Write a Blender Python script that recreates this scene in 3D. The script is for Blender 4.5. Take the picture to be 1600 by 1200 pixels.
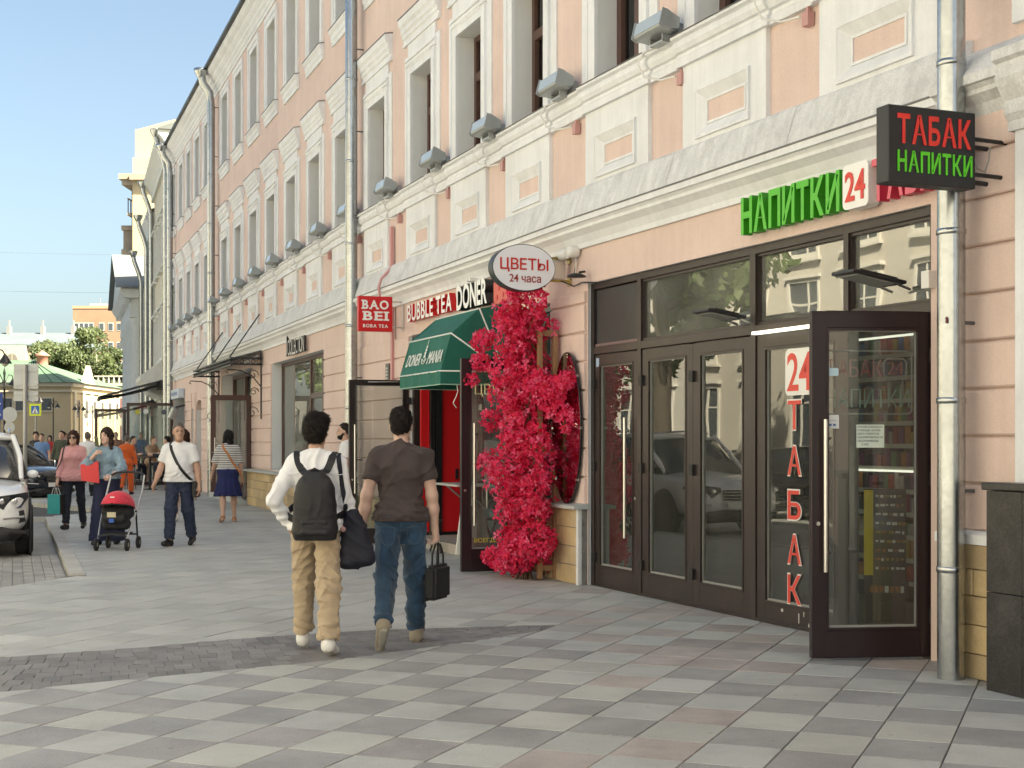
import bpy, bmesh, math, random
import numpy as np
from mathutils import Matrix, Vector
R = math.radians
random.seed(7)
scene = bpy.context.scene
for _o in list(bpy.data.objects): bpy.data.objects.remove(_o)

# ------------------------------------------------------------------ camera
cam_d = bpy.data.cameras.new('camera'); cam = bpy.data.objects.new('camera', cam_d)
scene.collection.objects.link(cam); scene.camera = cam
cam.location = (0, 0, 1.53); cam.rotation_euler = (R(90), 0, 0)
cam_d.sensor_width = 36.0; cam_d.lens = 36.0 * 2218 / 1600; cam_d.shift_y = 87 / 1600
cam_d.clip_start = 0.1; cam_d.clip_end = 3000

# ------------------------------------------------------------------ sky and sun
SUN_EL, SUN_AZ = 42.0, 116.0          # azimuth clockwise from +Y: the sun stands behind the pink house
world = bpy.data.worlds.new('World'); scene.world = world; world.use_nodes = True
wn = world.node_tree.nodes; wl = world.node_tree.links
bg = wn['Background']; bg.inputs['Strength'].default_value = 0.058
sky = wn.new('ShaderNodeTexSky'); sky.sky_type = 'NISHITA'; sky.sun_disc = False
sky.sun_elevation = R(SUN_EL); sky.sun_rotation = R(SUN_AZ)
sky.altitude = 150; sky.air_density = 0.75; sky.dust_density = 4.3; sky.ozone_density = 0.3
wl.new(sky.outputs['Color'], bg.inputs['Color'])
sun_d = bpy.data.lights.new('sun', 'SUN'); sun = bpy.data.objects.new('sun', sun_d); scene.collection.objects.link(sun)
sun_d.energy = 5.0; sun_d.angle = R(0.53); sun_d.color = (1.0, 0.91, 0.78)
sdir = Vector((math.sin(R(SUN_AZ)) * math.cos(R(SUN_EL)), math.cos(R(SUN_AZ)) * math.cos(R(SUN_EL)), math.sin(R(SUN_EL))))
sun.rotation_euler = (-sdir).to_track_quat('-Z', 'Y').to_euler(); sun.location = (20, -20, 30)
vs = scene.view_settings
vs.view_transform = 'Standard'; vs.look = 'None'; vs.gamma = 1.0; vs.use_curve_mapping = False
vs.exposure = 2.45                     # exposed for the shaded street
vs.use_white_balance = True; vs.white_balance_temperature = 7200; vs.white_balance_tint = 1
scene.render.engine = 'CYCLES'
scene.cycles.max_bounces = 7; scene.cycles.diffuse_bounces = 4; scene.cycles.transparent_max_bounces = 12
scene.cycles.sample_clamp_indirect = 4.0

# ------------------------------------------------------------------ materials
MATS = {}
def lin(c):
    f = lambda v: v / 12.92 if v <= 0.04045 else ((v + 0.055) / 1.055) ** 2.4
    return tuple(f(v / 255.0) for v in c)
def mat(name, col, rough=0.6, metal=0.0, var=0.0, vscale=5.0, bump=0.0, bscale=60.0, rand=0.0, spec=0.5,
        speck=0.0, sscale=250.0, streak=0.0, dirt=None, dirt_amt=0.0, dscale=1.5, coat=0.0, sheen=0.0, pos=False, spots=0.0, patch=0.0):
    """procedural principled material: large mottling, fine speckle, vertical streaks, dirt stains, bump"""
    if name in MATS: return MATS[name]
    m = bpy.data.materials.new(name); m.use_nodes = True; MATS[name] = m
    nt = m.node_tree; N = nt.nodes; L = nt.links; b = N['Principled BSDF']
    b.inputs['Roughness'].default_value = rough; b.inputs['Metallic'].default_value = metal
    b.inputs['Specular IOR Level'].default_value = spec
    if coat: b.inputs['Coat Weight'].default_value = coat; b.inputs['Coat Roughness'].default_value = 0.058
    if sheen: b.inputs['Sheen Weight'].default_value = sheen
    tc = N.new('ShaderNodeTexCoord'); src = None
    co = N.new('ShaderNodeNewGeometry').outputs['Position'] if pos else tc.outputs['Object']
    rgb = N.new('ShaderNodeRGB'); rgb.outputs[0].default_value = (*col, 1); src = rgb.outputs[0]
    m.diffuse_color = (*col, 1)
    def noise(scale, det=4.0, rou=0.6, vec=None):
        n = N.new('ShaderNodeTexNoise'); n.inputs['Scale'].default_value = scale; n.inputs['Detail'].default_value = det
        n.inputs['Roughness'].default_value = rou; L.new(vec or co, n.inputs['Vector']); return n.outputs['Fac']
    def scale_by(fac, lo, hi, f0=0.3, f1=0.7):
        nonlocal src
        mr = N.new('ShaderNodeMapRange'); L.new(fac, mr.inputs[0])
        mr.inputs[1].default_value = f0; mr.inputs[2].default_value = f1; mr.inputs[3].default_value = lo; mr.inputs[4].default_value = hi
        mx = N.new('ShaderNodeVectorMath'); mx.operation = 'SCALE'
        L.new(src, mx.inputs[0]); L.new(mr.outputs[0], mx.inputs['Scale']); src = mx.outputs[0]
    if var: scale_by(noise(vscale), 1 - var, 1 + var)
    if speck: scale_by(noise(sscale, 2.0), 1 - speck, 1 + speck)
    if patch: scale_by(noise(0.55, 6.0, 0.7), 1 - patch, 1 + patch * .7, .35, .65)
    if spots:
        vo = N.new('ShaderNodeTexVoronoi'); vo.inputs['Scale'].default_value = 3.2; L.new(co, vo.inputs['Vector']); scale_by(vo.outputs['Distance'], 1 - spots, 1.0, .030, .055)
        vo = N.new('ShaderNodeTexVoronoi'); vo.inputs['Scale'].default_value = 7.3; L.new(co, vo.inputs['Vector']); scale_by(vo.outputs['Distance'], 1 + spots * .8, 1.0, .022, .045)
    if streak:
        mp = N.new('ShaderNodeMapping'); mp.inputs['Scale'].default_value = (6, 6, 0.35); L.new(co, mp.inputs['Vector'])
        scale_by(noise(1.6, 5.0, 0.65, mp.outputs[0]), 1 - streak, 1 + streak * 0.3)
    if rand:
        oi = N.new('ShaderNodeObjectInfo'); scale_by(oi.outputs['Random'], 1 - rand, 1 + rand, 0, 1)
    if dirt:
        fac = noise(dscale, 8.0, 0.7)
        mr = N.new('ShaderNodeMapRange'); L.new(fac, mr.inputs[0]); mr.inputs[1].default_value = 0.52; mr.inputs[2].default_value = 0.72
        mr.inputs[3].default_value = 0; mr.inputs[4].default_value = dirt_amt
        mx = N.new('ShaderNodeMix'); mx.data_type = 'RGBA'; L.new(mr.outputs[0], mx.inputs[0]); L.new(src, mx.inputs[6]); mx.inputs[7].default_value = (*dirt, 1)
        src = mx.outputs[2]
    L.new(src, b.inputs['Base Color'])
    if bump:
        bp = N.new('ShaderNodeBump'); bp.inputs['Strength'].default_value = 1.0; bp.inputs['Distance'].default_value = bump
        L.new(noise(bscale, 5.0, 0.6), bp.inputs['Height']); L.new(bp.outputs[0], b.inputs['Normal'])
    return m
def glass_mat(name, tint=(1, 1, 1), ior=1.7, rough=0.0, extra=0.0, wob=0.0, haze=0.0):
    """window glass: clear where seen face on, mirror-like where seen at a low angle"""
    if name in MATS: return MATS[name]
    m = bpy.data.materials.new(name); m.use_nodes = True; MATS[name] = m
    N = m.node_tree.nodes; L = m.node_tree.links; N.remove(N['Principled BSDF']); out = N['Material Output']
    tr = N.new('ShaderNodeBsdfTransparent'); tr.inputs[0].default_value = (*tint, 1)
    gl = N.new('ShaderNodeBsdfGlossy'); gl.inputs['Roughness'].default_value = rough
    fr = N.new('ShaderNodeFresnel'); fr.inputs[0].default_value = ior
    ad = N.new('ShaderNodeMath'); ad.operation = 'ADD'; ad.use_clamp = True; L.new(fr.outputs[0], ad.inputs[0]); ad.inputs[1].default_value = extra
    mx = N.new('ShaderNodeMixShader'); L.new(ad.outputs[0], mx.inputs[0]); L.new(tr.outputs[0], mx.inputs[1]); L.new(gl.outputs[0], mx.inputs[2])
    if wob:
        tc = N.new('ShaderNodeTexCoord'); n = N.new('ShaderNodeTexNoise'); n.inputs['Scale'].default_value = 1.3; n.inputs['Detail'].default_value = 1.0
        L.new(tc.outputs['Object'], n.inputs['Vector']); bp = N.new('ShaderNodeBump'); bp.inputs['Distance'].default_value = wob
        L.new(n.outputs['Fac'], bp.inputs['Height']); L.new(bp.outputs[0], gl.inputs['Normal'])
    if haze:   # a film of dust on the pane
        df = N.new('ShaderNodeBsdfDiffuse'); df.inputs[0].default_value = (.55, .55, .5, 1); m2 = N.new('ShaderNodeMixShader'); n2 = N.new('ShaderNodeTexNoise'); n2.inputs['Scale'].default_value = 2.2; n2.inputs['Detail'].default_value = 6
        mr = N.new('ShaderNodeMapRange'); mr.inputs[1].default_value = .35; mr.inputs[2].default_value = .7; mr.inputs[3].default_value = haze * .5; mr.inputs[4].default_value = haze * 1.4; L.new(n2.outputs['Fac'], mr.inputs[0]); L.new(mr.outputs[0], m2.inputs[0]); L.new(mx.outputs[0], m2.inputs[1]); L.new(df.outputs[0], m2.inputs[2]); mx = m2
    L.new(mx.outputs[0], out.inputs['Surface']); m.diffuse_color = (0.3, 0.35, 0.35, 1)
    return m
def emit_mat(name, col, strength):
    if name in MATS: return MATS[name]
    m = mat(name, col, 0.4); b = m.node_tree.nodes['Principled BSDF']
    b.inputs['Emission Color'].default_value = (*col, 1); b.inputs['Emission Strength'].default_value = strength
    return m

# ------------------------------------------------------------------ objects
COL = scene.collection
WM = {}                                                # world matrix of every object made here
def _register(o, parent, M):
    WM[o] = M.copy()
    if parent is not None:
        o.parent = parent; o.matrix_local = WM[parent].inverted() @ M
    else: o.matrix_local = M
def T(x=0, y=0, z=0, rz=0.0): return Matrix.Translation((x, y, z)) @ Matrix.Rotation(rz, 4, 'Z')
def tag(o, label=None, cat=None, group=None, kind=None):
    if label: o['label'] = label
    if cat: o['category'] = cat
    if group: o['group'] = group
    if kind: o['kind'] = kind
    return o
def thing(name, M, label, cat, group=None):
    o = bpy.data.objects.new(name, None); o.empty_display_size = 0.2; COL.objects.link(o); _register(o, None, M)
    return tag(o, label, cat, group)
def link(name, mesh, parent=None, M=None):
    o = bpy.data.objects.new(name, mesh); COL.objects.link(o)
    _register(o, parent, M if M is not None else (WM[parent] if parent is not None else Matrix()))
    return o
def copy_tree(src, M, label=None, group=None, parent=None):
    """a thing with its parts and sub-parts, sharing mesh data"""
    c = src.copy(); COL.objects.link(c); _register(c, parent, M)
    if label: c['label'] = label
    if group: c['group'] = group
    for ch in [o for o in list(WM) if o.parent == src]:
        copy_tree(ch, M @ WM[src].inverted() @ WM[ch], parent=c)
    return c
class MB:
    """collects faces; build() links them as one mesh object"""
    def __init__(s): s.v = []; s.f = []; s.m = []; s.sm = []
    def add(s, vs, fs, mi=0, smooth=False):
        k = len(s.v); s.v += [tuple(v) for v in vs]; s.f += [tuple(i + k for i in f) for f in fs]
        s.m += [mi] * len(fs); s.sm += [smooth] * len(fs); return s
    def box(s, x0, x1, y0, y1, z0, z1, mi=0):
        x0, x1 = min(x0, x1), max(x0, x1); y0, y1 = min(y0, y1), max(y0, y1); z0, z1 = min(z0, z1), max(z0, z1)
        return s.add([(x0, y0, z0), (x1, y0, z0), (x1, y1, z0), (x0, y1, z0), (x0, y0, z1), (x1, y0, z1), (x1, y1, z1), (x0, y1, z1)],
                     [(0, 3, 2, 1), (4, 5, 6, 7), (0, 1, 5, 4), (1, 2, 6, 5), (2, 3, 7, 6), (3, 0, 4, 7)], mi)
    def prof(s, pts, s0, s1, mi=0):
        """closed (y,z) outline, counter-clockwise seen from +x, pushed along x from s0 to s1"""
        n = len(pts); v = [(s0, y, z) for y, z in pts] + [(s1, y, z) for y, z in pts]
        f = [(i, (i + 1) % n, n + (i + 1) % n, n + i) for i in range(n)]
        return s.add([*v], [tuple(reversed(q)) for q in f] + [tuple(range(n)), tuple(range(2 * n - 1, n - 1, -1))], mi)
    def plate(s, pts, y0, y1, mi=0):
        """closed (x,z) outline pushed along y"""
        n = len(pts); v = [(x, y0, z) for x, z in pts] + [(x, y1, z) for x, z in pts]
        f = [(i, (i + 1) % n, n + (i + 1) % n, n + i) for i in range(n)]
        return s.add(v, f + [tuple(range(n - 1, -1, -1)), tuple(range(n, 2 * n))], mi)
    def slab(s, pts, z0, z1, mi=0):
        """closed (x,y) outline, counter-clockwise from above"""
        n = len(pts); v = [(x, y, z0) for x, y in pts] + [(x, y, z1) for x, y in pts]
        f = [(i, (i + 1) % n, n + (i + 1) % n, n + i) for i in range(n)]
        return s.add(v, f + [tuple(range(n - 1, -1, -1)), tuple(range(n, 2 * n))], mi)
    def tube(s, path, r, n=8, mi=0, cap=True, closed=False, sm=True):
        P = [Vector(p) for p in path]; k = len(P); rs = r if isinstance(r, (list, tuple)) else [r] * k
        v = []; t0 = None; nrm = None
        for i, p in enumerate(P):
            if closed: t = P[(i + 1) % k] - P[i - 1]
            else: t = P[min(i + 1, k - 1)] - P[max(i - 1, 0)]
            t.normalize()
            if nrm is None:
                nrm = t.orthogonal().normalized()
            else:
                nrm = (nrm - t * nrm.dot(t));
                nrm = nrm.normalized() if nrm.length > 1e-6 else t.orthogonal().normalized()
            bi = t.cross(nrm)
            for j in range(n):
                a = 2 * math.pi * j / n; v.append(p + (nrm * math.cos(a) + bi * math.sin(a)) * rs[i])
        f = []
        for i in range(k if closed else k - 1):
            for j in range(n):
                a = i * n; b = ((i + 1) % k) * n; f.append((a + j, a + (j + 1) % n, b + (j + 1) % n, b + j))
        s.add(v, f, mi, sm)
        if cap and not closed: s.add(v[:n], [tuple(range(n - 1, -1, -1))], mi); s.add(v[-n:], [tuple(range(n))], mi)
        return s
    def lathe(s, prof, n=16, c=(0, 0, 0), mi=0, sm=True, axis='z'):
        v = []; k = len(prof)
        if k <= 4 and prof[0][0] <= .001: sm = False
        for r, h in prof:
            for j in range(n):
                a = 2 * math.pi * j / n; x, y = r * math.cos(a), r * math.sin(a)
                v.append((c[0] + x, c[1] + y, c[2] + h) if axis == 'z' else ((c[0] + h, c[1] + x, c[2] + y) if axis == 'x' else (c[0] + y, c[1] + h, c[2] + x)))
        f = [(i * n + j, i * n + (j + 1) % n, (i + 1) * n + (j + 1) % n, (i + 1) * n + j) for i in range(k - 1) for j in range(n)]
        s.add(v, f, mi, sm)
        if prof[0][0] > 1e-4: s.add(v[:n], [tuple(range(n - 1, -1, -1))], mi)
        if prof[-1][0] > 1e-4: s.add(v[-n:], [tuple(range(n))], mi)
        return s
    def mesh(s, name, mats):
        me = bpy.data.meshes.new(name); me.from_pydata(s.v, [], s.f)
        for m in (mats if isinstance(mats, (list, tuple)) else [mats]): me.materials.append(m)
        me.polygons.foreach_set('material_index', s.m); me.polygons.foreach_set('use_smooth', s.sm); me.update()
        return me
    def build(s, name, mats, parent=None, M=None, bev=0.0, seg=1):
        me = s.mesh(name, mats)
        if bev:
            bm = bmesh.new(); bm.from_mesh(me); bmesh.ops.remove_doubles(bm, verts=bm.verts, dist=1e-5)
            es = [e for e in bm.edges if len(e.link_faces) == 2 and e.calc_face_angle(0) > 0.5]
            bmesh.ops.bevel(bm, geom=es, offset=bev, segments=seg, affect='EDGES', clamp_overlap=True); bm.to_mesh(me); bm.free()
        return link(name, me, parent, M)
def ring_frame(mb, x0, x1, z0, z1, w, y0, y1, mi=0, wb=None, wt=None):
    """four bars round an opening, in the x-z plane (butted, not overlapping)"""
    wb = w if wb is None else wb; wt = w if wt is None else wt
    mb.box(x0, x0 + w, y0, y1, z0, z1, mi); mb.box(x1 - w, x1, y0, y1, z0, z1, mi)
    mb.box(x0 + w, x1 - w, y0, y1, z0, z0 + wb, mi); mb.box(x0 + w, x1 - w, y0, y1, z1 - wt, z1, mi)
    return mb
# ------------------------------------------------------------------ lettering
_tc = {}
def glyph(body, depth=0.02, offset=0.0, bevel=0.0, shear=0.0, res=4):
    """mesh of a text at size 1 with its bounding box moved to the origin: (mesh verts, faces, w, h)"""
    key = (body, round(depth, 4), offset, bevel, shear)
    if key in _tc: return _tc[key]
    cu = bpy.data.curves.new('t', 'FONT'); cu.body = body; cu.size = 1.0; cu.extrude = depth / 2; cu.offset = offset; cu.bevel_depth = bevel
    cu.shear = shear; cu.resolution_u = res
    o = bpy.data.objects.new('t', cu); COL.objects.link(o); dg = bpy.context.evaluated_depsgraph_get(); dg.update()
    me = bpy.data.meshes.new_from_object(o.evaluated_get(dg)); bpy.data.objects.remove(o); bpy.data.curves.remove(cu)
    v = np.array([tuple(q.co) for q in me.vertices]) if len(me.vertices) else np.zeros((1, 3))
    f = [tuple(p.vertices) for p in me.polygons]; bpy.data.meshes.remove(me)
    mn, mx = v.min(0), v.max(0); v = v - np.array([mn[0], mn[1], 0])
    _tc[key] = (v, f, mx[0] - mn[0], mx[1] - mn[1]); return _tc[key]
def text_mesh(name, body, w, h, depth, m, offset=0.0, shear=0.0, side=None):
    """text fitted to w x h metres in the local x-y plane, centred, back at z=0, front at z=depth"""
    v, f, gw, gh = glyph(body, 0.1, offset, 0.0, shear)
    q = v.copy(); q[:, 0] = (q[:, 0] / gw - 0.5) * w; q[:, 1] = (q[:, 1] / gh - 0.5) * h; q[:, 2] = (q[:, 2] / 0.1 + 0.5) * depth
    me = bpy.data.meshes.new(name); me.from_pydata([tuple(p) for p in q], [], f); me.materials.append(m)
    if side:
        me.materials.append(side); me.update()
        for p in me.polygons: p.material_index = 0 if abs(p.normal.z) > 0.9 else 1
    me.update(); return me
def text_row(parent, M, body, w, h, depth, m, offset=0.0, side=None, gap=0.09, name='letter', thin=''):
    """each character its own part; the row is fitted to w wide, h tall, left-bottom corner at M's origin"""
    info = []; x = 0.0; H = glyph('Н', 0.1, offset)[3]
    for ch in body:
        if ch == ' ': x += 0.28; continue
        g = glyph(ch, 0.1, offset); info.append((ch, x, g[2], g[3])); x += g[2] + gap
    tot = x - gap
    for ch, cx, gw, gh in info:
        k = w / tot; ww = gw * k; hh = h * gh / H
        me = text_mesh(name, ch, ww, hh, depth, m, 0.0 if ch in thin else offset, 0.0, side)
        yoff = 0.0 if ch not in 'ЦцQ,' else -(hh - h)
        link(name, me, parent, M @ Matrix.Translation((cx * k + ww / 2, yoff + hh / 2, 0)))
# ------------------------------------------------------------------ the street line: facade segments (s along the house, d out into the street, z up)
class Seg:
    def __init__(s, P, deg):
        s.P = P; a = R(deg); s.u = (-math.sin(a), math.cos(a)); s.n = (-math.cos(a), -math.sin(a))
        s.M = Matrix(((s.u[0], s.n[0], 0, P[0]), (s.u[1], s.n[1], 0, P[1]), (0, 0, 1, 0), (0, 0, 0, 1)))
    def at(s, x, d=0, z=0): return s.M @ Matrix.Translation((x, d, z))
    def pt(s, x, d=0): return (s.P[0] + s.u[0] * x + s.n[0] * d, s.P[1] + s.u[1] * x + s.n[1] * d)
    def face(s, x, d, z):
        """lettering on the facade: x runs towards the camera, y up, z out into the street"""
        u, n = s.u, s.n; p = s.pt(x, d)
        return Matrix(((-u[0], 0, n[0], p[0]), (-u[1], 0, n[1], p[1]), (0, 1, 0, z), (0, 0, 0, 1)))
    def blade(s, x, d, z):
        """lettering on a sign that sticks out of the facade: x runs towards the house, y up, z towards the camera"""
        u, n = s.u, s.n; p = s.pt(x, d)
        return Matrix(((-n[0], 0, -u[0], p[0]), (-n[1], 0, -u[1], p[1]), (0, 1, 0, z), (0, 0, 0, 1)))
A1 = Seg((0.80, 14.91), 22.704)
A2 = Seg((0.80, 14.91), 20.968); L2 = 9.692
B = Seg(A2.pt(L2), 19.719); L3 = 17.464
C = Seg(B.pt(L3), 19.559); L4 = 10.384
D = Seg(C.pt(L4), 18.6)

M_ASPH = mat('asphalt', (0.06, 0.06, 0.062), 0.85, var=0.25, vscale=0.7, speck=0.25, sscale=120, bump=0.004, bscale=150)
M_JOINT = mat('joint_sand', (0.17, 0.168, 0.16), 0.95, var=0.3, vscale=8, bump=0.004, bscale=90)
SL_L = [mat('slab_light_%d' % i, c, 0.62, pos=True, spots=.35, patch=.09, var=0.10, vscale=2.2, speck=0.13, sscale=130, rand=0.05, bump=0.0012, bscale=160, dirt=(0.14, 0.13, 0.115), dirt_amt=0.35, dscale=1.1)
        for i, c in enumerate([(0.44, 0.45, 0.43), (0.425, 0.437, 0.42), (0.446, 0.45, 0.42)])]
SL_D = [mat('slab_dark_%d' % i, c, 0.60, pos=True, spots=.35, patch=.09, var=0.12, vscale=2.2, speck=0.2, sscale=130, rand=0.06, bump=0.0012, bscale=160, dirt=(0.30, 0.28, 0.25), dirt_amt=0.12, dscale=1.6)
        for i, c in enumerate([(0.312, 0.312, 0.310), (0.30, 0.302, 0.302), (0.322, 0.312, 0.308)])]
SL_R = [mat('slab_red_%d' % i, c, 0.66, pos=True, spots=.35, patch=.10, var=0.16, vscale=2.2, speck=0.2, sscale=130, rand=0.12, bump=0.0012, bscale=160, dirt=(0.34, 0.29, 0.24), dirt_amt=0.5, dscale=1.3)
        for i, c in enumerate([(0.385, 0.345, 0.325), (0.35, 0.315, 0.30)])]
SL_G = [mat('slab_plain_%d' % i, c, 0.60, pos=True, spots=.35, patch=.10, var=0.10, vscale=1.8, speck=0.14, sscale=130, rand=0.10, bump=0.0012, bscale=160, dirt=(0.15, 0.145, 0.14), dirt_amt=0.3, dscale=0.9)
        for i, c in enumerate([(0.415, 0.42, 0.395), (0.445, 0.45, 0.42), (0.375, 0.38, 0.365)])]
M_SETT = [mat('sett_%d' % i, c, 0.68, pos=True, patch=.12, var=0.15, vscale=4, speck=0.2, sscale=140, rand=0.16, bump=0.002, bscale=120) for i, c in enumerate([(0.205, 0.20, 0.198), (0.22, 0.21, 0.207)])]
M_LANE = mat('lane_brick', (0.33, 0.325, 0.305), 0.75, pos=True, patch=.12, var=0.15, vscale=3, speck=0.18, sscale=120, rand=0.15, bump=0.002, bscale=120)
M_KERB = mat('kerb_granite', (0.44, 0.43, 0.40), 0.7, var=0.12, vscale=3, speck=0.2, sscale=160, rand=0.08, bump=0.0015, bscale=120, dirt=(0.12, 0.12, 0.11), dirt_amt=0.5)
# far paving: pieces too small to see, so the material draws them
m = mat('far_paving', (0.37, 0.375, 0.36), 0.6, var=0.12, vscale=0.6, speck=0.1, sscale=60)
_N = m.node_tree.nodes; _L = m.node_tree.links; _b = _N['Principled BSDF']
_br = _N.new('ShaderNodeTexBrick'); _br.inputs['Scale'].default_value = 1.0; _br.inputs['Brick Width'].default_value = 0.455; _br.inputs['Row Height'].default_value = 0.38
_br.inputs['Mortar Size'].default_value = 0.008; _br.offset = 0.0
_br.inputs['Color1'].default_value = (1.15, 1.15, 1.12, 1); _br.inputs['Color2'].default_value = (0.8, 0.8, 0.82, 1); _br.inputs['Mortar'].default_value = (0.35, 0.34, 0.32, 1)
_mp = _N.new('ShaderNodeMapping'); _mp.inputs['Rotation'].default_value = (0, 0, R(-67.9)); _tcc = _N.new('ShaderNodeTexCoord')
_L.new(_tcc.outputs['Object'], _mp.inputs[0]); _L.new(_mp.outputs[0], _br.inputs['Vector'])
_old = _b.inputs['Base Color'].links[0].from_socket; _mm = _N.new('ShaderNodeVectorMath'); _mm.operation = 'MULTIPLY'
_L.new(_old, _mm.inputs[0]); _L.new(_br.outputs['Color'], _mm.inputs[1]); _L.new(_mm.outputs[0], _b.inputs['Base Color'])
M_FAR = m

g = MB(); g.box(-900, 900, -300, 1500, -0.6, -0.115); tag(g.build('ground', M_ASPH), kind='structure')
# kerb line between parking lane and pavement, from the near end outwards
K0 = Vector((-4.86, 16.16)); K1 = Vector((-9.05, 28.05)); kd = (K1 - K0).normalized(); kn = Vector((-kd.y, kd.x))
def kp(t, o=0.0): p = K0 + kd * t + kn * o; return (p.x, p.y)
KL = (K1 - K0).length
# pavement bed: the sand under the slabs (the lane notch is cut out of its left side)
bed = MB()
far_l = B.pt(L3 + L4 + 40, 7.5); far_r = D.pt(60, -0.3)
lane_near = [(-12.0, 12.7), (-5.3, 14.69)]
outline = [(-3.0, -6), (13, -6), A1.pt(-12, -0.4), A1.pt(0, -0.4), A2.pt(L2, -0.4), B.pt(L3, -0.4), B.pt(L3, 0), (-11.5, 31.0), kp(KL + 1.2, 0), kp(0, 0), kp(0, .17), (-5.3, 14.69), (-12, 12.70), (-12, -6)]
outline = [A1.pt(-25, -0.4), A1.pt(0, -0.4), A2.pt(L2, -0.4), B.pt(6.0, -0.4), (-9.05, 31.5), kp(KL, 0.0), kp(0, 0), kp(0, .17), (-5.3, 14.69), (-12, 12.7), (-12, -8)]
bed.slab(outline, -0.11, -0.014)
pav = bed.build('pavement', M_JOINT); tag(pav, kind='structure')
fp = MB(); fp.slab([(-9.05, 31.5), B.pt(6.0, -0.4), D.pt(70, -0.4), D.pt(70, 7.2), C.pt(0, 6.3), (-10.8, 33.5)], -0.11, 0.0)
tag(fp.build('far_pavement', M_FAR), kind='structure')
# ---- slabs: a rectangular lattice laid askew to the house
e1 = Vector((0.171, 0.4214)); e2 = Vector((0.3523, -0.144)); o0 = Vector((0.975, 8.156))
def near_band(x):   # the two edges of the dark sett band that sweeps across the pavement
    xs = [-8, -3.11, -2.11, -1.33, -0.48, 0.0, 0.2, 0.4]; ys = [7.3, 8.63, 9.30, 9.81, 10.60, 11.12, 11.36, 11.72]
    return float(np.interp(x, xs, ys))
def far_band(x):
    xs = [-8, -3.60, -2.89, -2.42, -1.77, -1.03, 0.0, 0.2, 0.4]; ys = [8.9, 9.98, 10.35, 10.70, 11.10, 11.45, 11.68, 11.72, 11.73]
    return float(np.interp(x, xs, ys))
def house_side(p):   # distance out from the house line
    if p[1] < 14.91: sg = A1
    elif p[1] < A2.pt(L2)[1]: sg = A2
    else: sg = B
    r = (p[0] - sg.P[0], p[1] - sg.P[1]); return r[0] * sg.n[0] + r[1] * sg.n[1]
def in_pave(p):
    if p[1] < 5.2 or p[1] > 31.2: return False
    if house_side(p) < -0.05: return False
    if abs(p[0]) > p[1] * 0.361 + 1.6: return False
    q = Vector(p) - K0
    if q.dot(kd) > -0.15 and q.dot(kn) > -0.08: return False
    if q.dot(kd) < 0.1 and p[0] < -4.9 and p[1] > 12.6 + (p[0] + 12) * 0.297: return False
    return True
def clip(poly, px, py, nx, ny):
    """keep the part of a polygon where (p - P).n >= 0"""
    out = []
    for k in range(len(poly)):
        a, b_ = poly[k], poly[(k + 1) % len(poly)]; da = (a[0] - px) * nx + (a[1] - py) * ny; db = (b_[0] - px) * nx + (b_[1] - py) * ny
        if da >= 0: out.append(a)
        if (da >= 0) != (db >= 0): t = da / (da - db); out.append((a[0] + (b_[0] - a[0]) * t, a[1] + (b_[1] - a[1]) * t))
    return out
def area(poly): return abs(sum(poly[k][0] * poly[(k + 1) % len(poly)][1] - poly[(k + 1) % len(poly)][0] * poly[k][1] for k in range(len(poly)))) / 2
full = e1.length * e2.length; G = 0.0042; cells = []
h2, h1 = e2.normalized() * G, e1.normalized() * G
for i in range(-45, 40):
    for j in range(-30, 75):
        o_ = o0 + e2 * i + e1 * j; c = o_ + e2 * .5 + e1 * .5
        if c.y < 5.2 or c.y > 31.4 or abs(c.x) > c.y * 0.361 + 1.6: continue
        poly = [tuple(o_ + h2 + h1), tuple(o_ + e2 - h2 + h1), tuple(o_ + e2 + e1 - h2 - h1), tuple(o_ + e1 + h2 - h1)]
        sg = A1 if c.y < 14.91 else (A2 if c.y < A2.pt(L2)[1] else B)
        pp = sg.pt(0, -0.06); poly = clip(poly, pp[0], pp[1], sg.n[0], sg.n[1])
        q = c - K0
        if q.dot(kd) > -0.3: poly = clip(poly, K0.x - kn.x * .004, K0.y - kn.y * .004, -kn.x, -kn.y)
        elif c.x < -4.4 and c.y > 14.45 and c.x > -5.5: poly = clip(poly, -5.3, 14.69, .958, -.287)
        elif c.x < -5.1: poly = clip(poly, -5.3, 14.685, 0.285, -0.958)
        nb, fb = near_band(c.x), far_band(c.x); beyond = c.y > (nb + fb) / 2
        if c.x < .55 and fb - nb > 0.012:
            if beyond: sl = (far_band(c.x + .2) - far_band(c.x - .2)) / .4; poly = clip(poly, c.x, fb + .004, -sl, 1)
            else: sl = (near_band(c.x + .2) - near_band(c.x - .2)) / .4; poly = clip(poly, c.x, nb - .004, sl, -1)
        if len(poly) < 3 or area(poly) < 0.0015: continue
        whole = area(poly) > full * 0.93
        d = house_side(c); even = (i + j) % 2 == 0
        red = (c.x > 0.0 and d < 1.75 and c.y > 9.3 and c.y < 14.6 and random.random() < (0.45 if even else 0.35)) or (not beyond and not even and c.x > -0.3 and random.random() < 0.12)
        if red: m = random.choice(SL_R)
        elif not beyond: m = random.choice(SL_L if even else SL_D) if random.random() > 0.03 else random.choice(SL_G)
        else: m = random.choice(SL_G[:2] + SL_L[1:2]) if even else random.choice([SL_G[0], SL_G[2], SL_G[2]])
        cells.append((c, m, area(poly) / c.y ** 2, poly, whole))
cells.sort(key=lambda t: -t[2])
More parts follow.
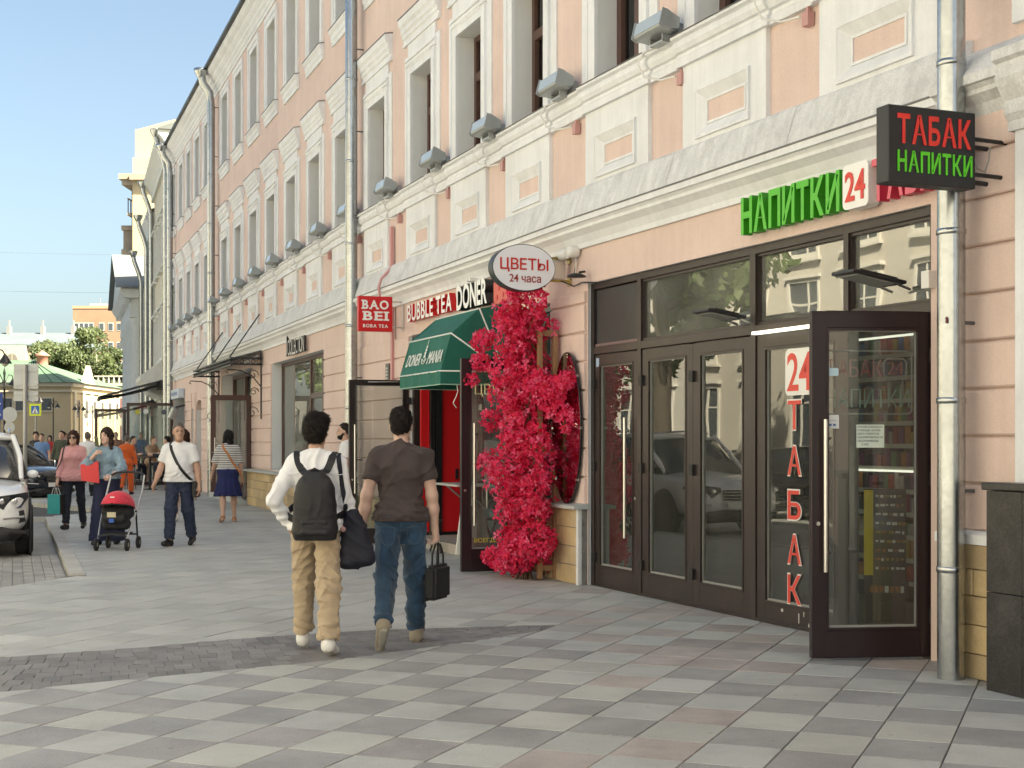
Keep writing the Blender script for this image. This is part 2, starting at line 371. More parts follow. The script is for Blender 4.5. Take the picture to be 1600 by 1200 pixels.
def slab_mesh(m):
    b = MB(); L1 = e1.length; W2 = e2.length
    b.box(-W2 / 2 + G, W2 / 2 - G, -L1 / 2 + G, L1 / 2 - G, -0.05, 0.0)
    me = b.mesh('paving_slab', m); bm = bmesh.new(); bm.from_mesh(me)
    bmesh.ops.bevel(bm, geom=[e for e in bm.edges if all(v.co.z > -0.01 for v in e.verts)], offset=0.002, segments=1, affect='EDGES'); bm.to_mesh(me); bm.free(); return me
SM = {}
ang2 = math.atan2(e2.y, e2.x); b = MB(); mats_ = []
for k, (c, m, _, poly, whole) in enumerate(cells):
    dz = random.uniform(-0.0025, 0.0); tx, ty = random.gauss(0, 0.0022), random.gauss(0, 0.0022)
    Mt = Matrix.Translation((c.x, c.y, dz)) @ Matrix.Rotation(ang2, 4, 'Z') @ Matrix.Rotation(tx, 4, 'X') @ Matrix.Rotation(ty, 4, 'Y')
    if k < 300 and whole:
        if m not in SM: SM[m] = slab_mesh(m)
        link('paving_slab', SM[m], pav, Mt)
    elif k < 300:
        q = MB(); q.slab([(x - c.x, y - c.y) for x, y in poly], -.05, 0.0); q.build('paving_slab', m, pav, T(c.x, c.y, dz))
    else:
        if m not in mats_: mats_.append(m)
        n_ = len(poly); b.add([(x, y, -.03) for x, y in poly] + [(x, y, dz + (x - c.x) * ty * .5 + (y - c.y) * tx * .5) for x, y in poly], [tuple(range(n_, 2 * n_))] + [(u_, (u_ + 1) % n_, n_ + (u_ + 1) % n_, n_ + u_) for u_ in range(n_)], mats_.index(m))
tag(b.build('paving_slabs', mats_, pav), kind='stuff')
# ---- the sett band
band = MB()
xs = np.linspace(-7.9, .38, 40); nb = [near_band(x) for x in xs]; fb = [far_band(x) for x in xs]
band.slab([(x, y - .03) for x, y in zip(xs, nb)] + [(x, y + .03) for x, y in reversed(list(zip(xs, fb)))], -0.1, -0.0105)
bo = band.build('sett_band', M_JOINT); tag(bo, kind='structure')
setts = []
x = -6.4; col_i = 0
rows = 7
for r_ in range(rows):
    x = -6.4 + random.random() * 0.1
    while x < .38:
        w = random.uniform(0.094, 0.112); xm = x + w / 2
        a0, a1 = near_band(xm), far_band(xm); t0 = r_ / rows; t1 = (r_ + 1) / rows
        if a1 - a0 > 0.10 and abs(xm) < 0.361 * a1 + 1.0:
            y0 = a0 + (a1 - a0) * t0; y1 = a0 + (a1 - a0) * t1
            s0 = (near_band(xm + .1) - near_band(xm - .1)) / .2 * (1 - t0) + (far_band(xm + .1) - far_band(xm - .1)) / .2 * t0
            setts.append((xm, (y0 + y1) / 2, w, y1 - y0, math.atan(s0)))
        x += w
setts.sort(key=lambda t: t[1]); um = MB(); um.box(-.5, .5, -.5, .5, -1, 0)
me_s = [um.mesh('sett', mm) for mm in M_SETT]; rb = MB()
for k, (xm, ym, w, h, a) in enumerate(setts):
    Mt = Matrix.Translation((xm, ym, random.uniform(-0.004, 0.0))) @ Matrix(((1, 0, 0, 0), (math.tan(a), 1, 0, 0), (0, 0, 1, 0), (0, 0, 0, 1))) @ Matrix.Rotation(random.gauss(0, .01), 4, 'X') @ Matrix.Diagonal((w - .007, h - .009, 0.05, 1))
    if k < 300:
        o = bpy.data.objects.new('sett', me_s[k % 2]); COL.objects.link(o); o.parent = bo; o.matrix_local = Mt; WM[o] = Mt
    else:
        rb.add([Mt @ Vector(v) for v in um.v], um.f)
tag(rb.build('setts', M_SETT[0], bo), kind='stuff')
# ---- kerb stones and the parking lane
kb = MB(); kb.slab([kp(0, 0), kp(0, .17), kp(KL, .17), kp(KL, 0)][::-1], -0.12, -0.03); kerb = kb.build('kerb', M_KERB); tag(kerb, kind='structure')
n = 12; seg = KL / n
kz = MB(); kz.box(0.004, seg - 0.004, 0.0, .17, -0.115, 0.012); kme = kz.mesh('kerb_stone', M_KERB)
for i in range(n):
    p = kp(i * seg); link('kerb_stone', kme, kerb, T(p[0], p[1], 0, math.atan2(kd.y, kd.x)))
kx = MB(); kx.box(0, 1, 0, .15, -0.115, 0.0)
ex = kp(KL, .1); kz2 = MB(); kz2.box(0.0, 1.9, 0, .16, -0.115, -0.01); link('kerb_stone', kz2.mesh('kerb_stone', M_KERB), kerb, T(ex[0] - 2.0, ex[1] + .15, 0, R(2)))
ln = MB(); ln.slab([(-12, 12.7), (-5.3, 14.69), kp(0, .17), kp(KL, .17), (ex[0] - 9, ex[1]), (-22, 15)], -0.112, -0.098)
lane = ln.build('parking_lane', M_LANE); tag(lane, kind='structure')
bl = MB(); bl.box(0.004, .196, 0.004, .116, -0.03, 0); bme = bl.mesh('brick', M_LANE)
cnt = 0
for r_ in range(0, 40):
    for c_ in range(0, 12):
        t = 0.10 + r_ * 0.2 + (c_ % 2) * 0.1 - 1.0; o_ = .18 + c_ * 0.12
        p = kp(t, o_ + .12)
        if p[1] < 12.85 + (p[0] + 12) * 0.297 or cnt >= 300 or t > 7.6: continue
        q = kp(t, o_); link('brick', bme, lane, T(q[0], q[1], -0.088, math.atan2(kd.y, kd.x))); cnt += 1
ed = MB(); a = Vector((-5.3, 14.69)); q = Vector((-12, 12.7)); dd = (a - q).normalized()
# road beyond
rd = MB(); rd.slab([(-60, 14), (-13.5, 14), (-15, 31), C.pt(L4, 6.6), D.pt(70, 7.3), D.pt(70, 17), (-40, 70), (-60, 40)], -0.113, -0.1085)
tag(rd.build('road', M_ASPH), kind='structure')
# ------------------------------------------------------------------ the long pink house
PINK = (0.69, 0.535, 0.478)
M_PINK = mat('pink_plaster', PINK, 0.85, var=0.05, vscale=1.2, speck=0.05, sscale=70, streak=0.07, bump=0.003, bscale=90, pos=True, patch=.045, dirt=(0.55, 0.42, 0.36), dirt_amt=0.3, dscale=0.7)
M_WHITE = mat('white_plaster', (0.745, 0.757, 0.775), 0.8, var=0.05, vscale=1.5, speck=0.03, sscale=80, streak=0.09, bump=0.002, bscale=70, dirt=(0.46, 0.45, 0.43), dirt_amt=0.24, dscale=1.6, pos=True, patch=.05)
M_WORN = mat('weathered_white_plaster', (0.67, 0.675, 0.68), 0.85, var=0.06, vscale=3, speck=0.10, sscale=60, streak=0.2, bump=0.010, bscale=22, dirt=(0.36, 0.36, 0.355), dirt_amt=0.55, dscale=4.2, pos=True)
M_REVEAL = mat('reveal_paint', (0.66, 0.665, 0.66), 0.8, var=0.05, vscale=2, streak=0.05, bump=0.002, bscale=60)
M_LEAD = mat('lead_flashing', (0.16, 0.16, 0.165), 0.5, 0.6, var=0.2, vscale=5)
M_ROOF = mat('roof_metal', (0.10, 0.105, 0.10), 0.5, 0.5, var=0.2, vscale=2)
M_GALV = mat('galvanised_steel', (0.40, 0.42, 0.43), 0.24, 0.97, var=0.10, vscale=5, speck=0.10, sscale=28, streak=0.10)
M_SAND = [mat('sandstone_%d' % i, c, 0.85, var=0.14, vscale=2.5, speck=0.08, sscale=80, rand=0.12, bump=0.004, bscale=50, dirt=(0.25, 0.19, 0.12), dirt_amt=0.4, dscale=3) for i, c in enumerate([(0.48, 0.36, 0.20), (0.42, 0.32, 0.19), (0.52, 0.40, 0.24)])]
M_SILL = mat('grey_sill_stone', (0.40, 0.42, 0.41), 0.6, var=0.1, vscale=4, speck=0.1)
M_BROWN = mat('brown_wood_frame', (0.085, 0.04, 0.03), 0.4, var=0.15, vscale=6, streak=0.1)
M_GLASS = glass_mat('window_glass', (0.80, 0.85, 0.85), 1.65, wob=0.004)
M_CURT = mat('net_curtain', (0.50, 0.51, 0.49), 0.9, var=0.12, vscale=3, streak=0.15)
M_DARKIN = mat('dark_room', (0.03, 0.03, 0.032), 0.9)
def wall_mesh(mb, s0, s1, z0, z1, holes, d=0.0, depth=0.5, mi=0, mr=1):
    """a wall sheet with openings: front at d, openings lined back to d-depth"""
    xs = sorted({s0, s1, *[h[0] for h in holes], *[h[1] for h in holes]}); xs = [x for x in xs if s0 <= x <= s1]
    zs = sorted({z0, z1, *[h[2] for h in holes], *[h[3] for h in holes]}); zs = [z for z in zs if z0 <= z <= z1]
    for i in range(len(xs) - 1):
        for j in range(len(zs) - 1):
            xm, zm = (xs[i] + xs[i + 1]) / 2, (zs[j] + zs[j + 1]) / 2
            if any(h[0] < xm < h[1] and h[2] < zm < h[3] for h in holes): continue
            mb.add([(xs[i], d, zs[j]), (xs[i + 1], d, zs[j]), (xs[i + 1], d, zs[j + 1]), (xs[i], d, zs[j + 1])], [(0, 3, 2, 1)][::1], mi)
            mb.f[-1] = tuple(reversed(mb.f[-1]))
    for a, b_, c, e in holes:
        k = d - depth
        mb.add([(a, d, c), (a, k, c), (a, k, e), (a, d, e)], [(3, 2, 1, 0)], mr); mb.add([(b_, d, c), (b_, k, c), (b_, k, e), (b_, d, e)], [(0, 1, 2, 3)], mr)
        mb.add([(a, d, e), (a, k, e), (b_, k, e), (b_, d, e)], [(3, 2, 1, 0)], mr); mb.add([(a, d, c), (a, k, c), (b_, k, c), (b_, d, c)], [(0, 1, 2, 3)], mr)
house = thing('pink_house', T(B.P[0], B.P[1], 0), 'long three storey pink plaster house with white window surrounds along the pavement', 'building')
WIN2 = {A1: [-0.72, -2.77, -4.9, -7.0, -9.1], A2: [1.65, 3.73, 5.80, 8.17], B: [0.8 + 2.32 * i for i in range(7)], C: [0.85 + 2.15 * i for i in range(5)]}
RNG = {A1: (-10.2, 0.0), A2: (0.0, L2), B: (0.0, L3), C: (0.0, L4)}
Z2, H2, WW = 5.22, 1.66, 0.98          # first-floor windows
Z3, H3 = 8.85, 1.86                    # top-floor windows
TOP = 11.2
GH = {A1: [(-5.47, 0.02, -0.05, 3.17)], A2: [(0.98, 6.42, -0.05, 3.06)], B: [(2.28, 7.75, 0.86, 3.2), (10.35, 15.3, 0.0, 3.25)], C: [(2.0, 3.35, 0.0, 2.75), (3.9, 4.45, 0.0, 2.5), (6.2, 9.6, 0.0, 3.0)]}
for sg in (A1, A2, B, C):
    s0, s1 = RNG[sg]; holes = []
    for x in WIN2[sg]:
        holes.append((x - WW / 2, x + WW / 2, Z2, Z2 + H2)); holes.append((x - WW / 2, x + WW / 2, Z3, Z3 + H3))
    w = MB(); wall_mesh(w, s0, s1, -0.1, TOP, holes + GH[sg], 0.0, 0.42, 0, 1)
    w.build('wall', [M_PINK, M_REVEAL], house, sg.M)
# solid bulk of the house: back wall, ends and roof keep the sun out
bulk = MB()
front = [A1.pt(-45, -0.9), A1.pt(0, -0.9), A2.pt(L2, -0.9), B.pt(L3, -0.9), C.pt(L4, -0.9)]
back = [C.pt(L4, -12), B.pt(L3, -12), A2.pt(L2, -12), A1.pt(0, -12), A1.pt(-45, -12)]
bulk.slab((front + back)[::-1], 3.3, TOP + 0.4)
bulk.build('rear_block', M_PINK, house, Matrix())
lo = MB(); lo.slab(([A1.pt(-45, -4.2), A1.pt(0, -4.2), A2.pt(L2, -4.2), B.pt(L3, -4.2), C.pt(L4, -4.2)] + back)[::-1], -0.1, 3.3); lo.build('rear_block', M_DARKIN, house, Matrix())
ex_ = MB(); wall_mesh(ex_, -45, -10.2, -0.1, TOP, [], 0.0); ex_.box(-45, -10.2, -0.9, -0.02, 0, 3.3); ex_.build('wall', [M_PINK, M_REVEAL], house, A1.M)  # plain unseen run out of view, added so the house shades the near ground
ec = MB(); ec.box(L4 - 0.02, L4 + .02, -12, 0.0, -0.1, TOP + .6); ec.build('end_wall', M_PINK, house, C.M)
# eaves: cornice, gutter, roof
CORN = [(-0.3, 11.05), (0.03, 11.05), (0.03, 11.13), (0.06, 11.15), (0.06, 11.22), (0.11, 11.27), (0.11, 11.33), (0.17, 11.39), (0.19, 11.42), (0.19, 11.47), (0.27, 11.53), (0.31, 11.60), (0.31, 11.66), (-0.3, 11.66)]
for sg in (A1, A2, B, C):
    s0, s1 = RNG[sg]; s0 = -45 if sg is A1 else s0
    c = MB(); c.prof([p for p in CORN], s0 - 0.01, s1 + 0.01); c.build('cornice', M_WHITE, house, sg.M)
    r = MB(); r.prof([(0.40, 11.665), (0.40, 11.74), (0.33, 11.77), (-5.5, 14.2), (-5.5, 14.1), (0.30, 11.665)], s0, s1); r.build('roof', M_ROOF, house, sg.M)
    for k in range(int(s0 // 0.62) if s0 > -12 else -14, int(s1 // 0.62)):   # little snow guards along the eaves
        if sg in (B, C):
            q = MB(); q.box(-.06, .06, 0.28, 0.31, 11.79, 11.90) if k % 2 else q.box(-.3, .3, 0.16, 0.20, 11.86, 11.92); q.build('snow_guard', M_ROOF, house, sg.at(k * 0.62))
# string course under the first-floor windows, stepping forward over each bay
def course(sg, s0, s1, off):
    c = MB(); c.prof([(-0.1, 4.93), (0.055 + off, 4.93), (0.055 + off, 5.00), (0.035 + off, 5.02), (0.035 + off, 5.05), (0.065 + off, 5.06), (0.09 + off, 5.10), (0.09 + off, 5.14), (0.07 + off, 5.165), (0.11 + off, 5.18), (0.11 + off, 5.205), (-0.1, 5.217)], s0, s1)
    c.build('string_course', M_WHITE, house, sg.M)
    f = MB(); f.prof([(-0.1, 5.2175), (0.12 + off, 5.208), (0.12 + off, 5.214), (-0.1, 5.226)], s0, s1); f.build('flashing', M_LEAD, house, sg.M)
for sg in (A1, A2, B, C):
    s0, s1 = RNG[sg]; e = s0
    for x in sorted(WIN2[sg]):
        a, b_ = x - 0.76, x + 0.76
        if a > e: course(sg, e, a, 0.0)
        course(sg, max(a, s0), min(b_, s1), 0.03); e = b_
    if e < s1: course(sg, e, s1, 0.0)
# shop-floor cornice with its weathered top
SHELF = [(-0.05, 3.55), (0.035, 3.55), (0.04, 3.60), (0.08, 3.67), (0.13, 3.71), (0.145, 3.72), (0.145, 3.75), (0.17, 3.775), (0.195, 3.78), (0.195, 3.835), (-0.05, 3.835)]
for sg in (A1, A2, B, C):
    s0, s1 = RNG[sg]
    if sg is A1: s0 = -5.9
    c = MB(); c.prof(SHELF, s0, s1); c.build('shop_cornice', M_WHITE, house, sg.M)
    f = MB(); f.prof([(-0.05, 3.836), (0.205, 3.836), (0.205, 3.848), (-0.05, 3.855)], s0, s1); f.build('flashing', M_LEAD, house, sg.M)
    n = max(1, round((s1 - s0) / 1.9)); ll = (s1 - s0) / n
    for i in range(n):
        w = MB(); w.prof([(-0.05, 3.856), (0.165, 3.85), (0.155, 3.90), (0.07, 4.16), (0.045, 4.19), (-0.05, 4.19)], s0 + i * ll + .004, s0 + (i + 1) * ll - .004)
        w.build('weathering_stone', M_WORN, house, sg.M)
# white panels between, one under each window, with a sunk pink field
def panel_meshes():
    p = MB(); W, z0, z1 = 0.69, 4.19, 4.93; a, c0, c1 = 0.45, 4.255, 4.64
    p.box(-W, -a, 0.0, 0.045, z0, z1); p.box(a, W, 0.0, 0.045, z0, z1); p.box(-a, a, 0.0, 0.045, z0, c0 - .03); p.box(-a, a, 0.0, 0.045, c1 + .03, z1)
    ring_frame(p, -a, a, c0 - .03, c1 + .03, 0.022, 0.0, 0.07)
    # sloping inner frame
    i0, i1 = (a - .022, c0 - .008, c1 + .008), (a - .125, c0 + .085, c1 - .075)
    v = [(-i0[0], .066, i0[1]), (i0[0], .066, i0[1]), (i0[0], .066, i0[2]), (-i0[0], .066, i0[2]), (-i1[0], .004, i1[1]), (i1[0], .004, i1[1]), (i1[0], .004, i1[2]), (-i1[0], .004, i1[2])]
    p.add(v, [tuple(reversed(q)) for q in [(0, 1, 5, 4), (1, 2, 6, 5), (2, 3, 7, 6), (3, 0, 4, 7)]])
    ring_frame(p, -i1[0], i1[0], i1[1], i1[2], 0.022, 0.001, 0.016)
    f = MB(); f.box(-i1[0] + .022, i1[0] - .022, 0.0015, 0.005, i1[1] + .022, i1[2] - .022)
    return p.mesh('panel', M_WHITE), f.mesh('panel_field', M_PINK)
pm, pf = panel_meshes()
for sg in (A1, A2, B, C):
    for x in WIN2[sg]:
        if sg is A1 and x < -7.5: continue
        o = link('panel', pm, house, sg.at(x)); link('panel_field', pf, o, sg.at(x))
# windows
def win2_meshes():
    t = MB(); w = WW / 2; h = H2
    for s_ in (-1, 1):
        a, b_ = sorted((s_ * (w + .001), s_ * (w + .17))); t.box(a, b_, 0, 0.04, 0.0, h + .13)
        a, b_ = sorted((s_ * (w + .17), s_ * (w + .34))); t.box(a, b_, 0, 0.02, 0.0, h + .30)
        a, b_ = sorted((s_ * (w + .15), s_ * (w + .17))); t.box(a, b_, 0.04, 0.052, 0.0, h + .13)
    t.prof([(0, h), (0.04, h), (0.04, h + .09), (0.055, h + .11), (0.055, h + .13), (0, h + .13)], -w - .001, w + .001)
    t.prof([(0, h + .131), (0.06, h + .131), (0.06, h + .16), (0.045, h + .175), (0.045, h + .195), (0.07, h + .20), (0.07, h + .23), (0, h + .24)], -w - .20, w + .20)
    t.box(-w - .169, w + .169, 0, 0.028, h + .241, h + .46)
    t.prof([(0, h + .461), (0.05, h + .461), (0.05, h + .50), (0.035, h + .515), (0.035, h + .56), (0.06, h + .58), (0.06, h + .63), (0.085, h + .66), (0.085, h + .72), (0.115, h + .76), (0.125, h + .80), (0.125, h + .86), (0, h + .88)], -w - .35, w + .35)
    cap = MB(); cap.prof([(0, h + .881), (0.135, h + .861), (0.135, h + .873), (0, h + .895)], -w - .36, w + .36)
    fr = MB(); ring_frame(fr, -w, w, 0.0, h, 0.075, -0.30, -0.22); fr.box(-w + .075, w - .075, -0.295, -0.215, h * .66, h * .66 + .075); fr.box(-.04, .04, -0.29, -0.205, 0.075, h * .66)
    ring_frame(fr, -w + .075, -.04, .075, h * .66, .04, -.285, -.21); ring_frame(fr, .04, w - .075, .075, h * .66, .04, -.285, -.21)
    pn = MB(); pn.box(-w + .03, w - .03, -.262, -.256, .03, h - .03)
    cu = MB(); k = 22
    xs = [(-w + 2 * w * i / k) for i in range(k + 1)]
    v = [(x, -.37 + .018 * math.sin(i * 1.9), 0) for i, x in enumerate(xs)] + [(x, -.37 + .018 * math.sin(i * 1.9), h) for i, x in enumerate(xs)]
    cu.add(v, [(i, i + 1, k + 2 + i, k + 1 + i) for i in range(k)], 0, True)
    return [('window', t, M_WHITE), ('window_cap', cap, M_LEAD), ('sash_frame', fr, M_BROWN), ('pane', pn, M_GLASS), ('curtain', cu, M_CURT)]
def win3_meshes():
    t = MB(); w = WW / 2; h = H3
    ring = [(w + .001, .24, .05), (w + .10, .14, .075)]
    for s_ in (-1, 1):
        a, b_ = sorted((s_ * (w + .001), s_ * (w + .12))); t.box(a, b_, 0, 0.03, 0.0, h + .12)
        a, b_ = sorted((s_ * (w + .12), s_ * (w + .24))); t.box(a, b_, 0, 0.05, 0.0, h + .24)
    t.box(-w - .001, w + .001, 0, .03, h, h + .12); t.box(-w - .12, w + .12, 0, .05, h + .121, h + .24)
    t.prof([(0, -.30), (0.035, -.30), (0.035, -.22), (0.055, -.20), (0.055, -.11), (0.085, -.08), (0.10, -.06), (0.10, -.02), (0, -.002)], -w - .27, w + .27)
    cap = MB(); cap.prof([(0, 0.0), (0.11, -.018), (0.11, -.008), (0, 0.012)], -w - .28, w + .28)
    fr = MB(); ring_frame(fr, -w, w, 0.012, h, 0.07, -0.30, -0.22); fr.box(-w + .07, w - .07, -0.295, -0.215, h * .66, h * .66 + .07); fr.box(-.035, .035, -0.29, -0.205, 0.07, h * .66)
    pn = MB(); pn.box(-w + .03, w - .03, -.262, -.256, .03, h - .03)
    cu = MB(); cu.box(-w, w, -.40, -.39, 0, h)
    return [('window', t, M_WHITE), ('sill', cap, M_LEAD), ('sash_frame', fr, M_BROWN), ('pane', pn, M_GLASS), ('blind', cu, M_CURT)]
for parts, z in ((win2_meshes(), Z2), (win3_meshes(), Z3)):
    ms = [(nm, mb.mesh(nm, mm)) for nm, mb, mm in parts]
    for sg in (A1, A2, B, C):
        for x in WIN2[sg]:
            if sg is A1 and (x < -7.5 or z == Z3): continue
            o = link(ms[0][0], ms[0][1], house, sg.at(x, 0.001, z))
            for nm, me in ms[1:]: link(nm, me, o, sg.at(x, 0.001, z))
# shop-floor plaster courses with grooves between them
def courses(sg, s0, s1, z0, z1, d=0.03, step=0.305, cut=None):
    z = z0
    while z < z1 - 0.05:
        b_ = MB(); b_.prof([(0, z + .008), (d - .012, z + .008), (d, z + .02), (d, min(z + step, z1) - .02), (d - .012, min(z + step, z1) - .008), (0, min(z + step, z1) - .008)], s0, s1)
        b_.build('plaster_course', M_PINK, house, sg.M); z += step
courses(A2, 6.42, L2, 0.62, 3.10); courses(A2, 0.03, 0.97, 0.83, 3.1)
courses(B, 0.0, 2.27, 0.86, 3.2); courses(B, 7.76, 10.34, 0.86, 3.2); courses(B, 15.31, L3, 0.3, 3.2)
courses(C, 0.0, 1.99, 0.3, 3.0); courses(C, 3.36, 3.89, .3, 3.0); courses(C, 4.46, 6.19, .3, 3.0); courses(C, 9.61, L4, .3, 3.0)
# sandstone plinth, block by block
def plinth(sg, s0, s1, z1, d, rows, bl=0.62):
    hh = z1 / rows
    for r_ in range(rows):
        x = s0 - (bl * 0.5 if r_ % 2 else 0)
        while x < s1:
            a, b_ = max(x, s0), min(x + bl, s1); x += bl
            if b_ - a < 0.05: continue
            q = MB(); q.box(a + .004, b_ - .004, 0, d + random.uniform(-.003, .003), r_ * hh + .004, (r_ + 1) * hh - .004)
            q.build('sandstone_block', random.choice(M_SAND), house, sg.M, bev=0.004)
    q = MB(); q.box(s0, s1, 0.0, d - .012, -.05, z1 - .003); q.build('plinth_core', M_JOINT, house, sg.M)
plinth(A2, 0.02, 0.95, 0.80, 0.10, 4, 0.5); plinth(A2, 6.5, L2, 0.6, 0.09, 2)
plinth(B, 0.0, 10.3, 0.80, 0.14, 4, 0.7); plinth(B, 15.4, L3, .3, .08, 1)
for sg, a, b_, z, d in ((A2, -0.02, 1.0, 0.80, 0.17), (B, -0.02, 10.33, 0.80, 0.26)):
    q = MB(); q.prof([(-.4 if sg is B else 0, z), (d, z), (d, z + .035), (-.4 if sg is B else 0, z + .06)], a, b_); q.build('plinth_sill', M_SILL, house, sg.M)
# right-hand pier, pilaster and granite base beside the tobacco shop
PR = 0.18
pier = MB(); pier.box(-6.60, -5.86, 0.002, PR, 0.0, 3.57); pier.build('pier', M_PINK, house, A1.M)
z = 0.94
while z < 3.4:
    b_ = MB(); b_.prof([(PR, z + .008), (PR + .028, z + .008), (PR + .04, z + .02), (PR + .04, z + .285), (PR + .028, z + .297), (PR, z + .297)], -6.60, -5.87); b_.build('plaster_course', M_PINK, house, A1.M); z += .305
q = MB(); q.prof([(PR, .86), (PR + .10, .86), (PR + .10, .92), (PR + .05, .945), (PR, .945)], -6.55, -5.85); q.build('plinth_moulding', M_WHITE, house, A1.M)
for r_, (za, zb) in enumerate([(0.0, .16), (.16, .345), (.345, .53), (.53, .70), (.70, .86)]):
    for a, b_ in (((-6.55, -6.2), (-6.2, -5.86)) if r_ % 2 else ((-6.55, -6.0), (-6.0, -5.86))):
        q = MB(); q.box(a + .003, b_ - .003, 0.003, PR + .085 + random.uniform(-.004, .004), za + .003, zb - .003); q.build('sandstone_block', random.choice(M_SAND), house, A1.M, bev=.004)
pil = MB(); pil.box(-7.4, -6.62, 0.002, 0.30, 0.0, 3.5); pil.build('pilaster', M_WHITE, house, A1.M)
cap = MB(); cap.prof([(0, 3.42), (0.32, 3.42), (0.32, 3.48), (0.35, 3.52), (0.35, 3.60), (0.40, 3.68), (0.42, 3.73), (0.42, 3.82), (0.45, 3.84), (0.45, 3.90), (0, 3.96)], -7.5, -6.58); cap.build('pilaster_cap', M_WORN, house, A1.M)
c2 = MB(); c2.prof([(-.05, 3.55), (0.215, 3.55), (0.22, 3.60), (0.25, 3.67), (0.30, 3.71), (0.315, 3.72), (0.315, 3.75), (0.34, 3.775), (0.365, 3.78), (0.365, 3.84), (0.2, 4.0), (-.05, 4.14)], -6.579, -5.901); c2.build('shop_cornice', M_WORN, house, A1.M)
M_GRAN = mat('black_granite', (0.024, 0.022, 0.022), 0.32, var=0.35, vscale=9, speck=0.5, sscale=60, dirt=(0.09, 0.085, 0.08), dirt_amt=0.35, dscale=5)
for za, zb in ((0.0, .60), (.604, 1.22)):
    for a, b_ in ((-6.86, -6.56), (-7.6, -6.864)):
        q = MB(); q.box(a, b_, 0.303, 0.47, za, zb); q.build('granite_slab', M_GRAN, house, A1.M, bev=.003)
q = MB(); q.box(-7.6, -6.545, 0.302, 0.50, 1.224, 1.27); q.build('granite_cap', M_GRAN, house, A1.M, bev=.006)
# down-pipes with joints and brackets
def downpipe(sg, s, d, z0, z1, r, kink=None, step=1.35, off=0.2):
    p = MB(); path = [(s, d, z0), (s, d, z1)]
    if kink: path += kink
    p.tube(path, r, 20); zz = z0 + 0.7
    while zz < z1:
        p.lathe([(r + .001, -.02), (r + .006, -.016), (r + .006, .016), (r + .001, .02)], 20, (s, d, zz)); zz += step
    o = p.build('downpipe', M_GALV, house, sg.M)
    zz = z0 + 1.2; b_ = MB()
    while zz < z1: b_.tube([(s - .02, -.02, zz), (s - .02, d, zz)], .012, 6); zz += step
    b_.build('pipe_bracket', M_LEAD, o, sg.M)
downpipe(A1, -6.14, 0.385, 0.0, 6.2, 0.088, step=1.08)
downpipe(A2, L2 - .60, 0.20, 0.0, 11.2, 0.10)
def hopper(s): return [(s, 0.24, 11.05), (s, 0.42, 11.30), (s, 0.46, 11.5)]
downpipe(B, L3 - 1.45, 0.20, 0.0, 10.7, 0.105, hopper(L3 - 1.45)); downpipe(C, L4 - 1.3, 0.20, 0.0, 10.7, 0.105, hopper(L4 - 1.3))
for sg, s in ((B, L3 - 1.45), (C, L4 - 1.3)):
    q = MB(); q.lathe([(0.10, 0), (0.19, .16), (0.20, .24), (0.18, .24), (0.1, .1)], 14, (s, 0.47, 11.44)); q.build('rain_hopper', M_GALV, house, sg.M)
# ------------------------------------------------------------------ shops in the pink house
M_ALU = mat('brown_aluminium', (0.024, 0.0155, 0.0145), 0.38, 0.0, var=0.12, vscale=3, spec=0.5, dirt=(0.055, 0.042, 0.036), dirt_amt=0.3, dscale=3)
M_ALU2 = mat('wine_brown_aluminium', (0.018, 0.009, 0.011), 0.33, 0.0, var=0.12, vscale=3)
M_BLACKP = mat('black_panel', (0.022, 0.022, 0.026), 0.5, var=0.2, vscale=2, dirt=(0.05, 0.05, 0.05), dirt_amt=0.5)
M_STEEL = mat('brushed_steel', (0.62, 0.61, 0.58), 0.28, 1.0, streak=0.05)
M_SHOPG = glass_mat('shop_glass', (0.82, 0.86, 0.85), 1.55, extra=0.06, wob=0.002, haze=.03)
M_TRANG = glass_mat('transom_glass', (0.70, 0.74, 0.72), 1.60, extra=0.16, wob=0.003, haze=.16)
M_CLEARG = glass_mat('door_glass', (0.84, 0.87, 0.86), 1.5, extra=0.04, wob=0.001, haze=.035)
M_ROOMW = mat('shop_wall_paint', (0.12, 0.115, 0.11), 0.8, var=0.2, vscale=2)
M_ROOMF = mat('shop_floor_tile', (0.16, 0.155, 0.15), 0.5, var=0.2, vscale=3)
M_SEAL = mat('rubber_seal', (0.015, 0.015, 0.015), 0.6)
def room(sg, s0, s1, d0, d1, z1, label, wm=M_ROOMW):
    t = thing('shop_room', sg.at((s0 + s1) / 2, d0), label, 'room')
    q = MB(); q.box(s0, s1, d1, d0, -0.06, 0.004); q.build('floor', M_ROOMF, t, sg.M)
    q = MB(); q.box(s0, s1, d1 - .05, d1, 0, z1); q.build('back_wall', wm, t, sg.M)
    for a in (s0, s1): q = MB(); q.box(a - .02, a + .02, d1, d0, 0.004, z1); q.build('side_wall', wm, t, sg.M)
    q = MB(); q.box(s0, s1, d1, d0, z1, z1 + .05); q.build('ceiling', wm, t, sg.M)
    return t
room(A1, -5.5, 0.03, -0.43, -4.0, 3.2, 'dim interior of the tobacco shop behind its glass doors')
room(A2, 0.99, 3.9, -0.43, -3.6, 3.1, 'dim interior of the flower shop behind the red blossoms', mat('flower_room', (0.10, 0.09, 0.075), 0.8, var=0.4, vscale=3))
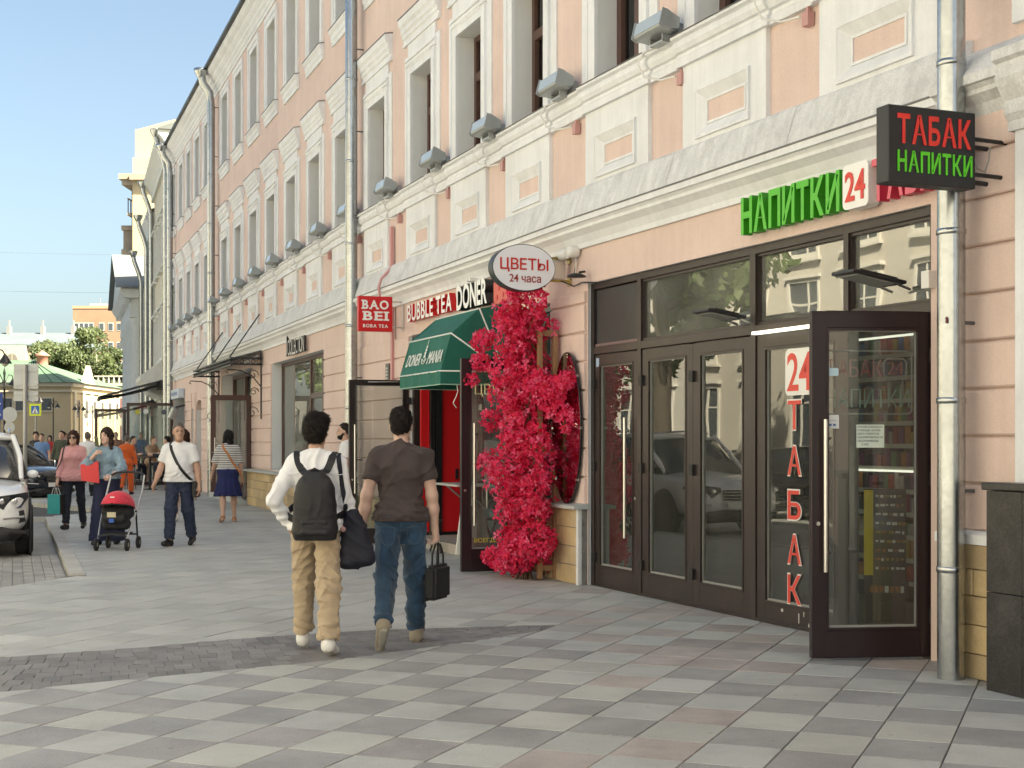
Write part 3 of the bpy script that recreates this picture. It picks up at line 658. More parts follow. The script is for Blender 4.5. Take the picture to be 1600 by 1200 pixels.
def leaf(parent, M, w, h, m, g, stile=0.10, top=0.10, bot=0.25, th=0.055, name='door', hinges=True, handle=None, hs=1):
    """a glazed door leaf: x from 0 to w, hinge at x=0, y is thickness (+y outside)"""
    q = MB(); ring_frame(q, 0, w, 0.02, h, stile, -th / 2, th / 2, 0, wb=bot, wt=top)
    o = q.build(name, m, parent, M, bev=0.004)
    q = MB(); ring_frame(q, stile, w - stile, .02 + bot, h - top, .018, -th / 2 - .006, th / 2 + .006); q.build('glazing_bead', M_SEAL if False else m, o, M)
    q = MB(); q.box(stile + .01, w - stile - .01, -.004, .004, .03 + bot, h - top - .01); q.build('pane', g, o, M)
    q = MB(); q.box(stile + .018, w - stile - .018, -.010, .010, .02 + bot + .018, .02 + bot + .026); ring_frame(q, stile + .018, w - stile - .018, .02 + bot + .0265, h - top - .018, .007, -.010, .010); q.build('seal', mat('grey_seal', (0.28, 0.28, 0.27), 0.6), o, M)
    if hinges:
        for z in (0.30, h * 0.52, h - 0.30):
            q = MB(); q.box(-.03, .035, th / 2, th / 2 + .028, z - .05, z + .05); q.build('hinge', M_SEAL, o, M)
    if handle:
        x, z0, z1 = handle; y = (th / 2 + .065) * hs
        q = MB(); q.tube([(x, y, z0), (x, y, z1)], .015, 10)
        for z in (z0 + .13, z1 - .13): q.tube([(x, y, z), (x - .045, y * .55, z), (x - .045, th / 2 * hs, z)], .011, 8)
        q.build('handle', M_STEEL, o, M)
        q = MB(); q.lathe([(0.001, 0), (.014, 0), (.014, .012), (0.001, .012)], 10, (w - .045 if x > w / 2 else .045, th / 2 * hs, 0.95), axis='y'); q.build('lock', M_STEEL, o, M)
    return o
def onface(sg, s, d, z): return sg.M @ Matrix.Translation((s, d, z)) @ Matrix.Rotation(math.pi, 4, 'Z') @ Matrix.Diagonal((1, 1, 1, 1))
# -- tobacco shop
D0 = -0.09
tob = thing('shopfront', A1.at(-2.7, D0), 'brown aluminium tobacco shopfront with four glazed doors and transom windows', 'shopfront')
q = MB()
for a, b_ in ((-0.05, 0.02), (-1.10, -1.02), (-3.16, -3.08), (-4.46, -4.40), (-5.47, -5.41)): q.box(a, b_, D0 - .05, D0 + .05, 0.0, 3.17)
for a, b_ in ((-1.02, -0.05), (-3.08, -1.10), (-4.40, -3.16), (-5.41, -4.46)):
    q.box(a, b_, D0 - .05, D0 + .05, 3.10, 3.17); q.box(a, b_, D0 - .05, D0 + .05, 2.42, 2.50)
    if a > -5: q.box(a, b_, D0 - .05, D0 + .048, 0.0, 0.03)
q.build('frame', M_ALU, tob, A1.M, bev=.004)
q = MB(); q.box(-1.0, -.06, D0 - .03, D0 + .02, 2.51, 3.09); q.build('black_panel', M_BLACKP, tob, A1.M)
q = MB(); q.box(-1.0, -.06, D0 + .021, D0 + .035, 2.44, 2.53); q.build('panel_trim', mat('trim_wine', (0.16, 0.10, 0.10), .5), tob, A1.M)
for a, b_ in ((-3.08, -1.10), (-4.40, -3.16), (-5.41, -4.46)):
    q = MB(); q.box(a + .005, b_ - .005, D0 - .012, D0 - .004, 2.505, 3.095); q.build('transom_pane', M_TRANG, tob, A1.M)
    q = MB(); ring_frame(q, a, b_, 2.5, 3.1, .022, D0 - .03, D0 + .03); q.build('glazing_bead', M_ALU, tob, A1.M)
def adoor(s_hinge, w, h, near, **k):
    """closed leaf in the shopfront; near=True: x runs towards the camera"""
    M = A1.M @ Matrix.Translation((s_hinge, D0 + .01, 0)) @ (Matrix.Scale(-1, 4, (1, 0, 0)) if near else Matrix())
    return leaf(tob, M, w, h, M_ALU, M_SHOPG, **k)
adoor(-0.055, 0.96, 2.41, True, bot=0.19, handle=(0.80, 0.55, 1.75))
adoor(-1.105, 0.985, 2.41, True, bot=0.20, stile=.12); adoor(-2.095, 0.98, 2.41, True, bot=0.20, stile=.12, hinges=True)
d3 = adoor(-3.165, 1.23, 2.41, True, bot=0.15, stile=.12, top=.11, hinges=False)
# window letters on the third door
M_REDL = mat('red_letter_film', (0.62, 0.045, 0.03), 0.45, var=0.08, vscale=3); M_WLINE = mat('white_letter_edge', (0.75, 0.73, 0.70), 0.5); M_WPL = mat('white_plate', (0.74, 0.73, 0.70), 0.45)
dl = D0 + .024
q = MB(); pts = []
def rrect(w, h, r, n=5):
    P = []
    for cx, cz, a0 in ((w / 2 - r, h / 2 - r, 0), (-w / 2 + r, h / 2 - r, 90), (-w / 2 + r, -h / 2 + r, 180), (w / 2 - r, -h / 2 + r, 270)):
        for i in range(n + 1): a = R(a0 + 90 * i / n); P.append((cx + r * math.cos(a), cz + r * math.sin(a)))
    return P
q.plate(rrect(.40, .38, .05), 0, .004); q.build('number_plate', M_WPL, d3, A1.M @ Matrix.Translation((-3.78, dl, 2.08)))
link('number', text_mesh('number', '24', .34, .31, .003, M_REDL, 0.012), d3, A1.face(-3.78, dl + .004, 2.08))
for ch, z in zip('ТАБАК', (1.73, 1.36, 1.00, 0.64, 0.315)):
    zz = z + .0
    link('window_letter', text_mesh('window_letter', ch, .205, .258, .003, M_WLINE, 0.018), d3, A1.face(-3.71, dl, zz))
    link('window_letter', text_mesh('window_letter', ch, .185, .236, .003, M_REDL, 0.010), d3, A1.face(-3.71, dl + .0035, zz))
# small sticker on the first door, scuffs on the low rail
q = MB(); q.box(-.16, -.09, D0 + .04, D0 + .0415, 2.29, 2.38); q.build('sticker', mat('blue_white_sticker', (0.30, 0.40, 0.55), .5), tob, A1.M)
for x, z, w, h in ((-3.55, .13, .03, .025), (-3.79, .09, .012, .08), (-3.86, .13, .008, .04), (-3.93, .05, .012, .03), (-3.98, .10, .008, .04)):
    q = MB(); q.box(x - w / 2, x + w / 2, D0 + .0385, D0 + .0395, z - h / 2, z + h / 2); q.build('scuff', mat('bare_metal_scuff', (0.55, 0.53, 0.5), .5), tob, A1.M)
# the open leaf
hx = (2.94, 9.93); lx = Vector((2.065 - hx[0], 9.83 - hx[1], 0)); lw = lx.length; la = math.atan2(lx.y, lx.x)
ML = Matrix.Translation((hx[0], hx[1], 0)) @ Matrix.Rotation(la, 4, 'Z')
od = leaf(tob, ML, 0.88, 2.42, M_ALU2, M_CLEARG, stile=.105, top=.115, bot=.19, handle=(0.80, .62, 1.67), hs=1)
od['label'] = 'open glass door of the tobacco shop with paper notices'
def onleaf(x, y, z): return ML @ Matrix(((-1, 0, 0, x), (0, 0, 1, y), (0, 1, 0, z), (0, 0, 0, 1)))
q = MB(); q.plate(rrect(.11, .055, .012), -.002, 0); q.plate([(-.02, -.06), (-.005, -.027), (-.035, -.027)], -.002, 0); q.build('sticker', mat('pale_blue_sticker', (0.5, 0.68, 0.78), .5), od, onleaf(.735, .006, 2.0) @ Matrix.Rotation(math.pi / 2, 4, 'X') @ Matrix.Rotation(math.pi, 4, 'Z') @ Matrix.Rotation(math.pi, 4, 'Z'))
for x, z, w, h, c, nm in ((.745, 1.655, .135, .095, (0.66, 0.68, 0.68), 'paper_notice'), (.452, 1.555, .20, .16, (0.58, 0.66, 0.60), 'paper_notice')):
    q = MB(); q.box(x - w / 2, x + w / 2, .006, .0075, z - h / 2, z + h / 2); q.build(nm, mat('paper_%d' % int(x * 1000), c, .8, var=.05), od, ML)
M_INK = mat('green_black_ink', (0.02, 0.05, 0.04), .7)
for i, ln_ in enumerate(('ПРОСИМ СОБЛЮДАТЬ', 'ОЧЕРЕДЬ. БОЛЕЕ', 'ДВУХ КЛИЕНТОВ', 'ОДНОВРЕМЕННО НЕ', 'ОБСЛУЖИВАЕМ', '2 ЧАС')):
    w_ = (.18, .165, .155, .185, .15, .05)[i]
    link('notice_text', text_mesh('notice_text', ln_, w_, .016, .0006, M_INK, 0.01), od, onleaf(.452 + (.185 - w_) / 2 - (.03 if i == 5 else 0), .0078, 1.618 - i * .024))
q = MB()
for i in range(3): q.box(.70 + i * .03, .72 + i * .03, .0077, .0083, 1.625, 1.64)
q.box(.69, .80, .0077, .0083, 1.662, 1.664); q.build('notice_text', mat('blue_ink', (0.05, 0.16, 0.35), .6), od, ML)
# neon-tube sign hung inside the leaf
M_TR = mat('red_tube', (0.42, 0.10, 0.09), 0.3); M_TG = mat('green_tube', (0.20, 0.36, 0.28), 0.3); M_TW = mat('grey_tube', (0.36, 0.38, 0.37), 0.3)
ns = thing('tube_sign', onleaf(.45, -.05, 1.93), 'unlit tube lettering sign hung behind the open tobacco door glass', 'sign')
q = MB(); Pn = rrect(.64, .44, .03)
q.tube([(x, z, 0) for x, z in Pn], .006, 6, closed=True); q.build('sign_outline', M_TW, ns)
q = MB(); q.tube([(x + .20, z + .10, 0) for x, z in rrect(.165, .13, .035)], .006, 6, closed=True); q.build('number_outline', M_TW, ns)
for b_, x, y, w, h, mm in (('ТАБАК', -.10, .10, .40, .12, M_TR), ('24', .20, .10, .11, .085, M_TR), ('НАПИТКИ', 0.0, -.11, .60, .13, M_TG)):
    link('tube_lettering', text_mesh('tube_lettering', b_, w, h, .012, mm, -0.022), ns, WM[ns] @ Matrix.Translation((x, y, 0)))
# shop stock seen through the open leaf: a tall cooler, a black price board, goods shelves
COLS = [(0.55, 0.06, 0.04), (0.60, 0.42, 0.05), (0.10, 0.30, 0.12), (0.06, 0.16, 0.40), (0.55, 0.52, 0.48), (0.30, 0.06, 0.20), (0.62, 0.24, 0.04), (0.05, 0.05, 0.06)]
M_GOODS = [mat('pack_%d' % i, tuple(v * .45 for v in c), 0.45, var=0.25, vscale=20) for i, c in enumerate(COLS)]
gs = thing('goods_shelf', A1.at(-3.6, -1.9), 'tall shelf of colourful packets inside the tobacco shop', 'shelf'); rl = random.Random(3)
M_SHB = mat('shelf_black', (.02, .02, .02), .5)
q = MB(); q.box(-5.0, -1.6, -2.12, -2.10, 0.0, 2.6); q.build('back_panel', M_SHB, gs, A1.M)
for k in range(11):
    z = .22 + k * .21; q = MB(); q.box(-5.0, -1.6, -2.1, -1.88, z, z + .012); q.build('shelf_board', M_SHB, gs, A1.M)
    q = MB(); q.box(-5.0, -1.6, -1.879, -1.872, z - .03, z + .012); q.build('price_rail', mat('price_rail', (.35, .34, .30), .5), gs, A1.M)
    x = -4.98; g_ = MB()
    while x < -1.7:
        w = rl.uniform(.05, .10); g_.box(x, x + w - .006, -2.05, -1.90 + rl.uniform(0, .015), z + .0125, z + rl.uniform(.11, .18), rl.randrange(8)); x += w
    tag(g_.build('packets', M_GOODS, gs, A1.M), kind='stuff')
for z in (2.35, 1.10): q = MB(); q.box(-4.9, -1.7, -1.87, -1.85, z + .13, z + .15); q.build('shelf_light', emit_mat('shelf_glow', (1.0, .97, .9), 0.25), gs, A1.M)
bd = thing('price_board', A1.at(-3.72, -0.95), 'black price board with a yellow edge inside the tobacco shop', 'board')
MBd = A1.at(-3.72, -0.95) @ Matrix.Rotation(R(52), 4, 'Z')
q = MB(); q.box(-.17, .17, -.03, .03, .24, 1.12); q.build('board', mat('board_black', (0.018, 0.018, 0.02), .35), bd, MBd, bev=.004)
q = MB(); q.box(.095, .17, .031, .036, .40, 1.11); q.build('yellow_strip', mat('board_yellow', (0.70, 0.52, 0.02), .45), bd, MBd)
q = MB(); q.box(-.19, .15, .037, .05, .22, .36); q.build('brand_plate', MATS['board_black'], bd, MBd)
q = MB()
for k in range(9):
    z = 1.06 - k * .075; x = .075
    while x > -.15:
        w = rl.uniform(.015, .045); q.box(x - w, x, .031, .034, z - rl.uniform(.006, .016), z + .010, rl.choice((0, 0, 0, 1, 2))); x -= w + rl.uniform(.006, .02)
x = .12
while x > -.14: w = rl.uniform(.02, .035); q.box(x - w, x, .051, .054, .26, .315, rl.choice((0, 0, 1, 2))); x -= w + .010
q.build('chalk_lines', [mat('chalk_white', (0.62, 0.62, 0.60), .7), M_GOODS[1], M_GOODS[6]], bd, MBd)
q = MB(); q.box(-.16, .16, -.02, .02, 0.0, .24); q.build('stand', M_SHB, bd, MBd)
cl = thing('drinks_cooler', A1.at(-1.0, -2.6), 'glass fronted drinks cooler at the back of the tobacco shop', 'cooler')
q = MB(); q.box(-5.3, -4.3, -3.1, -3.06, 0, 2.2); q.box(-5.3, -5.26, -3.06, -2.5, 0, 2.2); q.box(-4.34, -4.3, -3.06, -2.5, 0, 2.2); q.box(-5.26, -4.34, -3.06, -2.5, 2.1, 2.2); q.build('cabinet', mat('cooler_grey', (.30, .31, .32), .4), cl, A1.at(3.9))
for k in range(5):
    z = .25 + .37 * k; q = MB(); q.box(-5.25, -4.35, -3.05, -2.55, z, z + .015); q.build('shelf_board', M_STEEL, cl, A1.at(3.9))
    g_ = MB()
    for x in np.arange(-5.2, -4.4, .085): g_.lathe([(.03, 0), (.03, .16), (.012, .22), (.012, .25)], 8, (x, -2.62, z + .016), rl.randrange(8))
    tag(g_.build('bottles', M_GOODS, cl, A1.at(3.9)), kind='stuff')
# doorstep of the tobacco entrance
q = MB(); q.box(-5.4, -4.47, -0.42, 0.02, -0.03, 0.012); q.build('threshold', mat('threshold_tile', (0.20, 0.17, 0.165), .6, var=.2, vscale=6), tob, A1.M)
# left jamb strip, white and chipped
q = MB(); q.box(0.022, 0.075, -.05, 0.11, 0.0, 0.84); q.build('jamb_post', M_WORN, house, A1.M, bev=.006)

# -- flower shop and kebab booth on A2
fl = thing('shopfront', A2.at(2.4, -0.12), 'dark brown flower shopfront behind the column of red blossoms', 'shopfront')
q = MB()
for a, b_ in ((0.99, 1.07), (1.72, 1.79), (2.62, 2.70)): q.box(a, b_, -.17, -.07, 0, 3.05)
for a, b_ in ((1.07, 1.72), (1.79, 2.62), (2.70, 3.84)): q.box(a, b_, -.17, -.07, 2.98, 3.05); q.box(a, b_, -.17, -.07, 2.40, 2.47)
for a, b_ in ((1.07, 1.72), (2.70, 3.84)): q.box(a, b_, -.17, -.07, 0.0, .25)
q.build('frame', M_ALU2, fl, A2.M, bev=.004)
for a, b_, z0, z1 in ((1.07, 1.72, .25, 2.40), (2.70, 3.84, .25, 2.40), (1.07, 1.72, 2.47, 2.98), (1.79, 2.62, 2.47, 2.98), (2.70, 3.84, 2.47, 2.98)):
    q = MB(); q.box(a, b_, -.125, -.117, z0, z1); q.build('pane', M_SHOPG, fl, A2.M)
q = MB(); q.box(3.84, 3.92, -.16, -.04, 0, 3.05); q.build('steel_post', mat('satin_post', (.55, .55, .54), .35, .7), fl, A2.M)
MLf = A2.M @ Matrix.Translation((1.70, -.02, 0)) @ Matrix.Rotation(R(87), 4, 'Z')
fd = leaf(fl, MLf, 0.84, 2.46, M_ALU2, M_CLEARG, stile=.105, top=.11, bot=.24, handle=(.70, .55, 1.72), hs=1)
fd['label'] = 'open glass door of the flower shop'
M_YEL = mat('yellow_film', (0.62, 0.50, 0.06), .5); M_CRM = emit_mat('warm_tube', (0.80, 0.66, 0.36), 0.12)
def onfd(x, y, z): return MLf @ Matrix(((-1, 0, 0, x), (0, 0, 1, y), (0, 1, 0, z), (0, 0, 0, 1)))
link('tube_letters', text_mesh('tube_letters', 'ЦВЕТЫ', .52, .15, .012, M_CRM, -0.02), fd, onfd(.40, -.03, 2.10))
link('film_text', text_mesh('film_text', 'ВСЕГДА', .30, .06, .002, M_YEL, .01), fd, onfd(.53, .007, .37))
q = MB(); q.box(2.75, 3.55, -.145, -.14, .3, .95); q.build('poster', mat('olive_poster', (.16, .17, .05), .6, var=.4, vscale=8), fl, A2.M)
link('film_text', text_mesh('film_text', '100', .12, .08, .002, M_WPL, .01), fl, A2.face(3.68, -.114, 1.95))
# shelf by the window
sh = thing('counter_shelf', A2.at(3.6, .1, .93), 'grey folding counter shelf fixed outside the flower shop window', 'shelf')
q = MB(); q.slab([(3.0, -.06), (4.0, -.06), (4.05, .38), (3.05, .42)][::-1], .945, .97); q.build('shelf_top', mat('grey_laminate', (.42, .44, .42), .35), sh, A2.M)
for x in (3.25, 3.82): q = MB(); q.tube([(x, -.05, .65), (x, .30, .94)], .012, 6); q.tube([(x, -.05, .65), (x, -.05, .94)], .012, 6); q.build('shelf_bracket', M_STEEL, sh, A2.M)
# kebab booth recess
M_RED = mat('red_panel', (0.56, 0.006, 0.012), 0.42, var=0.04, vscale=2); M_BLK = mat('black_frame', (0.012, 0.012, 0.014), 0.4)
kb_ = thing('kebab_booth', A2.at(5.1, -.5), 'red and black kebab booth entrance under the green awning', 'booth')
q = MB(); q.box(3.95, 6.41, -.85, -.80, 0, 3.05); q.box(6.24, 6.41, -.80, -.11, .13, 3.05); q.box(3.95, 6.24, -.80, -.11, 2.96, 3.05); q.build('shell', M_BLK, kb_, A2.M)
q = MB(); q.box(3.95, 6.24, -.80, 0.02, -.05, .13); q.build('step', mat('pale_step', (.42, .38, .33), .7, var=.1), kb_, A2.M)
q = MB(); q.box(3.925, 3.948, -.80, -.04, 0.0, 3.05); q.build('side_panel', M_BLK, kb_, A2.M)
for a, b_ in ((-.22, -.09), (-.69, -.41)): q = MB(); q.box(6.19, 6.235, a, b_, .18, 2.95); q.build('red_panel', M_RED, kb_, A2.M, bev=.004)
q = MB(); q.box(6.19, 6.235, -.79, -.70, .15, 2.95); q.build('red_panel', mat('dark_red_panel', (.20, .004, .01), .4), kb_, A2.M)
q = MB(); q.box(6.15, 6.235, -.40, -.31, .13, 2.95); q.build('black_post', M_BLK, kb_, A2.M); q = MB(); q.box(6.16, 6.235, -.30, -.24, .13, 2.95); q.build('black_post', M_BLK, kb_, A2.M)
q = MB(); q.box(6.17, 6.235, -.235, -.225, .13, 2.95); q.build('steel_edge', M_STEEL, kb_, A2.M)
q = MB(); q.box(6.17, 6.19, -.66, -.62, .95, 1.10); q.build('lock_plate', M_BLK, kb_, A2.M)
q = MB(); ring_frame(q, 5.45, 6.42, 2.62, 3.05, .06, -.10, -.03); q.box(3.95, 5.45, -.10, -.03, 2.95, 3.05); q.box(6.33, 6.42, -.10, -.03, .13, 2.62); q.build('frame', M_ALU, kb_, A2.M)
q = MB(); q.box(5.5, 6.37, -.068, -.062, 2.67, 3.0); q.build('transom_pane', M_TRANG, kb_, A2.M)
MLk = A2.M @ Matrix.Translation((6.44, .02, 0)) @ Matrix.Rotation(R(89), 4, 'Z')
kd_ = leaf(kb_, MLk, 0.90, 2.40, M_ALU, M_CLEARG, stile=.075, top=.06, bot=.2, handle=(.83, .75, 1.75), hs=1)
kd_['label'] = 'open glass door of the kebab booth'
q = MB(); q.tube([(.62, .03, 2.37), (.30, .06, 2.372), (.05, .02, 2.38)], .012, 6); q.build('door_closer', M_STEEL, kd_, MLk)
# folding stool and white board under the awning
st = thing('folding_stool', A2.at(4.75, .28), 'dark wooden folding stool standing outside the kebab booth', 'stool')
q = MB(); q.box(-.22, .22, -.16, .16, .43, .455); q.build('seat', mat('dark_wood', (.07, .05, .04), .6, var=.2, vscale=10), st, WM[st], bev=.004)
for y in (-.13, .13):
    for sx in (-1, 1): q = MB(); q.tube([(sx * .2, y + sx * .012, 0), (-sx * .2, y + sx * .012, .43)], .016, 6); q.build('leg', MATS['dark_wood'], st)
wb = thing('pavement_board', A2.at(3.99, .06), 'white narrow board leaning beside the kebab booth step', 'board')
q = MB(); q.add([(-.02, -.05, .02), (.02, -.05, .02), (.02, .06, .03), (-.02, .06, .03), (-.02, -.09, .80), (.02, -.09, .80), (.02, -.04, .80), (-.02, -.04, .80)], [(0, 3, 2, 1), (4, 5, 6, 7), (0, 1, 5, 4), (1, 2, 6, 5), (2, 3, 7, 6), (3, 0, 4, 7)]); q.build('panel', M_WPL, wb)
# -- dutch hood awning
M_GREEN = mat('green_canvas', (0.010, 0.125, 0.090), 0.75, var=0.08, vscale=2, streak=0.12, bump=0.003, bscale=14)
M_PIPE = mat('white_piping', (0.72, 0.72, 0.68), .6)
aw = thing('green_awning', A2.at(3.3, 0, 2.35), 'green canvas hood awning with white piping over the kebab booth', 'awning')
S0, S1, RZ, RR = 2.45, 4.15, 2.35, 0.83
hoop = [0, 33, 66, 92]
def hp(a): return (RR * math.cos(R(a)) + .0, RZ + RR * math.sin(R(a)))
for i in range(3):
    (d0, z0), (d1, z1) = hp(hoop[i]), hp(hoop[i + 1]); q = MB(); n = 14
    v = []
    for k in range(n + 1):
        s = S0 + (S1 - S0) * k / n
        for t in (0, .33, .67, 1):
            sag = -.022 * math.sin(t * math.pi) * (1 + .35 * math.sin(k * 2.1)) ; v.append((s, d0 + (d1 - d0) * t + sag * .8, z0 + (z1 - z0) * t + sag * .5))
    q.add(v, [(k * 4 + t, k * 4 + t + 1, k * 4 + t + 5, k * 4 + t + 4) for k in range(n) for t in range(3)], 0, True)
    q.build('canvas_panel', M_GREEN, aw, A2.M)
    for s in (S0, S1):   # side gores from the pivot on the wall
        q = MB(); q.add([(s, 0.01, RZ), (s, d0, z0), (s, d1, z1)], [(0, 1, 2)]); q.build('side_panel', M_GREEN, aw, A2.M)
for i in range(3):
    d0, z0 = hp(hoop[i]); q = MB(); q.tube([(S0 - .004, 0.01, RZ + .002), (S0 - .004, d0, z0), (S1 + .004, d0 + .004, z0), (S1 + .004, 0.01, RZ + .002)], .0105, 6); q.build('piping', M_PIPE, aw, A2.M)
d0, z0 = hp(0); n = 24
for nm, P_ in (('valance', [(S0 + (S1 - S0) * k / n, d0 + .012 * math.sin(k * 1.3), .16) for k in range(n + 1)]), ('valance', [(S0, .02 + (d0 - .02) * k / n, .16 if k > 4 else .13) for k in range(n + 1)]), ('valance', [(S1, .02 + (d0 - .02) * k / n, .16) for k in range(n + 1)])):
    q = MB(); v = [(s, d, RZ) for s, d, h in P_] + [(s, d, RZ - h) for s, d, h in P_]
    q.add(v, [(k, k + 1, n + 2 + k, n + 1 + k) for k in range(n)], 0, True); o = q.build(nm, M_GREEN, aw, A2.M)
    q = MB(); q.tube([(s, d, RZ - h) for s, d, h in P_], .007, 5); q.build('piping', mat('pale_green_piping', (.35, .55, .42), .6), o, A2.M)
# lettering on the slanted front
(d0, z0), (d1, z1) = hp(0), hp(33); ax = Vector((d1 - d0, z1 - z0)).normalized()
pm_ = A2.M @ Matrix(((-1, 0, 0, 0), (0, ax.x, ax.y, 0), (0, ax.y, -ax.x, 0), (0, 0, 0, 1)))
def onaw(s, t): p = A2.M @ Vector((s, d0 + (d1 - d0) * t, z0 + (z1 - z0) * t)); q_ = pm_.copy(); q_.translation = p; return q_
link('lettering', text_mesh('lettering', 'DONER', .58, .16, .004, M_PIPE, 0.0, .25), aw, onaw(3.72, .42)); link('lettering', text_mesh('lettering', 'MANIA', .56, .16, .004, M_PIPE, 0.0, .25), aw, onaw(2.84, .42))
q = MB(); 
for k in range(4): q.box(-.035 + .006 * k, .035 - .004 * k, .01 + k * .042, .045 + k * .042, 0, .004)
q.box(-.004, .004, .18, .25, 0, .004); q.tube([(-.09, .0, .002), (-.06, -.05, .002), (0, -.075, .002), (.06, -.05, .002), (.09, .0, .002)], .006, 5); q.tube([(-.07, -.0, .002), (0, -.04, .002), (.07, 0, .002)], .005, 5)
q.build('emblem', M_PIPE, aw, onaw(3.28, .42))
q = MB(); q.tube([(S0 + .02, .62, RZ - .15), (S0 + .03, .60, RZ - .24), (S0 + .0, .63, RZ - .30), (S0 + .03, .66, RZ - .38), (S0 + .03, .62, RZ - .44)], .006, 5); q.build('tie_cord', M_PIPE, aw, A2.M)

# -- clothes shop window on B
cw = thing('shop_window', B.at(5.0, -.4, .86), 'large recessed clothes shop window with brown frame and white reveals', 'window')
q = MB(); ring_frame(q, 2.29, 7.74, .86, 3.2, .07, -.41, -.34); q.box(3.35, 3.47, -.41, -.33, .93, 3.13); q.box(4.55, 4.62, -.41, -.33, .93, 3.13); q.box(3.47, 4.55, -.405, -.335, 2.35, 2.45); q.build('frame', M_BROWN, cw, B.at(0, .13))
for a, b_, z0, z1 in ((2.36, 3.35, .93, 3.13), (3.47, 4.55, .93, 2.35), (3.47, 4.55, 2.45, 3.13), (4.62, 7.67, .93, 3.13)):
    q = MB(); q.box(a, b_, -.377, -.371, z0, z1); q.build('pane', M_TRANG, cw, B.at(0, .13))
for a in (2.285, 7.742): q = MB(); q.box(a - .004 if a < 3 else a, a if a < 3 else a + .004, -.33, .0, .9, 3.19); q.build('reveal', mat('cool_white_reveal', (.66, .68, .67), .6), cw, B.M)
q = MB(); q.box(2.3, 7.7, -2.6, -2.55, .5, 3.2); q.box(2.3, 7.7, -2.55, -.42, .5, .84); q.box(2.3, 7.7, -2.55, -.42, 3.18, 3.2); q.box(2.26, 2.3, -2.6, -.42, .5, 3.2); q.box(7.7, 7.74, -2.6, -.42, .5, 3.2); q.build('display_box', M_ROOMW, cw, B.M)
q = MB(); q.box(4.9, 5.05, -.43, -.42, 1.55, 1.95); q.build('poster', mat('blue_poster', (.05, .25, .55), .5), cw, B.M)
jc = thing('letter_sign', B.at(4.6, .05, 3.25), 'dark shop name letters fixed above the clothes shop window', 'sign')
q = MB(); q.box(3.75, 5.6, .031, .045, 3.27, 3.29); q.build('rail', M_LEAD, jc, B.M)
text_row(jc, B.face(5.62, .045, 3.245), "J COLLECTION", 1.85, .33, .05, mat('pale_letter', (.62, .6, .56), .5), 0.0, side=M_BLK, gap=.04)
# -- entrance with the iron canopy on B
en = thing('shop_entrance', B.at(12.8, -.3), 'brown framed glass entrance with an open door under the iron canopy', 'entrance')
q = MB(); ring_frame(q, 10.36, 15.29, .28, 3.24, .09, -.38, -.28); q.box(11.6, 11.7, -.38, -.28, .37, 3.15); q.box(13.2, 13.3, -.38, -.28, .37, 3.15); q.box(10.45, 15.2, -.375, -.285, 2.55, 2.63); q.build('frame', M_BROWN, en, B.M)
for a, b_ in ((10.45, 11.6), (13.3, 15.2)): q = MB(); q.box(a, b_, -.335, -.329, .37, 2.55); q.build('pane', M_SHOPG, en, B.M)
q = MB(); q.box(10.45, 15.2, -.335, -.329, 2.63, 3.15); q.build('pane', M_SHOPG, en, B.M)
q = MB(); q.box(10.36, 15.29, -2.5, -.05, -.05, .28); q.box(10.36, 15.29, .05, .35, -.05, .14); q.build('step', M_SILL, en, B.M)
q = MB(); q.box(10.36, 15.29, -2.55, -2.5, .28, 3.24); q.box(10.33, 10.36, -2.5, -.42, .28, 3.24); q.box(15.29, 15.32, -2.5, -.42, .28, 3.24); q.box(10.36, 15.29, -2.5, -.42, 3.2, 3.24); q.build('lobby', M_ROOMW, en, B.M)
MLe = B.M @ Matrix.Translation((10.42, .02, .28)) @ Matrix.Rotation(R(88), 4, 'Z')
leaf(en, MLe, .95, 2.30, M_BROWN, M_TRANG, stile=.10, top=.10, bot=.2, handle=(.86, .8, 1.3))
M_IRON = mat('wrought_iron', (0.015, 0.015, 0.017), .45)
ca = thing('iron_canopy', B.at(12.2, .3, 3.4), 'black wrought iron canopy hung on three rods above the shop entrance', 'canopy')
q = MB(); q.prof([(.02, 3.55), (.70, 3.36), (.70, 3.385), (.02, 3.58)], 8.9, 15.6); q.build('canopy_roof', M_ROOF, ca, B.M)
for (a, b_, c, e) in ((8.88, 15.62, .70, .74),): q = MB(); q.box(a, b_, c, e, 3.20, 3.24); q.box(a, b_, c, e, 3.36, 3.40); q.box(a, b_, c, e, 3.29, 3.31); q.build('fascia', M_IRON, ca, B.M)
for k in range(34):
    s = 9.0 + k * .198; q = MB(); q.tube([(s + .07 * math.cos(a), .72, 3.27 + .035 * math.sin(a)) for a in [i * math.pi / 3 for i in range(6)]], .008, 4, closed=True); q.build('fascia_scroll', M_IRON, ca, B.M)
for s in (8.9, 15.6):
    q = MB(); q.box(s - .02, s + .02, .02, .70, 3.22, 3.26); q.box(s - .02, s + .02, .02, .70, 3.36, 3.40)
    for k in range(5): q.tube([(s, .09 + k * .13 + .05 * math.cos(a), 3.31 + .045 * math.sin(a)) for a in [i * math.pi / 3 for i in range(6)]], .008, 4, closed=True)
    q.box(s - .02, s + .02, .035, .06, 2.0, 3.5)
    for kk, (zc, r_) in enumerate(((3.0, .13), (2.62, .11), (2.15, .15))): q.tube([(s, .07 + (r_ + .03) + r_ * (1 - t / 14) * math.cos(t * .7 + 3.14), zc + r_ * (1 - t / 14) * math.sin(t * .7)) for t in range(12)], .01, 5)
    q.tube([(s, .06, 2.75), (s, .25, 2.98), (s, .50, 3.10), (s, .80, 3.12), (s, .84, 3.06), (s, .79, 3.04)], .014, 6); q.build('bracket', M_IRON, ca, B.M)
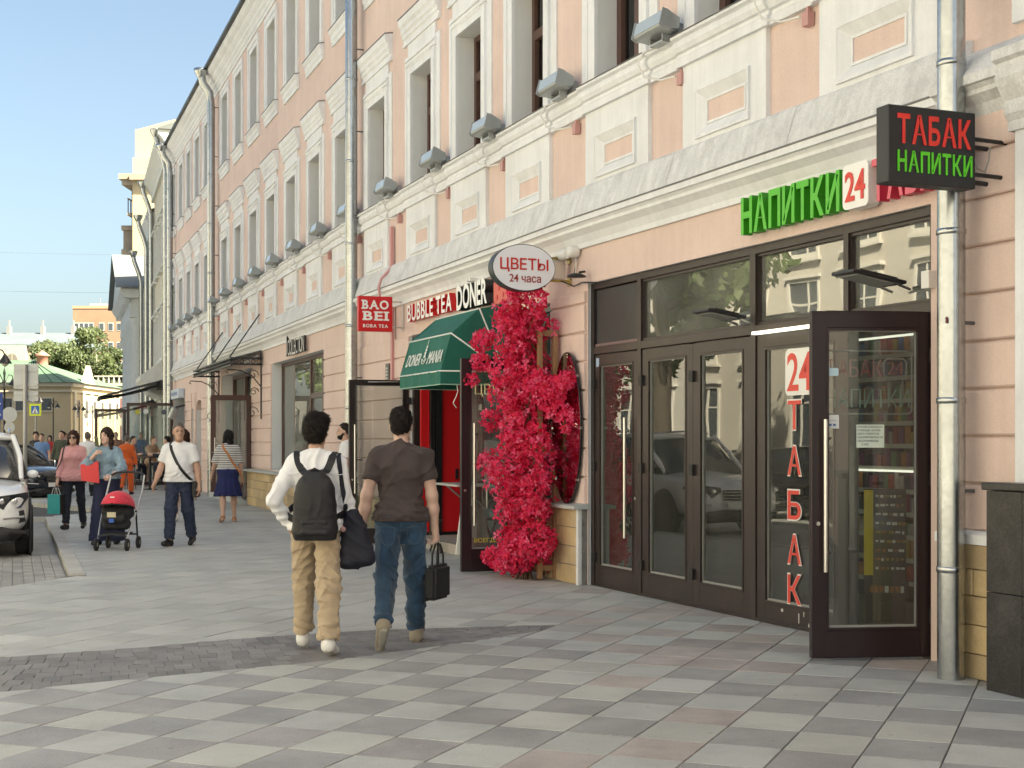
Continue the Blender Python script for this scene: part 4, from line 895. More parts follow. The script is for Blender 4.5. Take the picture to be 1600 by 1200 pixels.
for s in (9.3, 11.9, 15.1): q = MB(); q.tube([(s, .72, 3.38), (s - .05, .02, 4.42)], .016, 6); q.build('hanger_rod', M_IRON, ca, B.M)
# side door and niche on C
sd = thing('side_door', C.at(2.68, -.3), 'beige arched side door in the pink house beyond the canopy', 'door')
q = MB(); q.box(2.0, 3.35, -.42, -.36, 0, 2.75); q.build('door_leaf', mat('beige_door', (.45, .36, .28), .6, var=.08), sd, C.M)
q = MB(); q.box(2.12, 2.2, -.36, -.30, 1.0, 1.15); q.build('lock_plate', M_BLK, sd, C.M)
q = MB(); q.plate([(2.0, 2.755), (2.0, 2.45), (2.12, 2.62), (2.3, 2.71), (2.67, 2.74), (3.05, 2.71), (3.23, 2.62), (3.35, 2.45), (3.35, 2.755)], -.2, .002); q.build('arch_head', M_PINK, sd, C.M)
ni = thing('gas_pipe', C.at(4.15, -.1), 'yellow gas pipe standing in a narrow wall niche', 'pipe')
q = MB(); q.tube([(4.15, -.1, 0), (4.15, -.1, 2.3), (4.15, -.35, 2.4)], .06, 8); q.build('pipe_run', mat('yellow_paint', (.55, .34, .03), .5), ni, C.M)
q = MB(); q.box(3.9, 4.45, -.42, -.40, 0, 2.5); q.build('niche_back', M_PINK, house, C.M)
q = MB(); q.box(6.2, 9.6, -.42, -.38, 0, 3.0); q.box(7.8, 7.9, -.38, -.33, 0, 3.0); q.build('cafe_front', mat('cafe_dark', (.05, .05, .05), .3), house, C.M)
# ------------------------------------------------------------------ the other side of the street (seen mirrored in the glass, and it throws its light back)
def far_house(name, M, L, Hh, depth, wall, trim, rows, cols, label, roof=(0.12, 0.13, 0.13), ww=1.1, wh=1.9, z0=1.0, base=None, gap=0.8, winm=None, roofh=2.0, cat='building', corn=0.5):
    """a plain house: front face in the local x-z plane at y=0, street side +y"""
    t = thing(name, M, label, cat)
    mw = mat('wall_%s_%d' % (name, int(M.translation.x * 10)), wall, 0.85, var=0.06, vscale=0.5, speck=.03, streak=.06); mt = mat('trim_%s_%d' % (name, int(M.translation.x * 10)), trim, 0.8, var=.05)
    mg = winm or mat('far_glass', (0.06, 0.07, 0.08), 0.12, spec=0.8)
    q = MB(); q.box(0, L, -depth, 0, 0, Hh); q.build('wall', mw, t)
    q = MB(); q.prof([(0, Hh - .7), (.12, Hh - .7), (.12, Hh - .45), (corn * .6, Hh - .2), (corn, Hh), (corn, Hh + .12), (0, Hh + .12)], -.1, L + .1); q.build('cornice', mt, t)
    if roofh:
        mr = mat('roof_%s_%d' % (name, int(M.translation.x * 10)), roof, .5, .3, var=.1, vscale=.6)
        q = MB(); q.prof([(corn, Hh + .12), (corn, Hh + .17), (-depth / 2, Hh + roofh), (-depth, Hh + .17), (-depth, Hh + .12)], -.2, L + .2); q.build('roof', mr, t)
    rh = (Hh - 1.0 - z0) / rows; cw_ = L / cols
    wf = MB(); w, h = ww / 2, wh
    ring_frame(wf, -w - .14, w + .14, -.14, h + .14, .14, .0, .07); wf.box(-w - .25, w + .25, 0, .16, -.24, -.14); wf.box(-w - .25, w + .25, 0, .16, h + .14, h + .24)
    wm_ = wf.mesh('window', mt); pn = MB(); pn.box(-w, w, .002, .012, 0, h); pm2 = pn.mesh('pane', mg)
    bar = MB(); bar.box(-.03, .03, .0125, .035, 0, h); bar.box(-w, -.03, .0125, .03, h * .65, h * .65 + .05); bar.box(.03, w, .0125, .03, h * .65, h * .65 + .05); bm_ = bar.mesh('sash_bar', mt)
    for r_ in range(rows):
        for c_ in range(cols):
            Mw = M @ Matrix.Translation(((c_ + .5) * cw_, 0.001, z0 + r_ * rh + gap * .5))
            o = link('window', wm_, t, Mw); link('pane', pm2, o, Mw); link('sash_bar', bm_, o, Mw)
    if base: q = MB(); q.box(-.02, L + .02, 0.002, .1, 0, base); q.build('plinth', mt, t)
    return t
def opp(s0, d): # frame on the far side: x runs towards larger s reversed so that +y faces the pink house
    p = A1.pt(s0, d); u, n = A1.u, A1.n
    return Matrix(((-u[0], -n[0], 0, p[0]), (-u[1], -n[1], 0, p[1]), (0, 0, 1, -.1), (0, 0, 0, 1)))
far_house('opposite_house', opp(6, 16.5), 26, 12.5, 10, (0.55, 0.54, 0.515), (0.66, 0.64, 0.60), 3, 10, 'pale grey stucco house across the street mirrored in the tobacco shop glass', base=.7)
far_house('opposite_house', opp(28, 17.0), 21.9, 10.5, 10, (0.52, 0.49, 0.43), (0.64, 0.62, 0.56), 3, 8, 'ochre stucco house across the street beyond the pale grey one', base=.6)
far_house('opposite_house', opp(52, 17.0), 23.9, 14, 10, (0.57, 0.55, 0.51), (0.66, 0.64, 0.60), 4, 9, 'tall cream house across the street, mirrored beyond the ochre one', base=.6)
far_house('opposite_house', opp(-20.2, 16.5), 24, 13, 10, (0.55, 0.53, 0.49), (0.66, 0.64, 0.60), 3, 9, 'cream stucco house across the street behind the viewer', base=.7)
# ------------------------------------------------------------------ signs, lamps and fittings on the pink house
M_SRED = mat('sign_red', (0.55, 0.006, 0.012), 0.35); M_SWHITE = mat('sign_white', (0.80, 0.80, 0.78), 0.35); M_SGREEN = mat('sign_green', (0.075, 0.46, 0.02), 0.4)
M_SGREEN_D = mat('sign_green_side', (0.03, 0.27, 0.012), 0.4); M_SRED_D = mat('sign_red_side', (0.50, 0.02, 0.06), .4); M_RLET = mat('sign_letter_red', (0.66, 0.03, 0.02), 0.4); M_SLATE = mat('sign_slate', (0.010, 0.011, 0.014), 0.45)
M_GREEN_L = mat('sign_letter_green', (0.10, 0.56, 0.02), .4); M_PINKL = mat('sign_letter_pink', (0.66, 0.10, 0.15), .4)
def slab_text(parent, M, rows, m):
    for body, w, h, x, y, off in rows: link('lettering', text_mesh('lettering', body, w, h, .006, m, off), parent, M @ Matrix.Translation((x, y, 0)))
# tobacco box sign
tb = thing('box_sign', A1.blade(-6.45, .785, 3.315), 'black box sign with red and green letters beside the right downpipe', 'sign')
q = MB(); q.box(-.33, .33, -.235, .235, -.12, 0); q.build('case', M_SLATE, tb, WM[tb], bev=.006)
F_ = WM[tb] @ Matrix.Translation((0, 0, .001))
text_row(tb, F_ @ Matrix.Translation((-.265, .005, 0)), 'ТАБАК', .555, .18, .005, M_RLET, 0.024, side=M_SRED_D, gap=.10)
text_row(tb, F_ @ Matrix.Translation((-.265, -.165, 0)), 'НАПИТКИ', .565, .130, .005, M_GREEN_L, 0.022, side=M_SGREEN_D, gap=.12)
for z in (3.39, 3.17):
    q = MB(); q.tube([(-6.41, .02, z), (-6.41, .46, z + .01)], .014, 8); q.tube([(-6.37, .30, z - .035), (-6.37, .46, z - .03)], .016, 8); q.build('bracket', M_IRON, tb, A1.M)
q = MB(); q.tube([(-6.40, .45, 3.32), (-6.40, .40, 3.22), (-6.41, .35, 3.20), (-6.40, .31, 3.28), (-6.40, .30, 3.36)], .006, 5); q.build('cable', mat('grey_cable', (.35, .34, .32), .6), tb, A1.M)
# channel letters above the tobacco shop
ct = thing('letter_sign', A1.at(-4.3, .05, 3.24), 'green and red raised letters with a white 24 plate above the tobacco shop', 'sign')
text_row(ct, A1.face(-3.20, .035, 3.245), 'НАПИТКИ', 1.38, .31, .09, M_SGREEN, 0.03, side=M_SGREEN_D, gap=.09)
q = MB(); q.plate(rrect(.31, .33, .045), .0, .10, 0); o = q.build('number_plate', M_SWHITE, ct, A1.at(-4.79, .035, 3.40))
link('number', text_mesh('number', '24', .24, .22, .006, M_RLET, 0.015), ct, A1.face(-4.79, .136, 3.40))
text_row(ct, A1.face(-4.97, .035, 3.245), 'ТАБАК', .90, .31, .09, M_PINKL, 0.02, side=M_SRED_D, gap=.09)
# box sign of the tea shop
bb = thing('box_sign', A2.blade(6.68, .458, 3.39), 'red square box sign with white slab letters beside the far downpipe', 'sign')
q = MB(); q.box(-.26, .26, -.26, .26, -.09, 0); q.build('case', M_SRED, bb, WM[bb], bev=.005)
def slabbed(parent, M, word, w, h, y, off, serif):
    """slab-serif capitals: a sans letter with square feet added"""
    x = 0; g_ = []; gap = .13
    for ch in word:
        if ch == ' ': x += .25; continue
        gg = glyph(ch, .1, off); g_.append((ch, x, gg[2])); x += gg[2] + gap
    k = w / (x - gap)
    for ch, cx, gw in g_:
        b_ = gw * k; o = link('letter', text_mesh('letter', ch, b_, h, .006, M_SWHITE, off), parent, M @ Matrix.Translation((-w / 2 + cx * k + b_ / 2, y, .001)))
        q = MB(); t = h * .16; L_ = -b_ / 2; Rr = b_ / 2; sv = serif
        feet = {'B': [(L_ - sv, L_ + t, -1), (L_ - sv, L_ + t, 1)], 'A': [(L_ - sv * .7, L_ + sv * 2.2, -1), (Rr - sv * 2.2, Rr + sv * .7, -1)], 'E': [(L_ - sv, L_ + t, -1), (L_ - sv, L_ + t, 1)],
                'I': [(L_ - sv * 1.6, Rr + sv * 1.6, -1), (L_ - sv * 1.6, Rr + sv * 1.6, 1)], 'T': [(-sv * 2.2, sv * 2.2, -1)]}.get(ch, [])
        for a, c, sgn in feet: q.box(a, c, sgn * h / 2 - (t if sgn > 0 else 0), sgn * h / 2 + (t if sgn < 0 else 0), .0008, .0065)
        if feet: q.build('serif', M_SWHITE, o, WM[o])
slabbed(bb, WM[bb], 'BAO', .40, .135, .135, .03, .014); slabbed(bb, WM[bb], 'BEI', .37, .135, -.03, .03, .014); text_row(bb, WM[bb] @ Matrix.Translation((-.19, -.203, .001)), 'BOBA TEA', .38, .052, .006, M_SWHITE, .018, gap=.14)
for z in (3.58, 3.2):
    q = MB(); q.tube([(6.72, -.02, z), (6.72, .20, z)], .012, 6); q.build('bracket', M_STEEL, bb, A2.M)
q = MB(); ring_frame(q, 6.70, 6.74, 3.15, 3.63, .012, .02, .035); q.build('bracket_plate', M_STEEL, bb, A2.M)
# bubble tea and doner letters
bt = thing('letter_sign', A2.at(5.4, .05, 3.2), 'white letters with red sides above the green awning', 'sign')
text_row(bt, A2.face(6.16, .035, 3.235), 'BUBBLE TEA', 2.02, .26, .09, M_SWHITE, 0.02, side=M_SRED, gap=.10)
dn = thing('letter_sign', A2.at(3.5, .05, 3.2), 'big white letters with black sides right of the red sided ones', 'sign')
text_row(dn, A2.face(3.82, .035, 3.20), 'DONER', 1.15, .33, .13, M_SWHITE, 0.03, side=M_BLK, gap=.06)
q = MB(); q.box(3.47, 3.52, .05, .14, 3.545, 3.585); q.box(3.36, 3.41, .05, .14, 3.545, 3.585); q.build('accent', M_SWHITE, dn, A2.M)
q = MB(); pts_ = rrect(.62, .30, .06); q.plate(pts_, .0, .07); q.build('emblem_plate', mat('coral_plate', (.60, .10, .07), .45), dn, A2.at(2.28, .035, 3.32))
q = MB(); 
for i, (x, z) in enumerate(((-.18, .03), (-.02, -.05), (.12, .04), (.2, -.07))): q.lathe([(.001, 0), (.035, 0), (.035, .006), (.001, .006)], 10, (x, .071, z), axis='y')
q.build('emblem_dots', M_SRED, dn, A2.at(2.28, .035, 3.32)); q = MB(); q.box(-.30, .05, .071, .08, .08, .12); q.build('emblem_bar', M_SWHITE, dn, A2.at(2.28, .035, 3.32))
# oval flower sign
ov = thing('oval_sign', A2.blade(.41, .56, 3.36), 'white oval sign with red letters above the red blossoms', 'sign')
def oval(a, b_, n=40): return [(a * math.cos(2 * math.pi * i / n), b_ * math.sin(2 * math.pi * i / n)) for i in range(n)]
def disc(mb, a, b_, z0, z1, mi=0):
    P_ = oval(a, b_); n = len(P_); v = [(x, y, z0) for x, y in P_] + [(x, y, z1) for x, y in P_]
    mb.add(v, [(i, (i + 1) % n, n + (i + 1) % n, n + i) for i in range(n)], mi, True); mb.add(v, [tuple(range(n - 1, -1, -1)), tuple(range(n, 2 * n))], mi)
q = MB(); disc(q, .36, .25, -.14, -.003); q.build('case', mat('oval_case', (0.03, 0.04, 0.042), .45), ov)
q = MB(); disc(q, .352, .242, -.0028, .002); q.build('face', mat('oval_face', (0.74, 0.75, 0.80), .35), ov)
text_row(ov, WM[ov] @ Matrix.Translation((-.275, -.025, .002)), 'ЦВЕТЬI', .55, .125, .006, mat('crimson_letter', (.50, .02, .02), .4), .012, gap=.09, thin='Ь')
link('lettering', text_mesh('lettering', '24 часа', .36, .085, .005, mat('wine_letter', (.30, .03, .03), .4), .012), ov, WM[ov] @ Matrix.Translation((.01, -.115, .002)))
for z in (3.48, 3.24):
    q = MB(); q.box(.46, .50, .02, .24, z - .012, z + .012); q.box(.44, .52, .003, .02, z - .05, z + .05); q.build('bracket', mat('brass_bracket', (.45, .33, .10), .4, .6), ov, A2.M)
q = MB(); q.box(.42, .56, .08, .22, 3.26, 3.46); q.build('transformer', M_STEEL, ov, A2.M)
q = MB(); q.tube([(.45, .12, 3.24), (.3, .03, 3.17), (.1, .03, 3.19), (-.3, .04, 3.15)], .008, 5); q.tube([(.25, .02, 3.47), (.30, .03, 3.3), (.4, .03, 3.25)], .005, 5); q.build('cable', mat('dark_cable', (.05, .05, .05), .6), ov, A2.M)
# surveillance camera and little lamps
sc_ = thing('security_camera', A2.at(.22, .10, 3.53), 'white dome security camera on the wall beside the oval sign', 'camera')
q = MB(); q.lathe([(.001, -.005), (.05, 0), (.065, .03), (.065, .10), (.055, .13), (.001, .135)], 14, (0, -.09, 0), axis='y'); q.lathe([(.05, 0), (.058, .02), (.058, .16), (.05, .18), (.001, .185)], 14, (.02, .03, -.02), axis='x'); q.build('housing', M_WPL, sc_); q = MB(); q.tube([(0, -.06, -.05), (.06, -.08, -.18), (.12, -.08, -.3)], .005, 5); q.build('cable', M_SWHITE, sc_)
wl_ = thing('wall_lamp', A1.at(-.03, .05, 3.24), 'small black wall lamp left above the tobacco shopfront', 'lamp')
q = MB(); q.lathe([(.001, .03), (.05, .025), (.10, 0), (.10, -.012), (.001, -.012)], 16, (0, .1, 0)); q.tube([(0, 0, .05), (0, .07, .04)], .012, 6); q.build('shade', M_BLK, wl_)
# LED area lights over the tobacco doors
def led_lamp(s, label, out=.42, z=2.52):
    t = thing('led_floodlight', A1.at(s, 0, z), label, 'floodlight', 'flat floodlights above the tobacco doors')
    q = MB(); q.slab([(-.16, .06), (.16, .06), (.13, out), (-.13, out)][::-1], .02, .045); q.build('housing', M_BLK, t, WM[t] @ Matrix.Rotation(R(9), 4, 'X'), bev=.004)
    q = MB(); q.box(-.11, .11, .12, out - .05, .012, .0195); q.build('lens', mat('led_lens', (.30, .31, .30), .25), t, WM[t] @ Matrix.Rotation(R(9), 4, 'X'))
    for k in range(5): q = MB(); q.box(-.10 + k * .045, -.09 + k * .045, .1, out - .08, .0455, .065); q.build('cooling_fin', M_BLK, t, WM[t] @ Matrix.Rotation(R(9), 4, 'X'))
    q = MB(); q.tube([(-.1, -.02, -.0), (-.1, .08, .03)], .01, 6); q.tube([(.1, -.02, 0), (.1, .08, .03)], .01, 6); q.build('bracket', M_STEEL, t)
led_lamp(-3.02, 'flat black floodlight above the double doors of the tobacco shop'); led_lamp(-5.12, 'flat black floodlight above the open tobacco door', .50, 2.60)
q = MB(); q.box(-5.52, -5.44, .0, .06, 2.58, 2.70); tag(q.build('junction_box', M_WPL, None, A1.M), 'small white junction box between open tobacco door and right downpipe', 'junction box')
for s0, s1, z in ((-4.3, -3.2, 2.425),):
    q = MB(); q.box(s0, s1, -.03, .02, z - .012, z + .012); tag(q.build('light_strip', emit_mat('strip_glow', (1.0, 0.95, 0.85), .45), None, A1.M), 'thin glowing light strip under the tobacco shop transom', 'light')
q = MB(); q.box(-.025, .025, -.001, .001, -.02, .02); tag(q.build('sticker', mat('maroon_sticker', (.16, .02, .03), .5), None, A1.M @ Matrix.Translation((-6.19, .468, 2.29)) @ Matrix.Rotation(R(-25), 4, 'Z')), 'small maroon sticker on the right downpipe', 'sticker')
# facade floodlights with junction boxes
M_FGREY = mat('floodlight_grey', (.36, .38, .38), .4, .5, var=.06); M_JB = mat('pink_box', (.50, .27, .25), .5)
def flood_parts(t, S):
    Tl = S @ Matrix.Translation((0, .17, .09)) @ Matrix.Rotation(R(14), 4, 'X')
    q = MB(); q.prof([(-.09, -.03), (-.05, -.07), (.09, -.08), (.12, -.06), (.12, .075), (.09, .085), (-.07, .06)], -.26, .26); q.build('housing', M_FGREY, t, Tl, bev=.008)
    q = MB(); q.prof([(.1205, -.05), (.126, -.05), (.126, .072), (.1205, .072)], -.25, .25); q.build('visor', mat('visor_glass', (.46, .51, .52), .2, .2), t, Tl)
    for x in (-.275, .2605): q = MB(); q.prof([(-.07, -.045), (.09, -.085), (.135, -.07), (.135, .095), (.08, .095), (-.06, .06)], x, x + .0145); q.build('end_plate', M_FGREY, t, Tl, bev=.003)
    for k in range(6): q = MB(); q.box(-.2 + k * .075, -.19 + k * .075, -.14, -.101, -.06, .05); q.build('cooling_fin', M_FGREY, t, Tl)
    q = MB(); q.box(-.12, .12, .0, .20, -.05, -.03); q.box(-.13, -.11, .12, .20, -.03, .05); q.box(.11, .13, .12, .20, -.03, .05); q.build('bracket', M_FGREY, t, S)
    q = MB(); q.tube([(.12, .12, -.04), (.14, .26, -.10), (.17, .30, -.20), (.15, .24, -.32), (.06, .12, -.36), (-.12, .06, -.36)], .010, 6); q.build('cable', M_WPL, t, S)
first = None
spots = [(A1, -3.85, 'first'), (A1, -1.85, None), (A2, .42, None), (A2, 2.62, None), (A2, 4.72, None), (A2, 7.05, None), (A2, 9.4, None)] + [(B, 1.95 + 2.32 * i, None) for i in range(7)] + [(C, 1.9 + 2.15 * i, None) for i in range(4)]
names = ['grey floodlight on the ledge above the tobacco sign, nearest the camera', 'grey floodlight on the ledge, second from the right downpipe', 'grey floodlight on the ledge, third from the right downpipe', 'grey floodlight on the ledge above the oval sign', 'grey floodlight on the ledge above the white doner letters', 'grey floodlight on the ledge above the red box sign', 'grey floodlight just behind the middle downpipe']
for k, (sg, s, _) in enumerate(spots):
    S = sg.at(s, 0.0, 5.235)
    ordn = ['first', 'second', 'third', 'fourth', 'fifth', 'sixth', 'seventh']
    lab = names[k] if k < len(names) else ('grey floodlight on the ledge, %s beyond the middle downpipe' % ordn[k - 7] if sg is B else 'small far floodlight on the ledge, %s beyond the second far downpipe' % ordn[k - 14])
    if first is None:
        first = thing('floodlight', S, lab, 'floodlight', 'floodlights along the first floor ledge'); flood_parts(first, S)
    else: copy_tree(first, S, lab)
jb = MB(); jb.box(-.042, .042, .01, .07, 0, .11); jb.box(-.015, .015, .02, .05, .11, .15); jme = jb.mesh('junction_box', M_JB)
jn = ['pink junction box under the floodlight nearest the camera', 'pink junction box under the second floodlight from the right', 'pink junction box under the third floodlight from the right', 'pink junction box under the floodlight above the oval sign', 'pink junction box under the floodlight above the doner letters', 'pink junction box at the head of the pink cable duct', 'pink junction box just behind the middle downpipe']
for k, (sg, s, _) in enumerate(spots):
    o = link('junction_box', jme, None, sg.at(s - .20, 0.0, 4.78)); tag(o, jn[k] if k < len(jn) else ('pink junction box under the ledge, %s beyond the middle downpipe' % ordn[k - 7] if sg is B else 'small far junction box under the ledge, %s beyond the second far downpipe' % ordn[k - 14]), 'junction box', 'junction boxes under the ledge')
# pink cable duct down to the tea sign
q = MB(); q.box(7.20, 7.28, .03, .07, 4.14, 4.78); q.tube([(7.24, .05, 4.16), (7.28, .20, 3.98), (7.28, .24, 3.84), (7.28, .22, 3.70), (7.22, .08, 3.55)], .022, 6); q.box(7.16, 7.24, .032, .07, 2.45, 3.55); q.box(7.16, 7.55, .032, .07, 2.40, 2.449)
tag(q.build('cable_duct', mat('pink_duct', (.55, .27, .27), .5), None, A2.M), 'pink cable duct running down the wall behind the red box sign', 'duct')
ic = thing('intercom', A2.at(7.42, .04, 2.55), 'small dark intercom panel on the wall below the red box sign', 'intercom')
q = MB(); q.box(-.09, .09, -.005, .03, -.15, .15); q.build('plate', mat('intercom_dark', (.10, .09, .085), .5), ic, bev=.004)
for k in range(4): q = MB(); q.box(-.03, .03, .031, .038, .06 - k * .05, .09 - k * .05); q.build('button', M_STEEL, ic)
# oval mirror and wooden trellis beside the blossoms
mi_ = thing('oval_mirror', A2.at(.35, .05, 1.655), 'tall oval mirror on the pier beside the red blossoms', 'mirror')
FM = A2.face(.35, .085, 1.655) @ Matrix.Rotation(R(5), 4, 'Y')
q = MB(); disc(q, .325, .815, 0.0, .016); q.build('backing', M_BLK, mi_, FM)
q = MB(); disc(q, .315, .805, .0165, .020); q.build('glass', mat('mirror_silver', (.50, .50, .49), .03, 1.0), mi_, FM)
for zz in (-.55, 0, .55):
    for sx in (-1, 1):
        q = MB(); x = .325 * math.sqrt(1 - (zz / .815) ** 2) * sx; q.box(x - .012, x + .012, zz - .012, zz + .012, 0, .03); q.build('clip', M_STEEL, mi_, FM)
M_WOOD = mat('trellis_wood', (0.30, 0.17, 0.085), 0.6, var=0.15, vscale=4, streak=.2)
tr_ = thing('wooden_frame', A2.at(.82, .2), 'upright wooden slat frame standing behind the red blossoms', 'frame')
for x, d in ((.66, .28), (.98, .28), (.66, .10), (.98, .10)): q = MB(); q.box(x - .025, x + .025, d - .025, d + .025, 0.02, 2.72); q.build('post', M_WOOD, tr_, A2.M, bev=.003)
for z in (.10, .75, 1.4, 2.05, 2.66): q = MB(); q.box(.686, .954, .285, .302, z, z + .06); q.build('slat', M_WOOD, tr_, A2.M); q = MB(); q.box(.662, .678, .126, .254, z, z + .06); q.build('slat', M_WOOD, tr_, A2.M)
# ------------------------------------------------------------------ the column of red blossoms
rf = np.random.default_rng(11)
fb_ = thing('flower_column', A2.at(.9, .35), 'tall bushy column of crimson artificial blossoms beside the flower shop door', 'flowers')
# clumps: (s, d, z, rs, rd, rz, share) in facade coordinates
cl_ = []
def column_x(z): return float(np.interp(z, [.1, .5, 1.0, 1.5, 2.0, 2.4, 2.8, 3.2], [1.00, .94, .92, .94, .96, 1.04, 1.02, .88]))
blos = []
def blossoms(c, r, n):
    """points on a lumpy shell, denser outside"""
    k = 0
    while k < n:
        v = rf.normal(size=3); v /= np.linalg.norm(v); rr = rf.uniform(.45, 1.0) ** .5
        p = np.array(c) + v * np.array(r) * rr; blos.append((p, v)); k += 1
for z in np.arange(.22, 3.05, .16):
    x = column_x(z); w = float(np.interp(z, [.1, .3, .6, 1.2, 2.0, 2.4, 2.9, 3.2], [.20, .36, .36, .36, .38, .36, .34, .18]))
    for k in range(5):
        blossoms((x + rf.normal() * .125, .40 + rf.normal() * .12, z + rf.normal() * .05), (w * .56, .22, .16), 58)
for c, r, n in (((.62, .26, 2.02), (.18, .13, .18), 240), ((.80, .30, 2.10), (.2, .18, .22), 260), ((.42, .22, 2.06), (.15, .11, .15), 150), ((.28, .18, 2.14), (.12, .10, .11), 80), ((.30, .15, 1.75), (.10, .08, .16), 60), ((.5, .2, 1.86), (.2, .12, .12), 110),
                ((.62, .36, .45), (.20, .22, .2), 240), ((.9, .48, .30), (.28, .22, .2), 260), ((.62, .36, 3.02), (.10, .10, .2), 90), ((1.0, .42, 3.2), (.22, .14, .14), 130), ((1.75, .62, 2.42), (.26, .10, .10), 90), ((1.55, .66, 2.65), (.24, .12, .12), 110), ((1.75, .72, 2.22), (.15, .08, .06), 40), ((1.5, .60, 1.25), (.2, .14, .14), 80), ((1.45, .58, 1.75), (.18, .14, .12), 80), ((1.38, .60, .22), (.18, .12, .10), 90), ((1.2, .52, .14), (.22, .14, .08), 80), ((.58, .40, 1.05), (.14, .16, .16), 110), ((.58, .36, 1.5), (.14, .14, .2), 100), ((.6, .4, .75), (.14, .14, .14), 90)):
    blossoms(c, r, n)
M_FL = []
for i, c in enumerate([(0.80, 0.022, 0.11), (0.85, 0.06, 0.19), (0.62, 0.010, 0.06), (0.88, 0.16, 0.30)]):
    m = mat('blossom_%d' % i, c, 0.55, var=.12, vscale=30); N = m.node_tree.nodes; L = m.node_tree.links; b = N['Principled BSDF']
    tl = N.new('ShaderNodeBsdfTranslucent'); tl.inputs[0].default_value = (*c, 1); mx = N.new('ShaderNodeMixShader'); mx.inputs[0].default_value = .45
    L.new(b.outputs[0], mx.inputs[1]); L.new(tl.outputs[0], mx.inputs[2]); L.new(mx.outputs[0], N['Material Output'].inputs[0]); M_FL.append(m)
fm = MB()
for p, v in blos:
    # one paper-like blossom: three curved bracts around a centre, turned outwards
    nrm = Vector(v * [1, 1, .7]) + Vector(rf.normal(size=3)) * .55 + Vector((-.15, .35, .05)); nrm.normalize(); t = nrm.orthogonal().normalized(); bi = nrm.cross(t); sz = rf.uniform(.024, .040); a0 = rf.uniform(0, 6.28); mi = int(rf.choice(4, p=[.42, .27, .19, .12])); P0 = Vector(p)
    for k in range(3):
        a = a0 + k * 2.094 + rf.normal() * .2; d = t * math.cos(a) + bi * math.sin(a); e = nrm.cross(d); cup = rf.uniform(.25, .7)
        tip = P0 + d * sz * 1.25 + nrm * sz * cup; m1 = P0 + d * sz * .65 + e * sz * .52 + nrm * sz * cup * .35; m2 = P0 + d * sz * .65 - e * sz * .52 + nrm * sz * cup * .35
        fm.add([P0, m1, tip, m2], [(0, 1, 2), (0, 2, 3)], mi)
tag(fm.build('blossoms', M_FL, fb_, A2.at(-.10)), kind='stuff')
sm_ = MB()
for k in range(26):
    z = rf.uniform(.2, 3.0); x = column_x(z); sm_.tube([(0.82 + rf.normal() * .05, .32 + rf.normal() * .04, max(.05, z - .45)), ((x + .82) / 2, .38, z - .2), (x + rf.normal() * .25, .48 + rf.normal() * .15, z)], [.009, .007, .004], 5)
for k in range(9): sm_.tube([(.95 + rf.normal() * .06, .38 + rf.normal() * .05, 0.0), (.95 + rf.normal() * .03, .38, .35), (1.0 + rf.normal() * .08, .40, .8)], [.012, .010, .008], 5)
sm_.build('stems', mat('stem_brown', (.10, .07, .035), .8, var=.2), fb_, A2.at(-.10))
# ------------------------------------------------------------------ the street farther on
def segm(sg, s, mirror=False):
    """house frame on a street line: x along, +y out into the street"""
    p = sg.pt(s); u, n = sg.u, sg.n
    return Matrix(((u[0], n[0], 0, p[0]), (u[1], n[1], 0, p[1]), (0, 0, 1, 0), (0, 0, 0, 1)))
D = Seg(C.pt(L4 + .25), 17.1)
M_DW = (0.55, 0.53, 0.47)
hD = far_house('grey_house', segm(D, 0), 11.0, 12.4, 11, (0.58, 0.54, 0.44), (0.62, 0.63, 0.60), 3, 5, 'grey and cream house with deep eaves just beyond the pink house', ww=.95, wh=1.75, z0=.8, base=.6, roofh=2.5, corn=.45)
def pipe_on(t, M, x, z1, d=.3, r=.10, hop=True):
    q = MB(); q.tube([(x, d, 0), (x, d, z1 - 1.2), (x, d + .1, z1 - .8), (x, d + .3, z1 - .25), (x, d + .35, z1)], r, 12); q.lathe([(r, 0), (.2, .2), (.2, .28)], 12, (x, d + .35, z1 - .05)); q.build('downpipe', M_GALV, t, M)
pipe_on(hD, WM[hD], .5, 12.4, .15); pipe_on(hD, WM[hD], 10.8, 12.3, .15)
# porch hood with scrolls on the grey house
q = MB(); q.prof([(0, 3.1), (.5, 3.3), (.9, 3.8), (.9, 3.95), (0, 4.6)], 3.2, 7.5); q.build('porch_hood', mat('pale_stone', (.60, .60, .57), .8, var=.08), hD, WM[hD])
E_ = Seg(D.pt(11.2), 17.5)
hE = far_house('pale_house', segm(E_, 0), 5.0, 11.2, 10, (0.60, 0.61, 0.59), (0.66, 0.67, 0.65), 3, 2, 'pale blue grey house before the columned portico', ww=.95, wh=1.7, z0=.8, roofh=2.2, corn=.3)
pipe_on(hE, WM[hE], .4, 11.0, .3); pipe_on(hE, WM[hE], 4.8, 10.0, .3)
